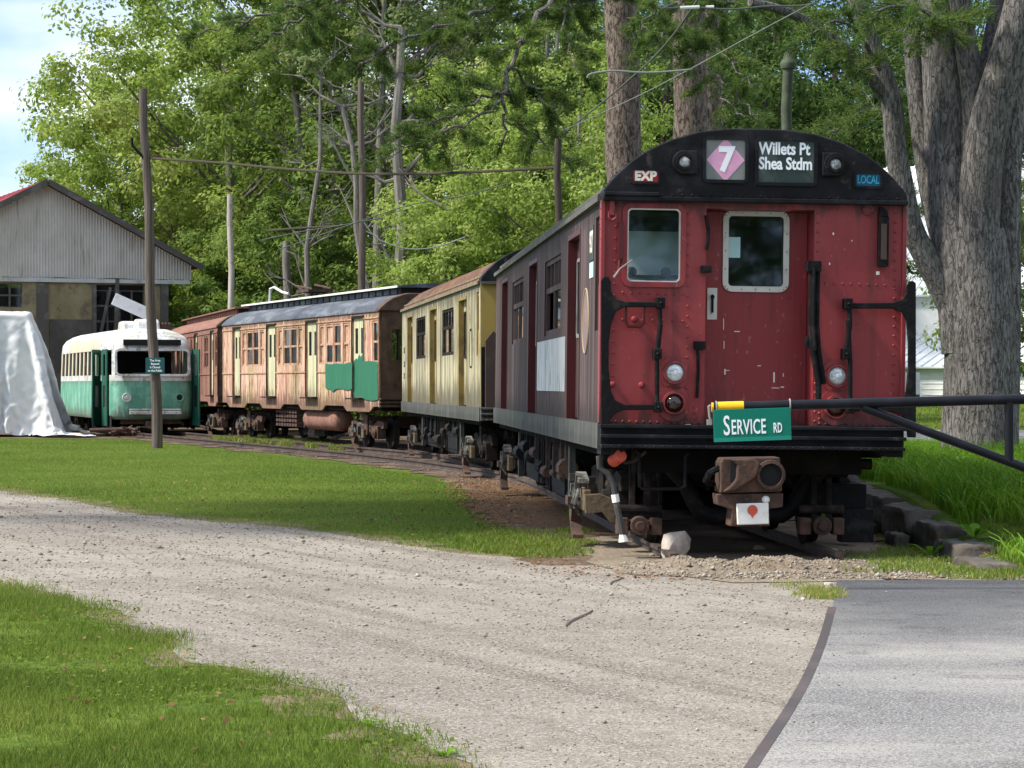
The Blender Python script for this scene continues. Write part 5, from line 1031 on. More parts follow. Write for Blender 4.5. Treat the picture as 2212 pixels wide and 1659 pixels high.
for sgn, mt in ((-1, 'shed_roof_red'), (1, 'shed_roof_red')):
    rfm = MB(); rfm.add([(0, -.45, ZP+.03), (sgn*HWs, -.45, ZE+.03), (sgn*HWs, SD, ZE+.03), (0, SD, ZP+.03), (0, -.45, ZP-.05), (sgn*HWs, -.45, ZE-.05), (sgn*HWs, SD, ZE-.05), (0, SD, ZP-.05)], [(0, 1, 2, 3), (4, 5, 6, 7), (0, 1, 5, 4), (1, 2, 6, 5), (2, 3, 7, 6)])
    ro = rfm.build('roof_slope', mt, shed)
    b = MB(); b.bar((0, -.48, ZP-.02), (sgn*(HWs+.05), -.48, ZE-.05), .05, .21); b.build('barge_board', 'shed_trim', ro)
    b = MB()
    for y in np.arange(.2, SD, .9): b.bar((0, y, ZP+.045), (sgn*HWs, y, ZE+.045), .05, .04)
    b.build('roof_batten', mt, ro)
b = MB(); b.box(-5.3, 5.3, -.12, -.04, ZB-.16, ZB-.02); b.build('fascia', 'shed_fascia', shed)
u1 = su(100, 650)[0]; u2 = su(205, 650)[0]; u3 = su(312, 650)[0]; u4 = su(352, 650)[0]; uw0 = su(-60, 650)[0]; uw1 = su(48, 650)[0]
zw0 = su(150, 664)[1]; zw1 = su(150, 606)[1]
MB().panel(-5.1, u4, 0, ZB-.16, [(uw0, uw1, su(20, 664)[1], su(20, 612)[1]), (u2, u3, 3.3, 5.2)], lambda u, v, d: (u, -d, v), -.2, 0).build('front_wall', 'stucco', shed)
MB().panel(u1+.1, u2-.12, 0, su(150, 690)[1], [], lambda u, v, d: (u, -d, v), .002, .03).build('damp_course', 'stucco_dark', shed)
p = MB(); p.box(u1-.35, u1+.06, -.1, -.001, 0, 5.2); p.box(u2-.1, u2+.04, -.08, -.001, 0, 5.2); p.box(u4-.1, u4+.18, -.1, .2, 0, 5.25); p.build('pilaster', 'shed_trim', shed)
for (a, b_, z0, z1, nx_, nz_) in ((uw0, uw1, su(20, 664)[1], su(20, 612)[1], 4, 2), (u2+.02, u3-.02, 3.3, 5.0, 4, 3)):
    w = MB(); hs = []; fw = lambda u, v, d: (u, .05-d, v)
    for i in range(nx_):
        for j in range(nz_): hs.append((a+(b_-a)*i/nx_+.03, a+(b_-a)*(i+1)/nx_-.03, z0+(z1-z0)*j/nz_+.03, z0+(z1-z0)*(j+1)/nz_-.03))
    w.panel(a, b_, z0, z1, hs, fw, -.04, .03); wo_ = w.build('window', 'shed_trim', shed)
    for h in (hs if nz_ == 2 else []): MB().panel(*h, [], fw, -.02, -.015).build('pane', 'glass_dirty', wo_)
b = MB(); b.bar((u2+.15, -.05, 3.2), (u2+.55, -.05, 5.1), .1); b.bar((u2+.75, -.07, 3.1), (u2+.8, -.07, 5.4), .14); b.build('loose_timber', 'shed_trim', shed)
sw = MB(); sw.add([(-5.1, .2, 0), (-5.1, SD, 0), (-5.1, SD, 5.8), (-5.1, .2, 5.8), (u4+.1, .2, 0), (u4+.1, SD, 0), (u4+.1, SD, 5.6), (u4+.1, .2, 5.6)], [(0, 1, 2, 3), (4, 5, 6, 7), (1, 5, 6, 2)]); sw.build('side_wall', 'shed_trim', shed)
p = su(284, 660, -4); bd = MB(); bd.box(-.62, .62, -.04, .04, -.2, .2)
for k in (-.09, .02, .12): bd.box(-.62, .62, -.052, -.041, k, k+.02)
o = bd.build('white_board', 'white_board'); o.location = wp(283, 662, 82.5); o.rotation_euler = (0, R(24), R(14)); tag(o, 'tilted white sheet metal board lying above the streetcar roof', 'board')

# ------------------------------------------------------------------ the white barn
bx, by = 14.8, 88.0; BR = R(-38); barn = tag(empty('barn', (bx, by, 0), (0, 0, BR)), 'white clapboard barn with pale ribbed metal roofs behind the big tree', 'barn')
W0, W1 = -7.0, 16.0
fB = lambda u, v, d: (u, -d, v)
MB().panel(W0, W1, .4, 2.25, [(-1.2, -.5, 1.0, 2.0)], fB, -.2, 0).build('lower_wall', 'white_clap', barn)
lr = MB(); lr.add([(W0-.3, -.3, 2.2), (W1, -.3, 2.2), (W1, 3.2, 3.45), (W0-.3, 3.2, 3.45), (W0-.3, -.3, 2.14), (W1, -.3, 2.14), (W1, 3.2, 3.39), (W0-.3, 3.2, 3.39)], [(0, 1, 2, 3), (4, 5, 6, 7), (0, 1, 5, 4), (0, 3, 7, 4)]); lro = lr.build('lower_roof', 'barn_roof', barn)
for x in np.arange(W0, W1, .42):
    s = MB(); s.bar((x, -.3, 2.225), (x, 3.2, 3.475), .05, .05); s.build('roof_rib', 'barn_roof', lro)
uwin = []
MB().panel(W0, W1, 3.0, 5.0, [(x, x+.75, 3.65, 4.45) for x in (-4.2, -1.1, 2.0, 5.1)], lambda u, v, d: (u, 3.2-d, v), -.2, 0).build('upper_wall', 'white_clap', barn)
for x in (-4.2, -1.1, 2.0, 5.1):
    fw = lambda u, v, d: (u, 3.24-d, v); w = MB(); hs = [(x+.06+i*.22, x+.06+i*.22+.18, 3.71+j*.25, 3.71+j*.25+.2) for i in range(3) for j in range(3)]
    w.panel(x, x+.75, 3.65, 4.45, hs, fw, -.04, .02); w = w.build('window', 'white_clap', barn); MB().panel(x+.02, x+.73, 3.67, 4.43, [], fw, -.06, -.05).build('pane', 'dark_void', w)
ur = MB(); ur.add([(W0-.3, 2.9, 4.85), (W1, 2.9, 4.85), (W1, 9.2, 10.2), (W0-.3, 9.2, 10.2), (W0-.3, 2.9, 4.79), (W1, 2.9, 4.79), (W1, 9.2, 10.14), (W0-.3, 9.2, 10.14)], [(0, 1, 2, 3), (4, 5, 6, 7), (0, 1, 5, 4), (0, 3, 7, 4)]); uro = ur.build('upper_roof', 'barn_roof', barn)
for x in np.arange(W0, W1, .42):
    s = MB(); s.bar((x, 2.9, 4.875), (x, 9.2, 10.225), .05, .05); s.build('roof_rib', 'barn_roof', uro)
s = MB()
for z in np.arange(.6, 2.1, .2): s.box(W0, -1.3, -.02, -.001, z, z+.02); s.box(-.4, W1, -.02, -.001, z, z+.02)
s.build('clapboard', 'white_clap', barn)
ew = MB(); ew.add([(W0, 3.2, .4), (W0, 15, .4), (W0, 15, 5), (W0, 9.2, 10.1), (W0, 3.2, 5)], [(0, 1, 2, 3, 4)]); ew.add([(W0, 0, .4), (W0, 3.2, .4), (W0, 3.2, 3.3), (W0, 0, 2.2)], [(0, 1, 2, 3)]); ew.build('end_wall', 'white_clap', barn)

# ------------------------------------------------------------------ poles and overhead wires
def pole(px_top, py_top, px_bot, Y, rad, mat, label, name='utility_pole', r2=None, zb=None):
    zb = float(ground_h((px_bot-CX)/F*Y, Y)) if zb is None else zb
    tx, _, tz = wp(px_top, py_top, Y); bx_ = (px_bot-CX)/F*Y; o = empty(name, (bx_, Y, zb)); m = MB(); n = 9
    H = tz-zb; pts = [((tx-bx_)*k/n+.03*math.sin(k*1.3)*(0 < k < n), 0, -.3 if k == 0 else H*k/n) for k in range(n+1)]
    m.tube(pts, [rad+((r2 or rad*.72)-rad)*k/n for k in range(n+1)], 12); m.build('shaft', mat, o, smooth=True); return tag(o, label, 'pole'), H, tx-bx_
p1, H1, d1 = pole(309, 192, 340, 61.3, .135, 'pole_wood', 'bare brown wooden pole on the lawn in front of the streetcar', r2=.10)
m = MB(); z = wp(0, 335, 61.3)[2]; m.bar((-.3, -.05, z-.1), (-.6, -.05, z+.22), .09, .07); m.tube([(-.6, -.05, z+.2), (-.62, -.05, z+.42)], .03, 6); m.build('bracket', 'black_iron', p1)
m = MB(); m.box(-.12, .12, -.16, -.1, z-.12, z-.02); m.build('clamp', 'rusty_iron', p1)
p2, H2, d2 = pole(1206, 300, 1206, 47, .075, 'bark_dark', 'slim dark pole rising just behind the red car', r2=.065)
p3, H3, d3 = pole(780, 178, 785, 78, .13, 'pole_wood', 'tall brown wooden pole behind the orange railcar', r2=.10)
p4, H4, d4 = pole(497, 420, 501, 88, .13, 'pale_wood', 'pale weathered pole behind the maroon railcar roof', r2=.1)
p5, H5, d5 = pole(619, 522, 622, 92, .17, 'bark_light', 'short grey stub pole among the bushes behind the orange railcar', r2=.14)
p6, H6, d6 = pole(1703, 142, 1690, 41, .105, 'green_steel', 'mossy green steel pole with domed cap behind the red car roof', 'steel_pole', r2=.085)
m = MB(); m.tube([(d6, 0, H6-.05), (d6, 0, H6+.02), (d6, 0, H6+.06), (d6, 0, H6+.12), (d6, 0, H6+.2), (d6, 0, H6+.26)], [.115, .14, .13, .085, .07, .02], 14); m.build('pole_cap', 'green_steel', p6, smooth=True)
def wire(pts, Y, rad, mat, label, name='overhead_wire'):
    w = [Vector(wp(x, y, Y if not hasattr(Y, '__len__') else Y[i])) for i, (x, y) in enumerate(pts)]
    P = chaikin([tuple(v) for v in w], 3); o0 = Vector(P[0]); m = MB(); m.tube([Vector(q)-o0 for q in P], rad, 6); o = m.build(name, mat, smooth=True); o.location = o0; return tag(o, label, 'wire')
wire([(325, 342), (460, 350), (600, 364), (760, 376), (900, 376), (1040, 371), (1200, 362)], [61.3, 58, 55, 52, 50, 48, 47], .028, 'span_rust', 'thick rusty span line from the bare lawn pole to the slim dark pole', 'span_line')
wire([(1758, 5), (1620, 78), (1490, 150), (1385, 205), (1260, 262), (1150, 312)], [30, 34, 38, 42, 48, 54], .008, 'wire_pale', 'pale taut trolley wire running down from the top edge above the red car')
wire([(1520, -20), (1440, 100), (1340, 190), (1240, 270), (1180, 320), (1140, 335)], [36, 40, 44, 50, 56, 60], .016, 'wire_grey', 'grey slack wire crossing the left pine trunk')
wire([(575, 499), (640, 493), (740, 488)], [80, 79, 78], .035, 'span_rust', 'straight rusty bracket rod beside the tall brown pole', 'bracket_rod')
wire([(560, 520), (650, 500), (720, 490), (830, 470)], 76, .016, 'wire_grey', 'thin sloping wire left of the tall brown pole')
wire([(786, 480), (810, 515), (860, 535), (900, 540), (950, 533), (1005, 512)], 74, .018, 'wire_pale', 'pale drooping cable looping right from the tall brown pole')
wire([(600, 540), (700, 505), (800, 470), (890, 440), (1000, 425), (1100, 395)], 70, .014, 'wire_grey', 'thin wire rising right behind the drooping cable')
wire([(1268, 168), (1272, 160), (1300, 155), (1330, 152), (1390, 158), (1465, 153), (1495, 150)], 38, .014, 'wire_pale', 'pale bent pull-off arm crossing both pine trunks', 'pull_off_arm')
wire([(1440, 18), (1500, 15), (1580, 22), (1660, 12), (1720, 14), (1760, 8)], 31, .012, 'wire_grey', 'thin cross wire along the top edge by the right pine')
m = MB(); m.cyl((-.12, 0, 0), (.12, .0, .01), .022, 8); m.tube([(.2, 0, .01), (.3, 0, .012)], .02, 8); o = m.build('insulator', 'white_paint'); o.location = wp(1490, 17, 31); tag(o, 'small white and orange insulator on the cross wire by the pine', 'insulator')

# the notice on the pole
z = wp(0, 790, 61.3)
s = empty('warning_sign', (z[0], 61.1, 0)); s.location = (wp(337, 790, 61.3)[0], 61.15, wp(0, 790, 61.3)[2]); tag(s, 'small dark teal notice board fixed to the bare lawn pole', 'sign')
m = MB(); m.box(-.23, .23, -.012, .012, -.19, .19); m.build('board', 'teal_sign', s, bevel=.006)
for i, t in enumerate(('The Area', 'Beyond', 'is Closed', 'to the Public')): text_obj('lettering', t, .052, 'white_letter', s, (0, -.015, .125-.083*i), FACE, xs=.95, bold=.002)

# ------------------------------------------------------------------ the barrier gate and its street sign
GYd = 18.6
gate = tag(empty('barrier_gate', (4.55, GYd, 0)), 'black pipe barrier gate with yellow band near its tip', 'gate')
def gl(px, py, Y=GYd): p = wp(px, py, Y); return Vector((p[0]-4.55, p[1]-GYd, p[2]))
m = MB(); m.tube([gl(1541, 880), gl(1900, 870), gl(2420, 857)], .038, 16); m.build('top_rail', 'gate_black', gate, smooth=True)
m = MB(); m.tube([gl(1537, 880), gl(1545, 880)], .036, 14); m.tube([gl(1549, 879.8), gl(1606, 878)], .0402, 16); m.build('yellow_band', 'gate_yellow', gate, smooth=True)
m = MB(); m.tube([gl(1862, 880), gl(1950, 913), gl(2100, 968), gl(2212, 1010), gl(2420, 1088)], .034, 14); m.build('diagonal_brace', 'gate_black', gate, smooth=True)
m = MB(); m.tube([gl(2180, 866), gl(2180, 998)], .034, 14); m.build('upright', 'gate_black', gate, smooth=True)
m = MB(); m.tube([gl(2428, 800), Vector((gl(2428, 800).x, 0, -.2))], .07, 14); m.build('hinge_post', 'gate_black', gate, smooth=True)
m = MB(); m.tube([gl(1535, 876), gl(1531, 878), gl(1533, 900), gl(1536, 908)], .010, 7); m.box(gl(1527, 915).x, gl(1538, 915).x, -.02, .02, gl(1530, 918).z, gl(1530, 906).z); m.build('padlock', 'grey_metal', gate)
m = MB()
for px in (1547, 1706):
    c = gl(px, 880 if px < 1600 else 875); m.tube([c+Vector((0, .044*math.cos(t), .044*math.sin(t))) for t in np.linspace(0, 2*math.pi, 15)], .006, 6, cap=False)
m.build('wire_tie', 'grey_metal', gate)
so_ = empty('street_sign', wp(1625, 922, GYd-.045), (0, R(-1.9), 0)); tag(so_, 'green street name sign hanging from the barrier gate', 'sign')
m = MB(); m.box(-.288, .288, -.004, .004, -.105, .135); m.build('sign_plate', 'street_green', so_, bevel=.003)
m = MB(); m.box(-.287, .287, -.011, -.0045, -.104, -.075); m.build('lower_flange', 'street_green_edge', so_)
for t, h, x, z_, xs_ in (('S', .150, -.190, .008, .56), ('ERVICE', .112, -.028, -.004, .515), ('RD', .074, .188, -.016, .48)):
    text_obj('lettering', t, h, 'white_letter', so_, (x, -.0065, z_), FACE, xs=xs_, bold=.002, space=1.05)

# ------------------------------------------------------------------ rocks, stones, retaining wall
def rock(name, label, loc, sx, sy, sz, mat, seed, cat='rock', group=None, sub=2, amp=.22, parent=None, rot=0):
    bm = bmesh.new(); bmesh.ops.create_icosphere(bm, subdivisions=sub, radius=1.0); r = np.random.RandomState(seed); ks = r.normal(size=(9, 3)); ks /= np.linalg.norm(ks, axis=1)[:, None]; hs = r.uniform(.55, .95, 9)
    for v in bm.verts:
        p = np.array(v.co)
        for k, h in zip(ks, hs):
            d = p.dot(k)
            if d > h: p = p-k*(d-h)*.85
        p = p*(1+r.normal()*amp*.12); v.co = (p[0]*sx, p[1]*sy, p[2]*sz)
    me = bpy.data.meshes.new(name); bm.to_mesh(me); bm.free(); o = mesh_obj(name, me, mat, parent); o.location = loc; o.rotation_euler = (0, 0, rot)
    if label: tag(o, label, cat, group)
    return o
g_ = gp(1455, 1207); o = rock('boulder', 'large pale angular boulder in front of the red car', (g_[0], g_[1]-.25, .13), .15, .13, .175, 'rock_pale', 51, sub=2)
o.rotation_euler = (0, R(12), .4)
for k in o.data.polygons: pass
for (px, py, s_, lb) in ((1799, 1206, .075, 'small pale round rock by the right wheel of the red car'), (1409, 1203, .032, 'flat yellowish stone left of the large boulder'), (1432, 1196, .035, 'small brown stone touching the large boulder'), (1640, 1190, .055, 'half buried pale stone under the coupler'), (1790, 1268, .04, 'pale stone at the corner of the asphalt drive'), (1777, 1228, .022, 'tiny white stone beside the dry grass tuft'), (1480, 1222, .03, 'dark flat stone on the gravel below the large boulder'), (1735, 1297, .02, 'tiny chip of stone on the gravel near the dry tuft')):
    q = gp(px, py); rock('stone', lb, (q[0], q[1], s_*.4), s_, s_*.9, s_*.75, 'rock_pale' if 'dark' not in lb else 'wall_stone', int(px), sub=2)
wall = tag(empty('retaining_wall', (3.95, 20.4, 0)), 'low retaining wall of dark rough stone blocks right of the red car', 'wall')
def block(x0, x1, y0, y1, z0, z1, seed):
    bm = bmesh.new(); bmesh.ops.create_cube(bm, size=1.0); bmesh.ops.subdivide_edges(bm, edges=bm.edges[:], cuts=5, use_grid_fill=True); r = np.random.RandomState(seed)
    for v in bm.verts:
        p = np.array(v.co); q = p*(1-.10*(np.abs(p*2).min()**3))+.02*np.array([math.sin(seed+5*p[1]), math.sin(seed*2+4*p[2]), 1.5*math.sin(seed+4*p[1]+3*p[0])]); n_ = r.normal(size=3)*.006
        v.co = ((x0+x1)/2+(q[0])*(x1-x0)+n_[0], (y0+y1)/2+q[1]*(y1-y0)+n_[1], (z0+z1)/2+q[2]*(z1-z0)+n_[2])
    me = bpy.data.meshes.new('stone_block'); bm.to_mesh(me); bm.free(); me.polygons.foreach_set('use_smooth', np.ones(len(me.polygons), bool)); return mesh_obj('stone_block', me, 'wall_stone', wall)
yb = [(.1, 1.3, -.06, .07), (1.34, 2.5, -.06, .15), (2.54, 3.9, -.05, .25), (3.95, 5.6, -.02, .33), (5.65, 7.6, -.04, .38), (7.65, 9.9, 0, .40)]
for i, (a, b, z0, z1) in enumerate(yb): block(-.12+.03*(i % 3), .22+.04*(i % 2), a, b, z0, z1, 40+i)
for i, (a, b) in enumerate(((3.4, 4.1), (5.6, 6.3))): block(-.30, -.16, a, b, -.05, .12, 60+i)
# ------------------------------------------------------------------ foliage makers
def unit(v): return v/np.linalg.norm(v, axis=-1, keepdims=True)
def leaves_mesh(name, C, Nrm, size, rnd, asp=.55):
    n = len(C); r = np.random.RandomState(n % 1000+1); a = unit(r.normal(size=(n, 3))); t = unit(np.cross(Nrm, a)); b = np.cross(Nrm, t)
    s = size[:, None]; V = np.stack([C-t*s*.5, C+b*s*asp*.5-Nrm*s*.05, C+t*s*.5-Nrm*s*.12, C-b*s*asp*.5-Nrm*s*.05], 1).reshape(-1, 3)
    return fast_mesh(name, V, np.arange(4*n).reshape(n, 4), rnd)
def tree_data(seed, H, Rr, cb, tr, ncl, nl, ls, clr=.16, lean=(0, 0), fork=1, limbs=22, out=2.2, top=.82, gaps=0):
    r = np.random.RandomState(seed); tm = MB()
    def axis(t, k): return np.array([lean[0]*t+.25*math.sin(t*5+k)*t, lean[1]*t+.2*math.cos(t*4+k*2)*t, H*top*t])
    for k in range(fork):
        off = np.array([(k-(fork-1)/2)*tr*1.6, r.normal()*.2, 0]); sp = np.array([(k-(fork-1)/2)*Rr*.35, r.normal()*.6, 0]) if fork > 1 else np.zeros(3)
        pts = [tuple(axis(t, k)+off+sp*t**1.3) if t > 0 else (off[0], off[1], -.4) for t in np.linspace(0, 1, 10)]
        tm.tube(pts, [tr*(1.25 if i == 0 else 1-.78*i/9) for i in range(10)], 9)
    # lumpy envelope
    kd = unit(r.normal(size=(14, 3))); ka = r.uniform(-.28, .30, 14); D = unit(r.normal(size=(ncl, 3))); rad = r.uniform(0, 1, ncl)**(1/out)
    lump = 1+(np.maximum(0, D@kd.T)**6*ka).sum(1); hz = (H-cb)/2; Cc = D*rad[:, None]*lump[:, None]*np.array([Rr, Rr, hz]); Cc[:, 2] += cb+hz; Cc[:, 0] += lean[0]*.7; Cc[:, 1] += lean[1]*.7
    Cc = Cc[Cc[:, 2] > cb*.9]
    if gaps:
        gd = Cc[r.randint(0, len(Cc), gaps)]
        keep = np.min(np.linalg.norm(Cc[:, None]-gd[None], axis=2), axis=1) > Rr*.22; Cc = Cc[keep]
    for c in Cc[r.permutation(len(Cc))[:limbs]]:
        z0 = min(max(cb*.55, c[2]-abs(c[0])*.7-1.0), H*top*.92); t0 = z0/(H*top); a0 = axis(t0, r.randint(fork)); m_ = (a0+c)/2+np.array([0, 0, -.3+r.normal()*.3])
        q = np.array(chaikin([a0, m_, c], 2)); q[1:-1] += r.normal(size=(len(q)-2, 3))*.08; r0 = tr*.34*(1-t0*.6); tm.tube([tuple(x) for x in q], list(np.linspace(r0, .015, len(q))), 6)
        for _ in range(2):
            e = c+r.normal(size=3)*Rr*.15; s0 = q[len(q)//2+r.randint(-1, 2)]; tm.tube([tuple(s0), tuple((s0+e)/2+r.normal(size=3)*.15), tuple(e)], [r0*.4, r0*.25, .012], 5)
    rc = r.uniform(.6, 1.25, len(Cc))*Rr*clr; idx = np.repeat(np.arange(len(Cc)), nl); n = len(idx); d = unit(r.normal(size=(n, 3))); rr = r.uniform(0, 1, n)**.45
    P = Cc[idx]+d*(rr*rc[idx])[:, None]*np.array([1.15, 1.15, .72]); Nr = unit(d*1.0+np.array([0, 0, .55])+r.normal(size=(n, 3))*.38)
    cl = r.normal(size=len(Cc))*.2; rn = np.clip(.48+cl[idx]+r.normal(size=n)*.2, 0, 1); crown = leaves_mesh('crown', P, Nr, ls*r.uniform(.7, 1.35, n), rn)
    ob = tm.build('trunk', None); tme = ob.data; bpy.data.objects.remove(ob); tme.polygons.foreach_set('use_smooth', np.ones(len(tme.polygons), bool))
    return tme, crown
def place_tree(data, X, Y, label, leaf, bark, name='broadleaf_tree', sc=1.0, rz=0.0, group='trees behind the railcars', cat='tree', szv=None):
    o = empty(name, (X, Y, float(ground_h(X, Y)))); o.rotation_euler = (0, 0, rz); o.scale = (sc, sc, szv or sc)
    for nm, me, mt in (('trunk', data[0], bark), ('crown', data[1], leaf)):
        q = bpy.data.objects.new(nm, me); COL.objects.link(q); q.parent = o
        if not me.materials: me.materials.append(MATS[mt])
        q.material_slots[0].link = 'OBJECT'; q.material_slots[0].material = MATS[mt]
    return tag(o, label, cat, group)
def X_at(px, Y): return (px-CX)/F*Y
T_big = tree_data(11, 21, 8.6, 2.5, .42, 330, 230, .22, .145, limbs=30, out=2.6)
T_mid = tree_data(12, 17, 6.2, 2.0, .30, 190, 220, .21, .16, limbs=24)
T_high = tree_data(13, 23, 6.0, 8.5, .30, 150, 190, .21, .15, fork=2, limbs=26, gaps=5)
T_thin = tree_data(14, 22, 5.0, 9.5, .26, 70, 150, .20, .15, fork=1, limbs=34, gaps=3)
T_low = tree_data(15, 8.5, 4.2, .6, .16, 150, 200, .17, .17, limbs=14)
T_bush = tree_data(16, 3.4, 2.6, .1, .08, 70, 150, .15, .22, limbs=8)
G1 = [
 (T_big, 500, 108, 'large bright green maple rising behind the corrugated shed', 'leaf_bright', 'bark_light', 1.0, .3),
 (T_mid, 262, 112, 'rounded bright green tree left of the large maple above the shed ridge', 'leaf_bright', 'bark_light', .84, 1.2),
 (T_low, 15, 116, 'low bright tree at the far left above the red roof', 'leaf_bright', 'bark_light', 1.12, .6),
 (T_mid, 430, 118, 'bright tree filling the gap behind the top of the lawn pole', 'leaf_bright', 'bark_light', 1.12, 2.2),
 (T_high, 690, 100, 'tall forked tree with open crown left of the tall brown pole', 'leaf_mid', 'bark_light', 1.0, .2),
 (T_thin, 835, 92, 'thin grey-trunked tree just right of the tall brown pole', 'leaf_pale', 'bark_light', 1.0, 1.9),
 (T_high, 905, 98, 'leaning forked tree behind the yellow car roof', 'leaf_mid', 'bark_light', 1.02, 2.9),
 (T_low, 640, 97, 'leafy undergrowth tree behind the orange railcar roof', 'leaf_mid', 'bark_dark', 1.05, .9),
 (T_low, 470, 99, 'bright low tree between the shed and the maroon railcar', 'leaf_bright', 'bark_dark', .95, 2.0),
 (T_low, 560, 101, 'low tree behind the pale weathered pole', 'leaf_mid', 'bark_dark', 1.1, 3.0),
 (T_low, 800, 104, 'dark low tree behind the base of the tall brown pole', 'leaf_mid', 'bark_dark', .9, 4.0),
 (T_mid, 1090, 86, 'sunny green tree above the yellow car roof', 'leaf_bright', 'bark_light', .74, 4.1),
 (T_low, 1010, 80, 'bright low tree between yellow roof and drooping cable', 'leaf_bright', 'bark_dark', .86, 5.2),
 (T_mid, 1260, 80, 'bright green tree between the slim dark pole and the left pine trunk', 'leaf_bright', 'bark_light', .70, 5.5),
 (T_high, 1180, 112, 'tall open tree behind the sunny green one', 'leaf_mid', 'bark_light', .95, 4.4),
 (T_mid, 1430, 92, 'shaded green tree between the two pine trunks', 'leaf_shaded', 'bark_dark', 1.0, 3.3),
 (T_mid, 1650, 106, 'dark green tree behind the mossy steel pole', 'leaf_shaded', 'bark_dark', 1.0, 1.4),
 (T_big, 1800, 112, 'broad dark tree behind the right side of the red car hood', 'leaf_shaded', 'bark_dark', .95, 2.5),
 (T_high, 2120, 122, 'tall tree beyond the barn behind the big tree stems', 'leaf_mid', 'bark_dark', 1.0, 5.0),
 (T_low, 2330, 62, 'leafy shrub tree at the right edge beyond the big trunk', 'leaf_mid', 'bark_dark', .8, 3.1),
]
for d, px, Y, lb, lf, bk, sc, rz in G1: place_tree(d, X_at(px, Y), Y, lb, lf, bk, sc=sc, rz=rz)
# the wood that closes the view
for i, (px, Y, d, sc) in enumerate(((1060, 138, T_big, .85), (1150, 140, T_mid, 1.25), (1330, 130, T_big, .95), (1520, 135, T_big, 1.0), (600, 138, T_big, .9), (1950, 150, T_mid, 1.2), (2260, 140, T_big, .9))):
    place_tree(d, X_at(px, Y), Y, ('dark tree in the wood behind the '+('leaning forked tree', 'slim dark pole', 'left pine trunk', 'right pine trunk', 'stub pole', 'barn roof', 'right edge of the big tree')[i]), 'leaf_shaded' if px > 1200 else 'leaf_mid', 'bark_dark', sc=sc, rz=i*1.1)
for i, (px, Y, sc, lf) in enumerate(((700, 84, 1.1, 'leaf_mid'), (760, 86, .9, 'leaf_mid'), (870, 80, 1.0, 'leaf_mid'), (930, 78, 1.1, 'leaf_bright'), (1060, 72, 1.15, 'leaf_bright'), (1160, 70, 1.2, 'leaf_bright'), (1230, 74, 1.3, 'leaf_bright'), (440, 95, 1.2, 'leaf_bright'), (530, 92, 1.2, 'leaf_mid'), (1400, 74, 1.4, 'leaf_shaded'), (1560, 70, 1.5, 'leaf_shaded'), (1700, 72, 1.2, 'leaf_shaded'))):
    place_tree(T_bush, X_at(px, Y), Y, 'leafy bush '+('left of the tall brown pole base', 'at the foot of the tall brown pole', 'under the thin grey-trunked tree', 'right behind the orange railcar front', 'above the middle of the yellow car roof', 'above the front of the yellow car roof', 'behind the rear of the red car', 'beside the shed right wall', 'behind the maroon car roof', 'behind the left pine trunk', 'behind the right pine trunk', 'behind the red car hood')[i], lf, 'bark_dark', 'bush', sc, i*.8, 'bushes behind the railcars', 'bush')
# bare grey stems in the wood
def bare_tree(px0, py0, px1, py1, Y, rad, seed, label, nb=9):
    r = random.Random(seed); b = (X_at(px1, Y), Y, 0); o = tag(empty('bare_tree', b), label, 'tree', 'bare grey trunks in the wood'); t = Vector(wp(px0, py0, Y))-Vector(b)
    m = MB(); n = 8; pts = [Vector((0, 0, -.3))]+[Vector((t.x*k/n+.12*math.sin(k*1.7+seed), r.uniform(-.1, .1), t.z*k/n)) for k in range(1, n+1)]
    m.tube(pts, [rad*(1-.6*k/n) for k in range(n+1)], 9); m.build('trunk', 'bark_light', o, smooth=True)
    m = MB()
    for k in range(nb):
        q = pts[r.randint(3, n)]; a = r.uniform(-1, 1); L_ = r.uniform(.8, 2.6); e = q+Vector((math.copysign(.4+abs(a), a)*L_*.7, r.uniform(-.5, .5), r.uniform(.0, 1.0)*L_)); mid = (q+e)/2+Vector((0, 0, r.uniform(-.3, .1)))
        m.tube([q, mid, e], [rad*.3, rad*.2, .012], 6)
        for _ in range(3): f = e+Vector((r.uniform(-.7, .7), r.uniform(-.4, .4), r.uniform(-.3, .6))); m.tube([mid+(e-mid)*r.random(), f], [.022, .008], 5)
    tag(m.build('branch', 'bark_light', o), kind='stuff')
bare_tree(860, 60, 866, 600, 84, .30, 1, 'thick bare grey trunk right of the tall brown pole', 12)
bare_tree(1010, 300, 905, 600, 82, .26, 2, 'leaning grey trunk that slants right above the yellow car', 8)
bare_tree(745, 230, 830, 600, 88, .20, 3, 'slanting pale trunk crossing behind the tall brown pole', 12)
bare_tree(700, 150, 640, 600, 90, .14, 4, 'slim bare trunk between the two wooden poles', 12)
bare_tree(905, 120, 845, 600, 95, .2, 5, 'dark forked bare trunk behind the thick grey one', 10)

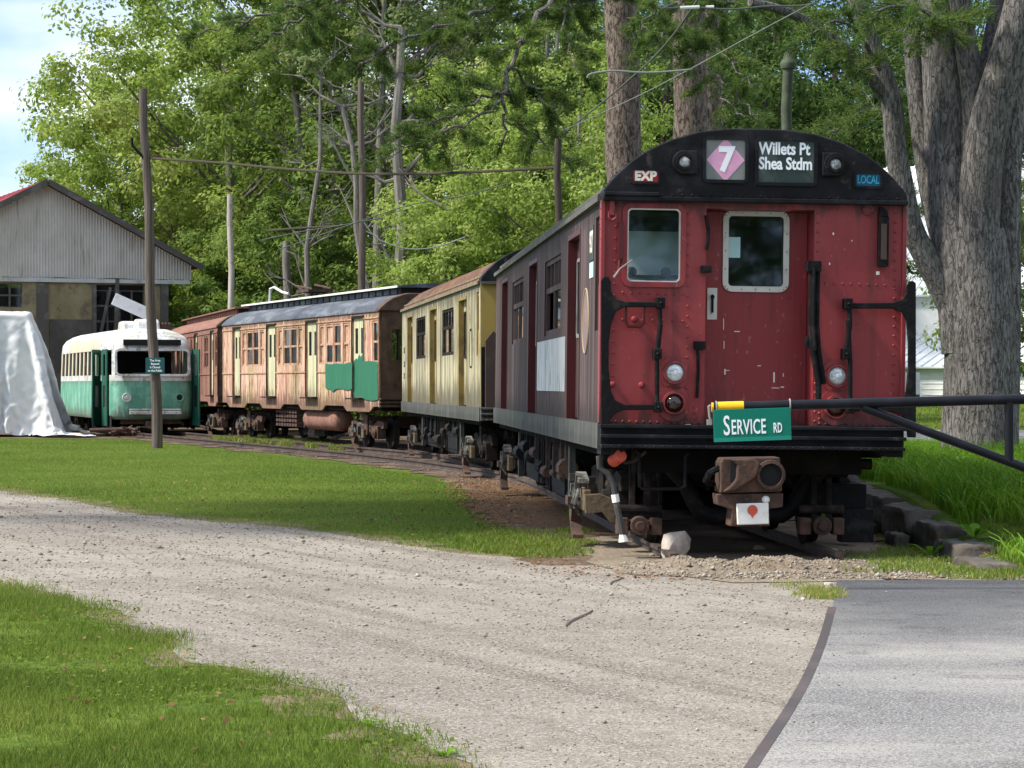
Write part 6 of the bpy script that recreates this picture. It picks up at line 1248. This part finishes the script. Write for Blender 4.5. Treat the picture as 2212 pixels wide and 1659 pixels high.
# ------------------------------------------------------------------ pines
def needles_mesh(name, P, D, per, ln, w, seed, spread=.75):
    r = np.random.RandomState(seed); n = len(P)*per; Pb = np.repeat(P, per, 0)+r.normal(size=(n, 3))*.035; Db = unit(np.repeat(D, per, 0)+r.normal(size=(n, 3))*spread); L_ = ln*r.uniform(.6, 1.2, n)[:, None]
    s = unit(np.cross(Db, r.normal(size=(n, 3))))*w*.5; V = np.stack([Pb-s, Pb+s, Pb+Db*L_], 1).reshape(-1, 3)
    base = np.repeat(r.uniform(.15, .8, len(P)), per); return fast_mesh(name, V, np.arange(3*n).reshape(n, 3), np.clip(base+r.normal(size=n)*.15, 0, 1))
def twigs_along(path, seed, L0, dens, tm, tufts, r0=.02, droop=-.15, depth=1, sidebias=None):
    """side twigs with needle tufts along a limb"""
    r = random.Random(seed); path = resample(np.array([tuple(p) for p in path]), .12)
    n = len(path)
    for i in range(n):
        if r.random() > dens: continue
        t = i/n; d = path[min(i+1, n-1)]-path[max(i-1, 0)]; d = d/(np.linalg.norm(d)+1e-9)
        a = np.array([r.gauss(0, 1), r.gauss(0, 1), r.gauss(0, .45)]); a = a-d*a.dot(d)*.5; a /= np.linalg.norm(a); v = d*.55+a*.8+np.array([0, 0, droop]); v /= np.linalg.norm(v)
        L_ = L0*r.uniform(.5, 1.2)*(1-.45*t); e = path[i]+v*L_; mid = (path[i]+e)/2+np.array([0, 0, .06*L_])
        tm.tube([tuple(path[i]), tuple(mid), tuple(e)], [r0*.5, r0*.35, .005], 5, cap=False)
        k = max(3, int(L_/.07))
        for q in range(k):
            u = .25+.75*q/k; p = path[i]*(1-u)+e*u+np.array([0, 0, .05*L_*(1-abs(2*u-1))]); tufts.append((p+np.array([r.gauss(0, .03), r.gauss(0, .03), r.gauss(0, .03)]), v+np.array([r.gauss(0, .3), r.gauss(0, .3), .25+r.gauss(0, .2)])))
        if depth > 0 and L_ > .5:
            for _ in range(3):
                u = r.uniform(.3, .9); s = path[i]*(1-u)+e*u; v2 = v+np.array([r.gauss(0, .7), r.gauss(0, .7), r.gauss(0, .25)]); v2 /= np.linalg.norm(v2); l2 = L_*r.uniform(.3, .55); tm.tube([tuple(s), tuple(s+v2*l2)], [r0*.28, .004], 4, cap=False)
                for q in range(max(2, int(l2/.07))): tufts.append((s+v2*l2*(.2+.8*q/max(1, int(l2/.07))), v2+np.array([r.gauss(0, .3), r.gauss(0, .3), .3])))
def pine(px_top, px_bot, Y, rad, label, limbs, seed, per=9, zt=24, ln=.17, nw=.017):
    bx_ = X_at(px_bot, Y); zb = float(ground_h(bx_, Y)); o = tag(empty('pine_tree', (bx_, Y, zb)), label, 'tree', 'tall pines behind the red car'); ob = np.array([bx_, Y, zb]); r = random.Random(seed)
    tx = X_at(px_top, Y)-bx_; ztop = CAMZ+HY/F*Y-zb; m = MB(); n = 14
    pts = [(tx*(zt*k/n)/ztop+.05*math.sin(k*2.1+seed), .04*math.cos(k*1.7), -.3 if k == 0 else zt*k/n) for k in range(n+1)]
    m.tube(pts, [rad*(1.15 if k == 0 else 1.02-.72*(k/n)**1.4)*(1+.04*math.sin(k*3+seed)) for k in range(n+1)], 20); m.build('trunk', 'bark_pine', o, smooth=True)
    tm = MB(); tufts = []
    for i, (path, rb, L0, dens) in enumerate(limbs):
        q = [np.array(wp(x, y, yy))-ob for x, y, yy in path]; q = chaikin(q, 2); nn = len(q); q = [v+np.array([.05*math.sin(k*1.9+i), .05*math.cos(k*1.3), .05*math.sin(k*2.3+2*i)])*(0 < k < nn-1) for k, v in enumerate(q)]; tm.tube([tuple(v) for v in q], [rb*.66*(1-.8*k/(nn-1)) for k in range(nn)], 7)
        if dens > 0: twigs_along(q[1:], seed*31+i, L0, dens, tm, tufts, rb*.55)
    # crown above the picture
    for k in range(20):
        z0 = ztop+1.5+(zt-ztop-2)*k/20; a = k*2.4+seed; Lb = 5.2*(1-.75*(k/20)**1.3); c = np.array([tx*z0/ztop, 0, z0]); e = c+np.array([math.cos(a)*Lb, math.sin(a)*Lb, -.2+r.uniform(-.5, .6)]); tm.tube([tuple(c), tuple((c+e)/2+np.array([0, 0, .4])), tuple(e)], [.08, .05, .015], 6); twigs_along([c*.7+e*.3, (c+e)/2+np.array([0, 0, .4]), e], seed*77+k, 1.1, .28, tm, tufts, .03, depth=0)
    tag(tm.build('branch', 'bark_grey', o), kind='stuff'); T = np.array([t[0] for t in tufts]); D = unit(np.array([t[1] for t in tufts])); mesh_obj('needles', needles_mesh('needles', T, D, per, ln, nw, seed), 'needle', o); return o
Yp = 50
limbs1 = [
 ([(1330, -90, 57), (1250, -40, 53), (1190, 0, 51), (1150, 50, Yp), (1105, 130, Yp), (1086, 200, 49), (1090, 262, 49), (1092, 310, 49)], .13, .9, .20),
 ([(1088, 198, 49), (1040, 210, 49), (985, 248, 49), (900, 278, 48.5), (850, 300, 48.5)], .05, .8, .55),
 ([(1088, 215, 49), (1010, 270, 48.6), (930, 292, 48.3), (850, 335, 48), (790, 350, 48)], .05, .7, .45),
 ([(1090, 262, 49), (1150, 280, 48.8), (1200, 330, 48.6), (1230, 355, 48.5)], .045, .7, .55),
 ([(1100, 140, 50), (1160, 200, 50.5), (1210, 260, 51), (1225, 300, 51)], .05, .8, .5),
 ([(1130, 90, 50), (1080, 110, 49.6), (1020, 140, 49.2), (960, 180, 49)], .045, .8, .55),
 ([(1300, -60, 57), (1120, -10, 54), (1008, 39, 52), (900, 78, 51), (842, 92, 50.6), (788, 136, 50), (760, 150, 50)], .09, .85, .45),
 ([(1010, 36, 52), (930, 110, 51.5), (880, 150, 51), (830, 180, 51)], .04, .8, .5),
 ([(1300, -140, 57), (900, -60, 53), (737, 0, 51), (691, 22, 50.6), (635, 46, 50.3), (582, 83, 50), (545, 105, 50)], .09, .8, .38),
 ([(1280, -160, 57), (850, -70, 52), (669, 0, 50), (587, 29, 49.5), (490, 53, 49), (430, 75, 49)], .08, .8, .42),
 ([(1250, -30, 54), (1210, 40, 53), (1230, 100, 52.5), (1240, 150, 52)], .05, .9, .6),
 ([(700, 20, 51), (640, 80, 51), (590, 110, 51)], .03, .6, .5),
 ([(1320, -20, 57), (1270, 10, 55), (1200, 15, 54), (1120, 30, 53), (1060, 60, 53)], .05, .9, .6),
]
pine(1338, 1374, 58, .46, 'tall pine with a single straight trunk left of the right pine pair', limbs1, 3, per=22)
limbs2 = [
 ([(1480, 60, 51), (1440, 70, 49), (1400, 110, 48), (1385, 150, 48)], .05, .8, .5), ([(1500, 80, 51), (1560, 110, 49), (1600, 160, 48), (1640, 190, 47.5)], .05, .8, .5),
 ([(1490, 110, 51), (1470, 130, 49.5), (1430, 160, 49)], .04, .7, .5),
 ([(1530, 150, 51), (1580, 190, 49), (1620, 240, 48), (1640, 260, 48)], .05, .7, .5), ([(1500, 0, 51), (1450, 10, 49), (1400, 30, 48), (1370, 80, 48)], .05, .9, .55),
 ([(1540, 0, 51), (1620, 10, 49), (1700, 20, 48), (1780, 60, 47.5), (1820, 110, 47)], .06, .9, .5)]
pine(1486, 1496, 52, .40, 'thick brown pine trunk right of the single one, front of a pair', limbs2, 5, per=18)
pine(1533, 1545, 56, .26, 'darker pine trunk half hidden behind the thick brown one', [([(1550, 200, 56), (1600, 250, 55), (1640, 270, 54)], .04, .8, .5)], 6, per=7)

# ------------------------------------------------------------------ the big many-stemmed tree on the right
YB = 38.0; bxB = X_at(2122, YB); zB = float(ground_h(bxB, YB)); big = tag(empty('multi_stemmed_tree', (bxB, YB, zB)), 'huge grey many-stemmed tree on the grass right of the red car', 'tree')
OB = Vector((bxB, YB, zB)); tm = MB()
def stem(pts, w, dy=0.0, ext=True):
    P = [Vector(wp(x, y, YB+dy*k/(len(pts)-1)))-OB for k, (x, y) in enumerate(pts)]
    if ext: P.append(P[-1]+(P[-1]-P[-2]).normalized()*5)
    P = [Vector(v) for v in chaikin([tuple(v) for v in P], 2)]; n = len(P); rd = [(w[0]+(w[1]-w[0])*k/(n-1))/2*YB/F for k in range(n)]; tm.tube(P, rd, 16)
stem([(2116, 1040), (2116, 985), (2117, 900), (2118, 780), (2116, 660), (2112, 580), (2105, 500)], (186, 128), 0, False)
stem([(2070, 700), (2008, 569), (1966, 493), (1949, 399), (1932, 312), (1930, 226), (1900, 139), (1872, 69), (1852, 0)], (56, 36), -.5)
stem([(2068, 640), (2029, 503), (2001, 382), (1980, 208), (1970, 69), (1970, 0)], (52, 34), .9)
stem([(2088, 760), (2066, 555), (2046, 382), (2039, 173), (2025, 0)], (110, 78), .2)
stem([(2100, 560), (2091, 416), (2105, 208), (2088, 104), (2074, 0)], (62, 42), -.2)
stem([(2126, 760), (2110, 555), (2117, 382), (2140, 243), (2185, 104), (2210, 0)], (104, 68), -.6)
stem([(2120, 330), (2133, 156), (2160, 0)], (52, 36), .6)
stem([(2165, 1040), (2175, 800), (2178, 575), (2180, 347), (2196, 150), (2200, 0)], (66, 40), 1.2)
stem([(1940, 270), (1900, 190), (1840, 120), (1760, 55), (1690, 20), (1620, 5)], (30, 16), -2.0, False)
tm.build('trunk', 'bark_grey', big, smooth=True)
tm = MB(); tufts = []
limbsB = [([(1965, 120, 37), (1990, 60, 36), (1990, 30, 35), (1950, 70, 34.5)], .04, .7, .6), ([(1900, 150, 37), (1850, 60, 36), (1800, 40, 35.5), (1760, 70, 35)], .04, .8, .55), ([(1930, 250, 38), (1880, 230, 40), (1830, 260, 41), (1790, 300, 42)], .04, .8, .5),
 ([(2040, 60, 38), (2000, 20, 36), (1930, 10, 35), (1880, 30, 35)], .04, .9, .6), ([(1950, 560, 38), (1975, 600, 40), (2000, 560, 41), (2030, 590, 42)], .03, .6, .5), ([(2170, 330, 39), (2200, 420, 40), (2215, 520, 40), (2230, 600, 40)], .03, .8, .5),
 ([(1945, 420, 38), (1960, 450, 40), (1985, 470, 41)], .025, .5, .5)]
for i, (path, rb, L0, dens) in enumerate(limbsB):
    q = [np.array(wp(x, y, yy))-np.array(OB) for x, y, yy in path]; q = chaikin(q, 2); nn = len(q); tm.tube([tuple(v) for v in q], [rb*(1-.8*k/(nn-1)) for k in range(nn)], 7); twigs_along(q[1:], 900+i, L0, dens, tm, tufts, rb*.6)
r = random.Random(8)
for k in range(26):
    a = k*2.4; z0 = 8.5+.4*k; Lb = 5.5*(1-.5*k/26); c = np.array([r.uniform(-1, 1), r.uniform(-.8, .8), z0]); e = c+np.array([math.cos(a)*Lb, math.sin(a)*Lb, r.uniform(-.3, 1.0)]); tm.tube([tuple(c), tuple((c+e)/2+np.array([0, 0, .3])), tuple(e)], [.09, .05, .015], 6); twigs_along([c*.7+e*.3, (c+e)/2+np.array([0, 0, .3]), e], 333+k, 1.1, .28, tm, tufts, .03, depth=0)
tag(tm.build('branch', 'bark_grey', big), kind='stuff'); T = np.array([t[0] for t in tufts]); D = unit(np.array([t[1] for t in tufts])); mesh_obj('needles', needles_mesh('needles', T, D, 14, .16, .015, 44), 'needle', big)
T_shade = tree_data(19, 21, 6.0, 9.0, .36, 120, 110, .30, .17, limbs=24)
place_tree(T_shade, -11.2, 28.0, 'tall tree standing outside the picture, left of the lawn', 'leaf_mid', 'bark_grey', sc=1.0, rz=.4, group='trees across the road')
for i, (X, Y, sc, d) in enumerate(((-16, -24, .9, T_big), (1, -30, 1.0, T_big), (17, -26, .95, T_big), (9, -38, 1.05, T_mid))):
    place_tree(d, X, Y, ('broad tree across the road, outside the picture on the left', 'broad tree across the road, facing the red car from outside the picture', 'broad tree across the road, outside the picture on the right', 'tree standing farther back across the road, outside the picture')[i], 'leaf_mid', 'bark_grey', sc=sc, rz=i*1.7, group='trees across the road')

# ------------------------------------------------------------------ grass, weeds, pebbles, litter
road_a, dirt_a, lit_a, asp_a = np.array(road_poly), np.array(dirt_poly), np.array(litter), np.array(asph_poly)
def near_path(x, y, path, w):
    d = np.full(len(x), 99.0)
    for i in range(0, len(path), 1): d = np.minimum(d, np.hypot(x-path[i][0], y-path[i][1]))
    return d < w
def vnoise(x, y, s, seed):
    r = np.random.RandomState(seed); G = r.uniform(size=(64, 64)); u = (x*s) % 64; v = (y*s) % 64; i = u.astype(int); j = v.astype(int); fu = u-i; fv = v-j; fu = fu*fu*(3-2*fu); fv = fv*fv*(3-2*fv)
    i2 = (i+1) % 64; j2 = (j+1) % 64; return (G[i % 64, j % 64]*(1-fu)+G[i2, j % 64]*fu)*(1-fv)+(G[i % 64, j2]*(1-fu)+G[i2, j2]*fu)*fv
def blades(name, X, Y, h, w, mat, rnd, label, seg=1, lean=.5, cat='grass', parent=None):
    n = len(X); r = np.random.RandomState(n % 997); Z = ground_h(X, Y); az = r.uniform(0, 2*np.pi, n); ld = r.uniform(0, 2*np.pi, n); la = h*lean*r.uniform(.1, 1.0, n); s = np.stack([np.cos(az)*w/2, np.sin(az)*w/2, np.zeros(n)], 1); B = np.stack([X, Y, Z], 1); dl = np.stack([np.cos(ld)*la, np.sin(ld)*la, np.zeros(n)], 1)
    if seg == 1:
        V = np.stack([B-s, B+s, B+dl+np.stack([np.zeros(n)]*2+[h], 1)], 1).reshape(-1, 3); Fq = np.arange(3*n).reshape(n, 3); R_ = rnd
    else:
        L = []; ts = np.linspace(0, 1, seg+1)
        for t in ts:
            zz = h*(t-.42*lean*t**3); c = B+dl*(t**2.0)[()]*1.2+np.stack([np.zeros(n)]*2+[zz], 1); wt = (1-t**2.2)*.95+.05; L += [c-s*wt, c+s*wt]
        V = np.stack(L, 1).reshape(-1, 3); k = 2*(seg+1); b0 = np.arange(n)*k; Fq = np.concatenate([np.stack([b0+2*q, b0+2*q+1, b0+2*q+3, b0+2*q+2], 1) for q in range(seg)]); R_ = np.tile(rnd, seg)
    o = mesh_obj(name, fast_mesh(name, V, Fq, R_), mat, parent); return tag(o, label, cat, kind='stuff')
def scatter(n, x0, x1, y0, y1, seed, frust=True):
    r = np.random.RandomState(seed); y = r.uniform(y0, y1, n); x = r.uniform(x0, x1, n)
    if frust: k = np.abs(x) < .215*y+3.2; x, y = x[k], y[k]
    return x, y
def not_paved(x, y):
    return ~(in_poly(x, y, road_a) | in_poly(x, y, dirt_a) | in_poly(x, y, asp_a))
# foreground lawn
jit = np.random.RandomState(77)
x, y = scatter(640000, -7.6, .6, 9.0, 20.5, 1); k = not_paved(x+jit.normal(size=len(x))*.07, y+jit.normal(size=len(x))*.22); x, y = x[k], y[k]
dn = vnoise(x, y, 1.3, 3)*.6+vnoise(x, y, 4.0, 4)*.4; k = rs.uniform(size=len(x)) < np.clip(dn*2.3-.42, .08, 1)*np.clip(11.5/y, .3, 1); x, y, dn = x[k], y[k], dn[k]
lush = vnoise(x, y, .55, 9)
blades('foreground_grass', x, y, (.022+.042*dn*(.5+lush))*rs.uniform(.6, 1.3, len(x)), rs.uniform(.004, .007, len(x)), 'grass_blade', np.clip(.14+.62*vnoise(x, y, .7, 5)+rs.normal(size=len(x))*.18, 0, 1), 'short green lawn grass in the bottom left corner', lean=.9)
x, y = scatter(34000, -7.6, .6, 9.0, 19.5, 61); cv = vnoise(x, y, .8, 62)*.6+vnoise(x, y, 2.5, 63)*.4; k = not_paved(x+jit.normal(size=len(x))*.1, y+jit.normal(size=len(x))*.2) & (cv > .5); x, y = x[k], y[k]; n = len(x)
C = np.stack([x, y, ground_h(x, y)+rs.uniform(.015, .045, n)], 1); tag(mesh_obj('clover', leaves_mesh('clover', C, unit(np.stack([rs.normal(size=n)*.35, rs.normal(size=n)*.35, np.ones(n)], 1)), rs.uniform(.014, .034, n), rs.uniform(.0, .5, n), .8), 'grass_blade'), 'low clover and small round weeds among the foreground grass', 'clover', kind='stuff')
x, y = scatter(2600, -8, 1.5, 9.0, 40, 65); k = not_paved(x-.1, y-.2); x, y = x[k], y[k]; n = len(x)
C = np.stack([x, y, ground_h(x, y)+rs.uniform(.02, .05, n)], 1); tag(mesh_obj('lawn_leaves', leaves_mesh('lawn_leaves', C, unit(np.stack([rs.normal(size=n)*.5, rs.normal(size=n)*.5, np.ones(n)], 1)), rs.uniform(.02, .05, n), rs.uniform(0, 1, n)), 'dead_leaf'), 'scattered dry brown leaves on the lawns', 'leaf litter', kind='stuff')
# lawn beyond the road
x, y = scatter(730000, -19, 2.6, 21.0, 72.0, 2); k = not_paved(x+jit.normal(size=len(x))*.1, y+jit.normal(size=len(x))*.3) & ~near_path(x, y, main_path, 1.75) & ~near_path(x, y, side_path, 1.7) & ~in_poly(x, y, np.array(yard)); x, y = x[k], y[k]
k = ~in_poly(x, y, lit_a) | (rs.uniform(size=len(x)) < .12); x, y = x[k], y[k]; k = rs.uniform(size=len(x)) < np.clip(32/y, .35, 1); x, y = x[k], y[k]
edge = vnoise(x, y, 1.0, 6); blades('lawn_grass', x, y, (.018+.02*edge)*rs.uniform(.6, 1.3, len(x)), rs.uniform(.006, .012, len(x)), 'grass_blade', np.clip(.18+.5*vnoise(x, y*.5, .5, 15)+rs.normal(size=len(x))*.15, 0, 1), 'mown green lawn between the gravel road and the tracks', lean=1.0)
# grass tufts by the track and edges
def tufts_at(name, spots, label, h, n, w, mat='grass_blade', seed=0, shift=0.0):
    r = np.random.RandomState(seed); X = []; Yv = []; 
    for (cx0, cy0, rad, m_) in spots: a = r.uniform(0, 6.283, int(n*m_)); q = rad*np.sqrt(r.uniform(size=len(a))); X.append(cx0+q*np.cos(a)); Yv.append(cy0+q*np.sin(a)*1.8)
    X = np.concatenate(X); Yv = np.concatenate(Yv); return blades(name, X, Yv, h*r.uniform(.4, 1.2, len(X)), w*r.uniform(.7, 1.3, len(X)), mat, np.clip(r.uniform(.1, .8, len(X))+shift, 0, 1), label, seg=2, lean=.8)
tufts_at('verge_grass', [(*gp(x_, y_), rd_, m_) for x_, y_, rd_, m_ in ((1100, 1185, .5, 2), (1180, 1195, .45, 2), (1220, 1175, .35, 1.5), (1060, 1165, .4, 1.2), (1140, 1160, .5, 1.6), (1240, 1150, .2, .5), (1860, 1230, .35, 1), (1930, 1225, .45, 1.5), (1990, 1210, .35, 1), (1890, 1205, .3, .8), (1950, 1195, .3, 1), (2080, 1245, .3, .6), (2150, 1248, .3, .6), (2030, 1235, .3, .6), (2180, 1235, .3, 1), (2205, 1215, .3, 1), (2190, 1190, .3, 1.2), (2150, 1180, .25, .8))], 'bright grass tufts along the edge of the track and drive', .10, 700, .008, seed=3)
tufts_at('dry_grass', [(*gp(x_, y_), rd_, m_) for x_, y_, rd_, m_ in ((1775, 1280, .16, 1), (1790, 1292, .14, 1), (1755, 1290, .16, .6), (2120, 1250, .25, .5), (1720, 1270, .2, .4))], 'dry yellowish grass tuft at the corner of the drive', .08, 420, .006, seed=4, shift=.35)
x, y = scatter(5200, -3.3, 1.2, 50, 69, 17, False); k = near_path(x, y, main_path, 3.2) & ~near_path(x, y, main_path, .4); x, y = x[k], y[k]
tufts_at('trackside_grass', [(-5.4, 63.5, .55, 1), (-6.0, 65.5, .7, 1.6), (-6.9, 67.6, .8, 1.6), (-7.6, 69.6, .8, 1.4), (-4.7, 61.2, .4, .7), (-4.0, 59, .35, .5)], 'sunlit yellow-green grass between the tracks', .22, 900, .02, seed=6, shift=.15)
# tall day-lily like leaves on the berm
x, y = scatter(34000, 4.05, 9.5, 20.1, 33.0, 21); dn = vnoise(x, y, .9, 22); k = (x > berm_edge(y)+.26) & (dn > .2) & (rs.uniform(size=len(x)) < np.clip((y-19.6)/1.6, .15, 1)); x, y, dn = x[k], y[k], dn[k]
blades('tall_grass', x, y, rs.uniform(.25, .80, len(x))*np.clip(.55+.6*dn, .4, 1.15)*np.clip((y-18.4)/4.5, .35, 1), rs.uniform(.010, .020, len(x)), 'tall_blade', np.clip(.2+.6*vnoise(x, y, 1.4, 23)+rs.normal(size=len(x))*.18, 0, 1), 'tall arching green leaves on the bank right of the red car', seg=4, lean=1.0)
x, y = scatter(60000, 3.2, 12.5, 33.0, 46.0, 25); k = x > berm_edge(y)+1.2; x, y = x[k], y[k]
blades('bank_grass', x, y, rs.uniform(.08, .22, len(x)), rs.uniform(.012, .02, len(x)), 'tall_blade', np.clip(.45+rs.normal(size=len(x))*.2, 0, 1), 'rough green grass round the foot of the big tree', lean=.8)
x, y = scatter(26000, 9, 26, 62.5, 84, 27); blades('far_lawn_grass', x, y, rs.uniform(.05, .1, len(x)), rs.uniform(.02, .04, len(x)), 'grass_blade', np.clip(.5+rs.normal(size=len(x))*.2, 0, 1), 'lawn in front of the white barn', lean=.8)
# weeds: broad-leaved plants
def weed(px, py, n, L_, label, seed, up=.6, mat='tall_blade', z=0.0, wf=.3):
    r = np.random.RandomState(seed); q = gp(px, py, z); o = tag(empty('weed', (q[0], q[1], float(ground_h(*q)))), label, 'weed', 'weeds'); V = []; Fq = []
    for i in range(n):
        a = r.uniform(0, 6.283); l = L_*r.uniform(.6, 1.1); d = np.array([math.cos(a), math.sin(a), 0]); s = np.array([-d[1], d[0], 0]); hh = up*l*r.uniform(.6, 1.2); b0 = len(V)
        for t, w_ in ((.1, .05), (.35, .8), (.65, 1.0), (1.0, .08)):
            c = d*l*t+np.array([0, 0, hh*(1.6*t-.9*t*t)]); V += [c-s*l*wf*w_*.5, c+s*l*wf*w_*.5]
        Fq += [(b0+2*k, b0+2*k+1, b0+2*k+3, b0+2*k+2) for k in range(3)]
    me = fast_mesh('leaves', np.array(V), np.array(Fq), r.uniform(.1, .7, len(Fq))); mesh_obj('leaves', me, mat, o); return o
weed(965, 1635, 9, .10, 'small broad-leaved weed at the bottom edge of the gravel', 1)
weed(790, 1570, 12, .09, 'leafy weed clump at the corner of the foreground grass', 2, .5)
weed(905, 1600, 10, .07, 'low weed right of the leafy clump on the gravel edge', 3, .4)
weed(2010, 1205, 8, .22, 'pale pointed weed growing against the stone wall', 4, 1.2)
weed(2105, 1165, 16, .28, 'bright lush weed on top of the bank behind the stones', 5, .9, z=.15)
weed(1230, 1120, 8, .12, 'small weed beside the contact shoe of the red car', 6, 1.6)
# pebbles on the road and fallen leaves
def bits(name, x, y, s, mat, rnd, label, cat, flat=.7, kindz=.006):
    n = len(x); r = np.random.RandomState(n % 991); base = np.array([(1, 0, 0), (0, 1, 0), (-1, 0, 0), (0, -1, 0), (0, 0, flat), (0, 0, -flat*.3)], float); a = r.uniform(0, 6.28, n); c, sn = np.cos(a), np.sin(a); st = r.uniform(.6, 1.2, (n, 6, 1))
    B = base[None]*st*s[:, None, None]; V = np.stack([B[..., 0]*c[:, None]-B[..., 1]*sn[:, None]+x[:, None], B[..., 0]*sn[:, None]+B[..., 1]*c[:, None]+y[:, None], B[..., 2]+ground_h(x, y)[:, None]+kindz+.2*s[:, None]], -1).reshape(-1, 3)
    f = np.array([(0, 1, 4), (1, 2, 4), (2, 3, 4), (3, 0, 4), (1, 0, 5), (2, 1, 5), (3, 2, 5), (0, 3, 5)]); Fq = (np.arange(n)[:, None, None]*6+f[None]).reshape(-1, 3); return tag(mesh_obj(name, fast_mesh(name, V, Fq, np.repeat(rnd, 8)), mat), label, cat, kind='stuff')
x, y = scatter(46000, -9.5, 3.0, 9.2, 36, 31); k = in_poly(x, y, road_a) & (rs.uniform(size=len(x)) < np.clip(13/y, .3, 1)); x, y = x[k], y[k]
bits('road_pebbles', x, y, rs.uniform(.003, .0095, len(x))*np.where(rs.uniform(size=len(x)) < .03, 2.2, 1)*np.clip(y/13, .9, 1.8), 'pebble', rs.uniform(0, 1, len(x)), 'loose pebbles strewn over the gravel road', 'gravel')
x, y = scatter(900, 1.2, 4.6, 9.5, 19.5, 41); k = in_poly(x, y, asp_a) & (rs.uniform(size=len(x)) < np.clip(.12+.9*np.exp(-(x-np.interp(y, [9.5, 19.5], [1.0, 2.5]))/.25), 0, 1)); x, y = x[k], y[k]
bits('drive_pebbles', x, y, rs.uniform(.004, .011, len(x)), 'pebble', rs.uniform(0, 1, len(x)), 'loose chips scattered on the asphalt drive', 'gravel', kindz=.018)
x, y = scatter(9000, .2, 3.9, 19.8, 24.5, 33); k = in_poly(x, y, dirt_a); x, y = x[k], y[k]
bits('dirt_pebbles', x, y, rs.uniform(.006, .02, len(x))*np.where(rs.uniform(size=len(x)) < .03, 2.0, 1), 'pebble', rs.uniform(0, 1, len(x)), 'small stones on the dirt in front of the red car', 'gravel', kindz=.012)
x, y = scatter(5200, -7, 2.5, 30, 66, 35); k = near_path(x, y, main_path, 1.6) | near_path(x, y, side_path, 1.5); x, y = x[k], y[k]
bits('ballast', x, y, rs.uniform(.012, .034, len(x)), 'ballast_stone', rs.uniform(0, .8, len(x)), 'brown ballast stones between the rails', 'gravel')
x, y = scatter(30000, -1, 5.5, 19.7, 44, 37); k = (in_poly(x, y, lit_a) | near_path(x, y, main_path, 2.1) | in_poly(x, y, dirt_a)); k &= ~(in_poly(x, y, dirt_a) & (rs.uniform(size=len(x)) < .8)); x, y = x[k], y[k]; n = len(x)
C = np.stack([x, y, ground_h(x, y)+.018], 1); mesh_obj_ = mesh_obj('fallen_leaves', leaves_mesh('fallen_leaves', C, unit(np.stack([rs.normal(size=n)*.4, rs.normal(size=n)*.4, np.ones(n)], 1)), rs.uniform(.02, .05, n), rs.uniform(0, 1, n)), 'dead_leaf'); tag(mesh_obj_, 'brown fallen leaves and pine needles beside the track', 'leaf litter', kind='stuff')
x, y = scatter(26, -4, 2.2, 10, 24, 39); k = in_poly(x, y, road_a)
# low heap of dirt in front of the wheels
def mound_h(u, v): return .003+max(0, (1-u**4)*(1-v*v))*.070*(1+.25*math.sin(u*9)+.15*math.sin(u*23+1)+.12*math.sin(u*41+v*9))
m = MB(); nx_, ny_ = 110, 26; vs = []
r = np.random.RandomState(3); nz = r.normal(size=(ny_, nx_))
for j in range(ny_):
    for i in range(nx_):
        u, v = i/(nx_-1)*2-1, j/(ny_-1)*2-1; vs.append((u*1.15, v*.5, mound_h(u, v)+abs(nz[j, i])*.011*(1-v*v)*(1-u**4)))
m.add(vs, [(j*nx_+i, j*nx_+i+1, (j+1)*nx_+i+1, (j+1)*nx_+i) for j in range(ny_-1) for i in range(nx_-1)]); o = m.build('mound_ground', 'dry_dirt'); o.location = (2.0, 21.0, .008); tag(o, kind='structure')

r = np.random.RandomState(9); uu = r.uniform(-.95, .95, 900); vv = r.uniform(-.9, .9, 900); sz = r.uniform(.004, .014, 900)*np.where(r.uniform(size=900) < .06, 2.2, 1)
mh = np.array([mound_h(a, b) for a, b in zip(uu, vv)]); base = np.array([(1, 0, 0), (0, 1, 0), (-1, 0, 0), (0, -1, 0), (0, 0, .8), (0, 0, -.4)], float)
B = base[None]*r.uniform(.6, 1.25, (900, 6, 1))*sz[:, None, None]+np.stack([2.0+uu*1.15, 21.0+vv*.5, .014+mh+sz*.3], 1)[:, None, :]
ff_ = np.array([(0, 1, 4), (1, 2, 4), (2, 3, 4), (3, 0, 4), (1, 0, 5), (2, 1, 5), (3, 2, 5), (0, 3, 5)])
tag(mesh_obj('mound_pebbles', fast_mesh('mound_pebbles', B.reshape(-1, 3), (np.arange(900)[:, None, None]*6+ff_[None]).reshape(-1, 3), np.repeat(r.uniform(0, 1, 900), 8)), 'pebble'), 'pebbles lying on the low heap of dirt before the red car', 'gravel', kind='stuff')
# scraps of dark bark lying on the gravel
for (x0, y0, x1, y1, w, lb) in ((1222, 1358, 1274, 1322, .016, 'long dark strip of bark lying on the gravel in mid road'), (1320, 1266, 1342, 1250, .013, 'short dark strip of bark on the gravel below the boulder')):
    a, b = Vector((*gp(x0, y0), 0)), Vector((*gp(x1, y1), 0)); d = b-a; s_ = Vector((-d.y, d.x, 0)).normalized(); m = MB(); n = 7; vs = []
    for k in range(n+1):
        t = k/n; ww = w*(1-.75*abs(2*t-1)**2)*(1+.2*math.sin(k*2.1)); c = d*t+s_*.02*math.sin(t*5)
        for q, zz in ((-1, .004), (-.4, .009), (.4, .010), (1, .004)): vs.append(c+s_*q*ww+Vector((0, 0, zz)))
    m.add(vs, [(4*k+q, 4*k+q+1, 4*k+q+5, 4*k+q+4) for k in range(n) for q in range(3)]); o = m.build('bark_strip', 'tie_wood'); o.location = a+Vector((0, 0, .006)); tag(o, lb, 'bark')
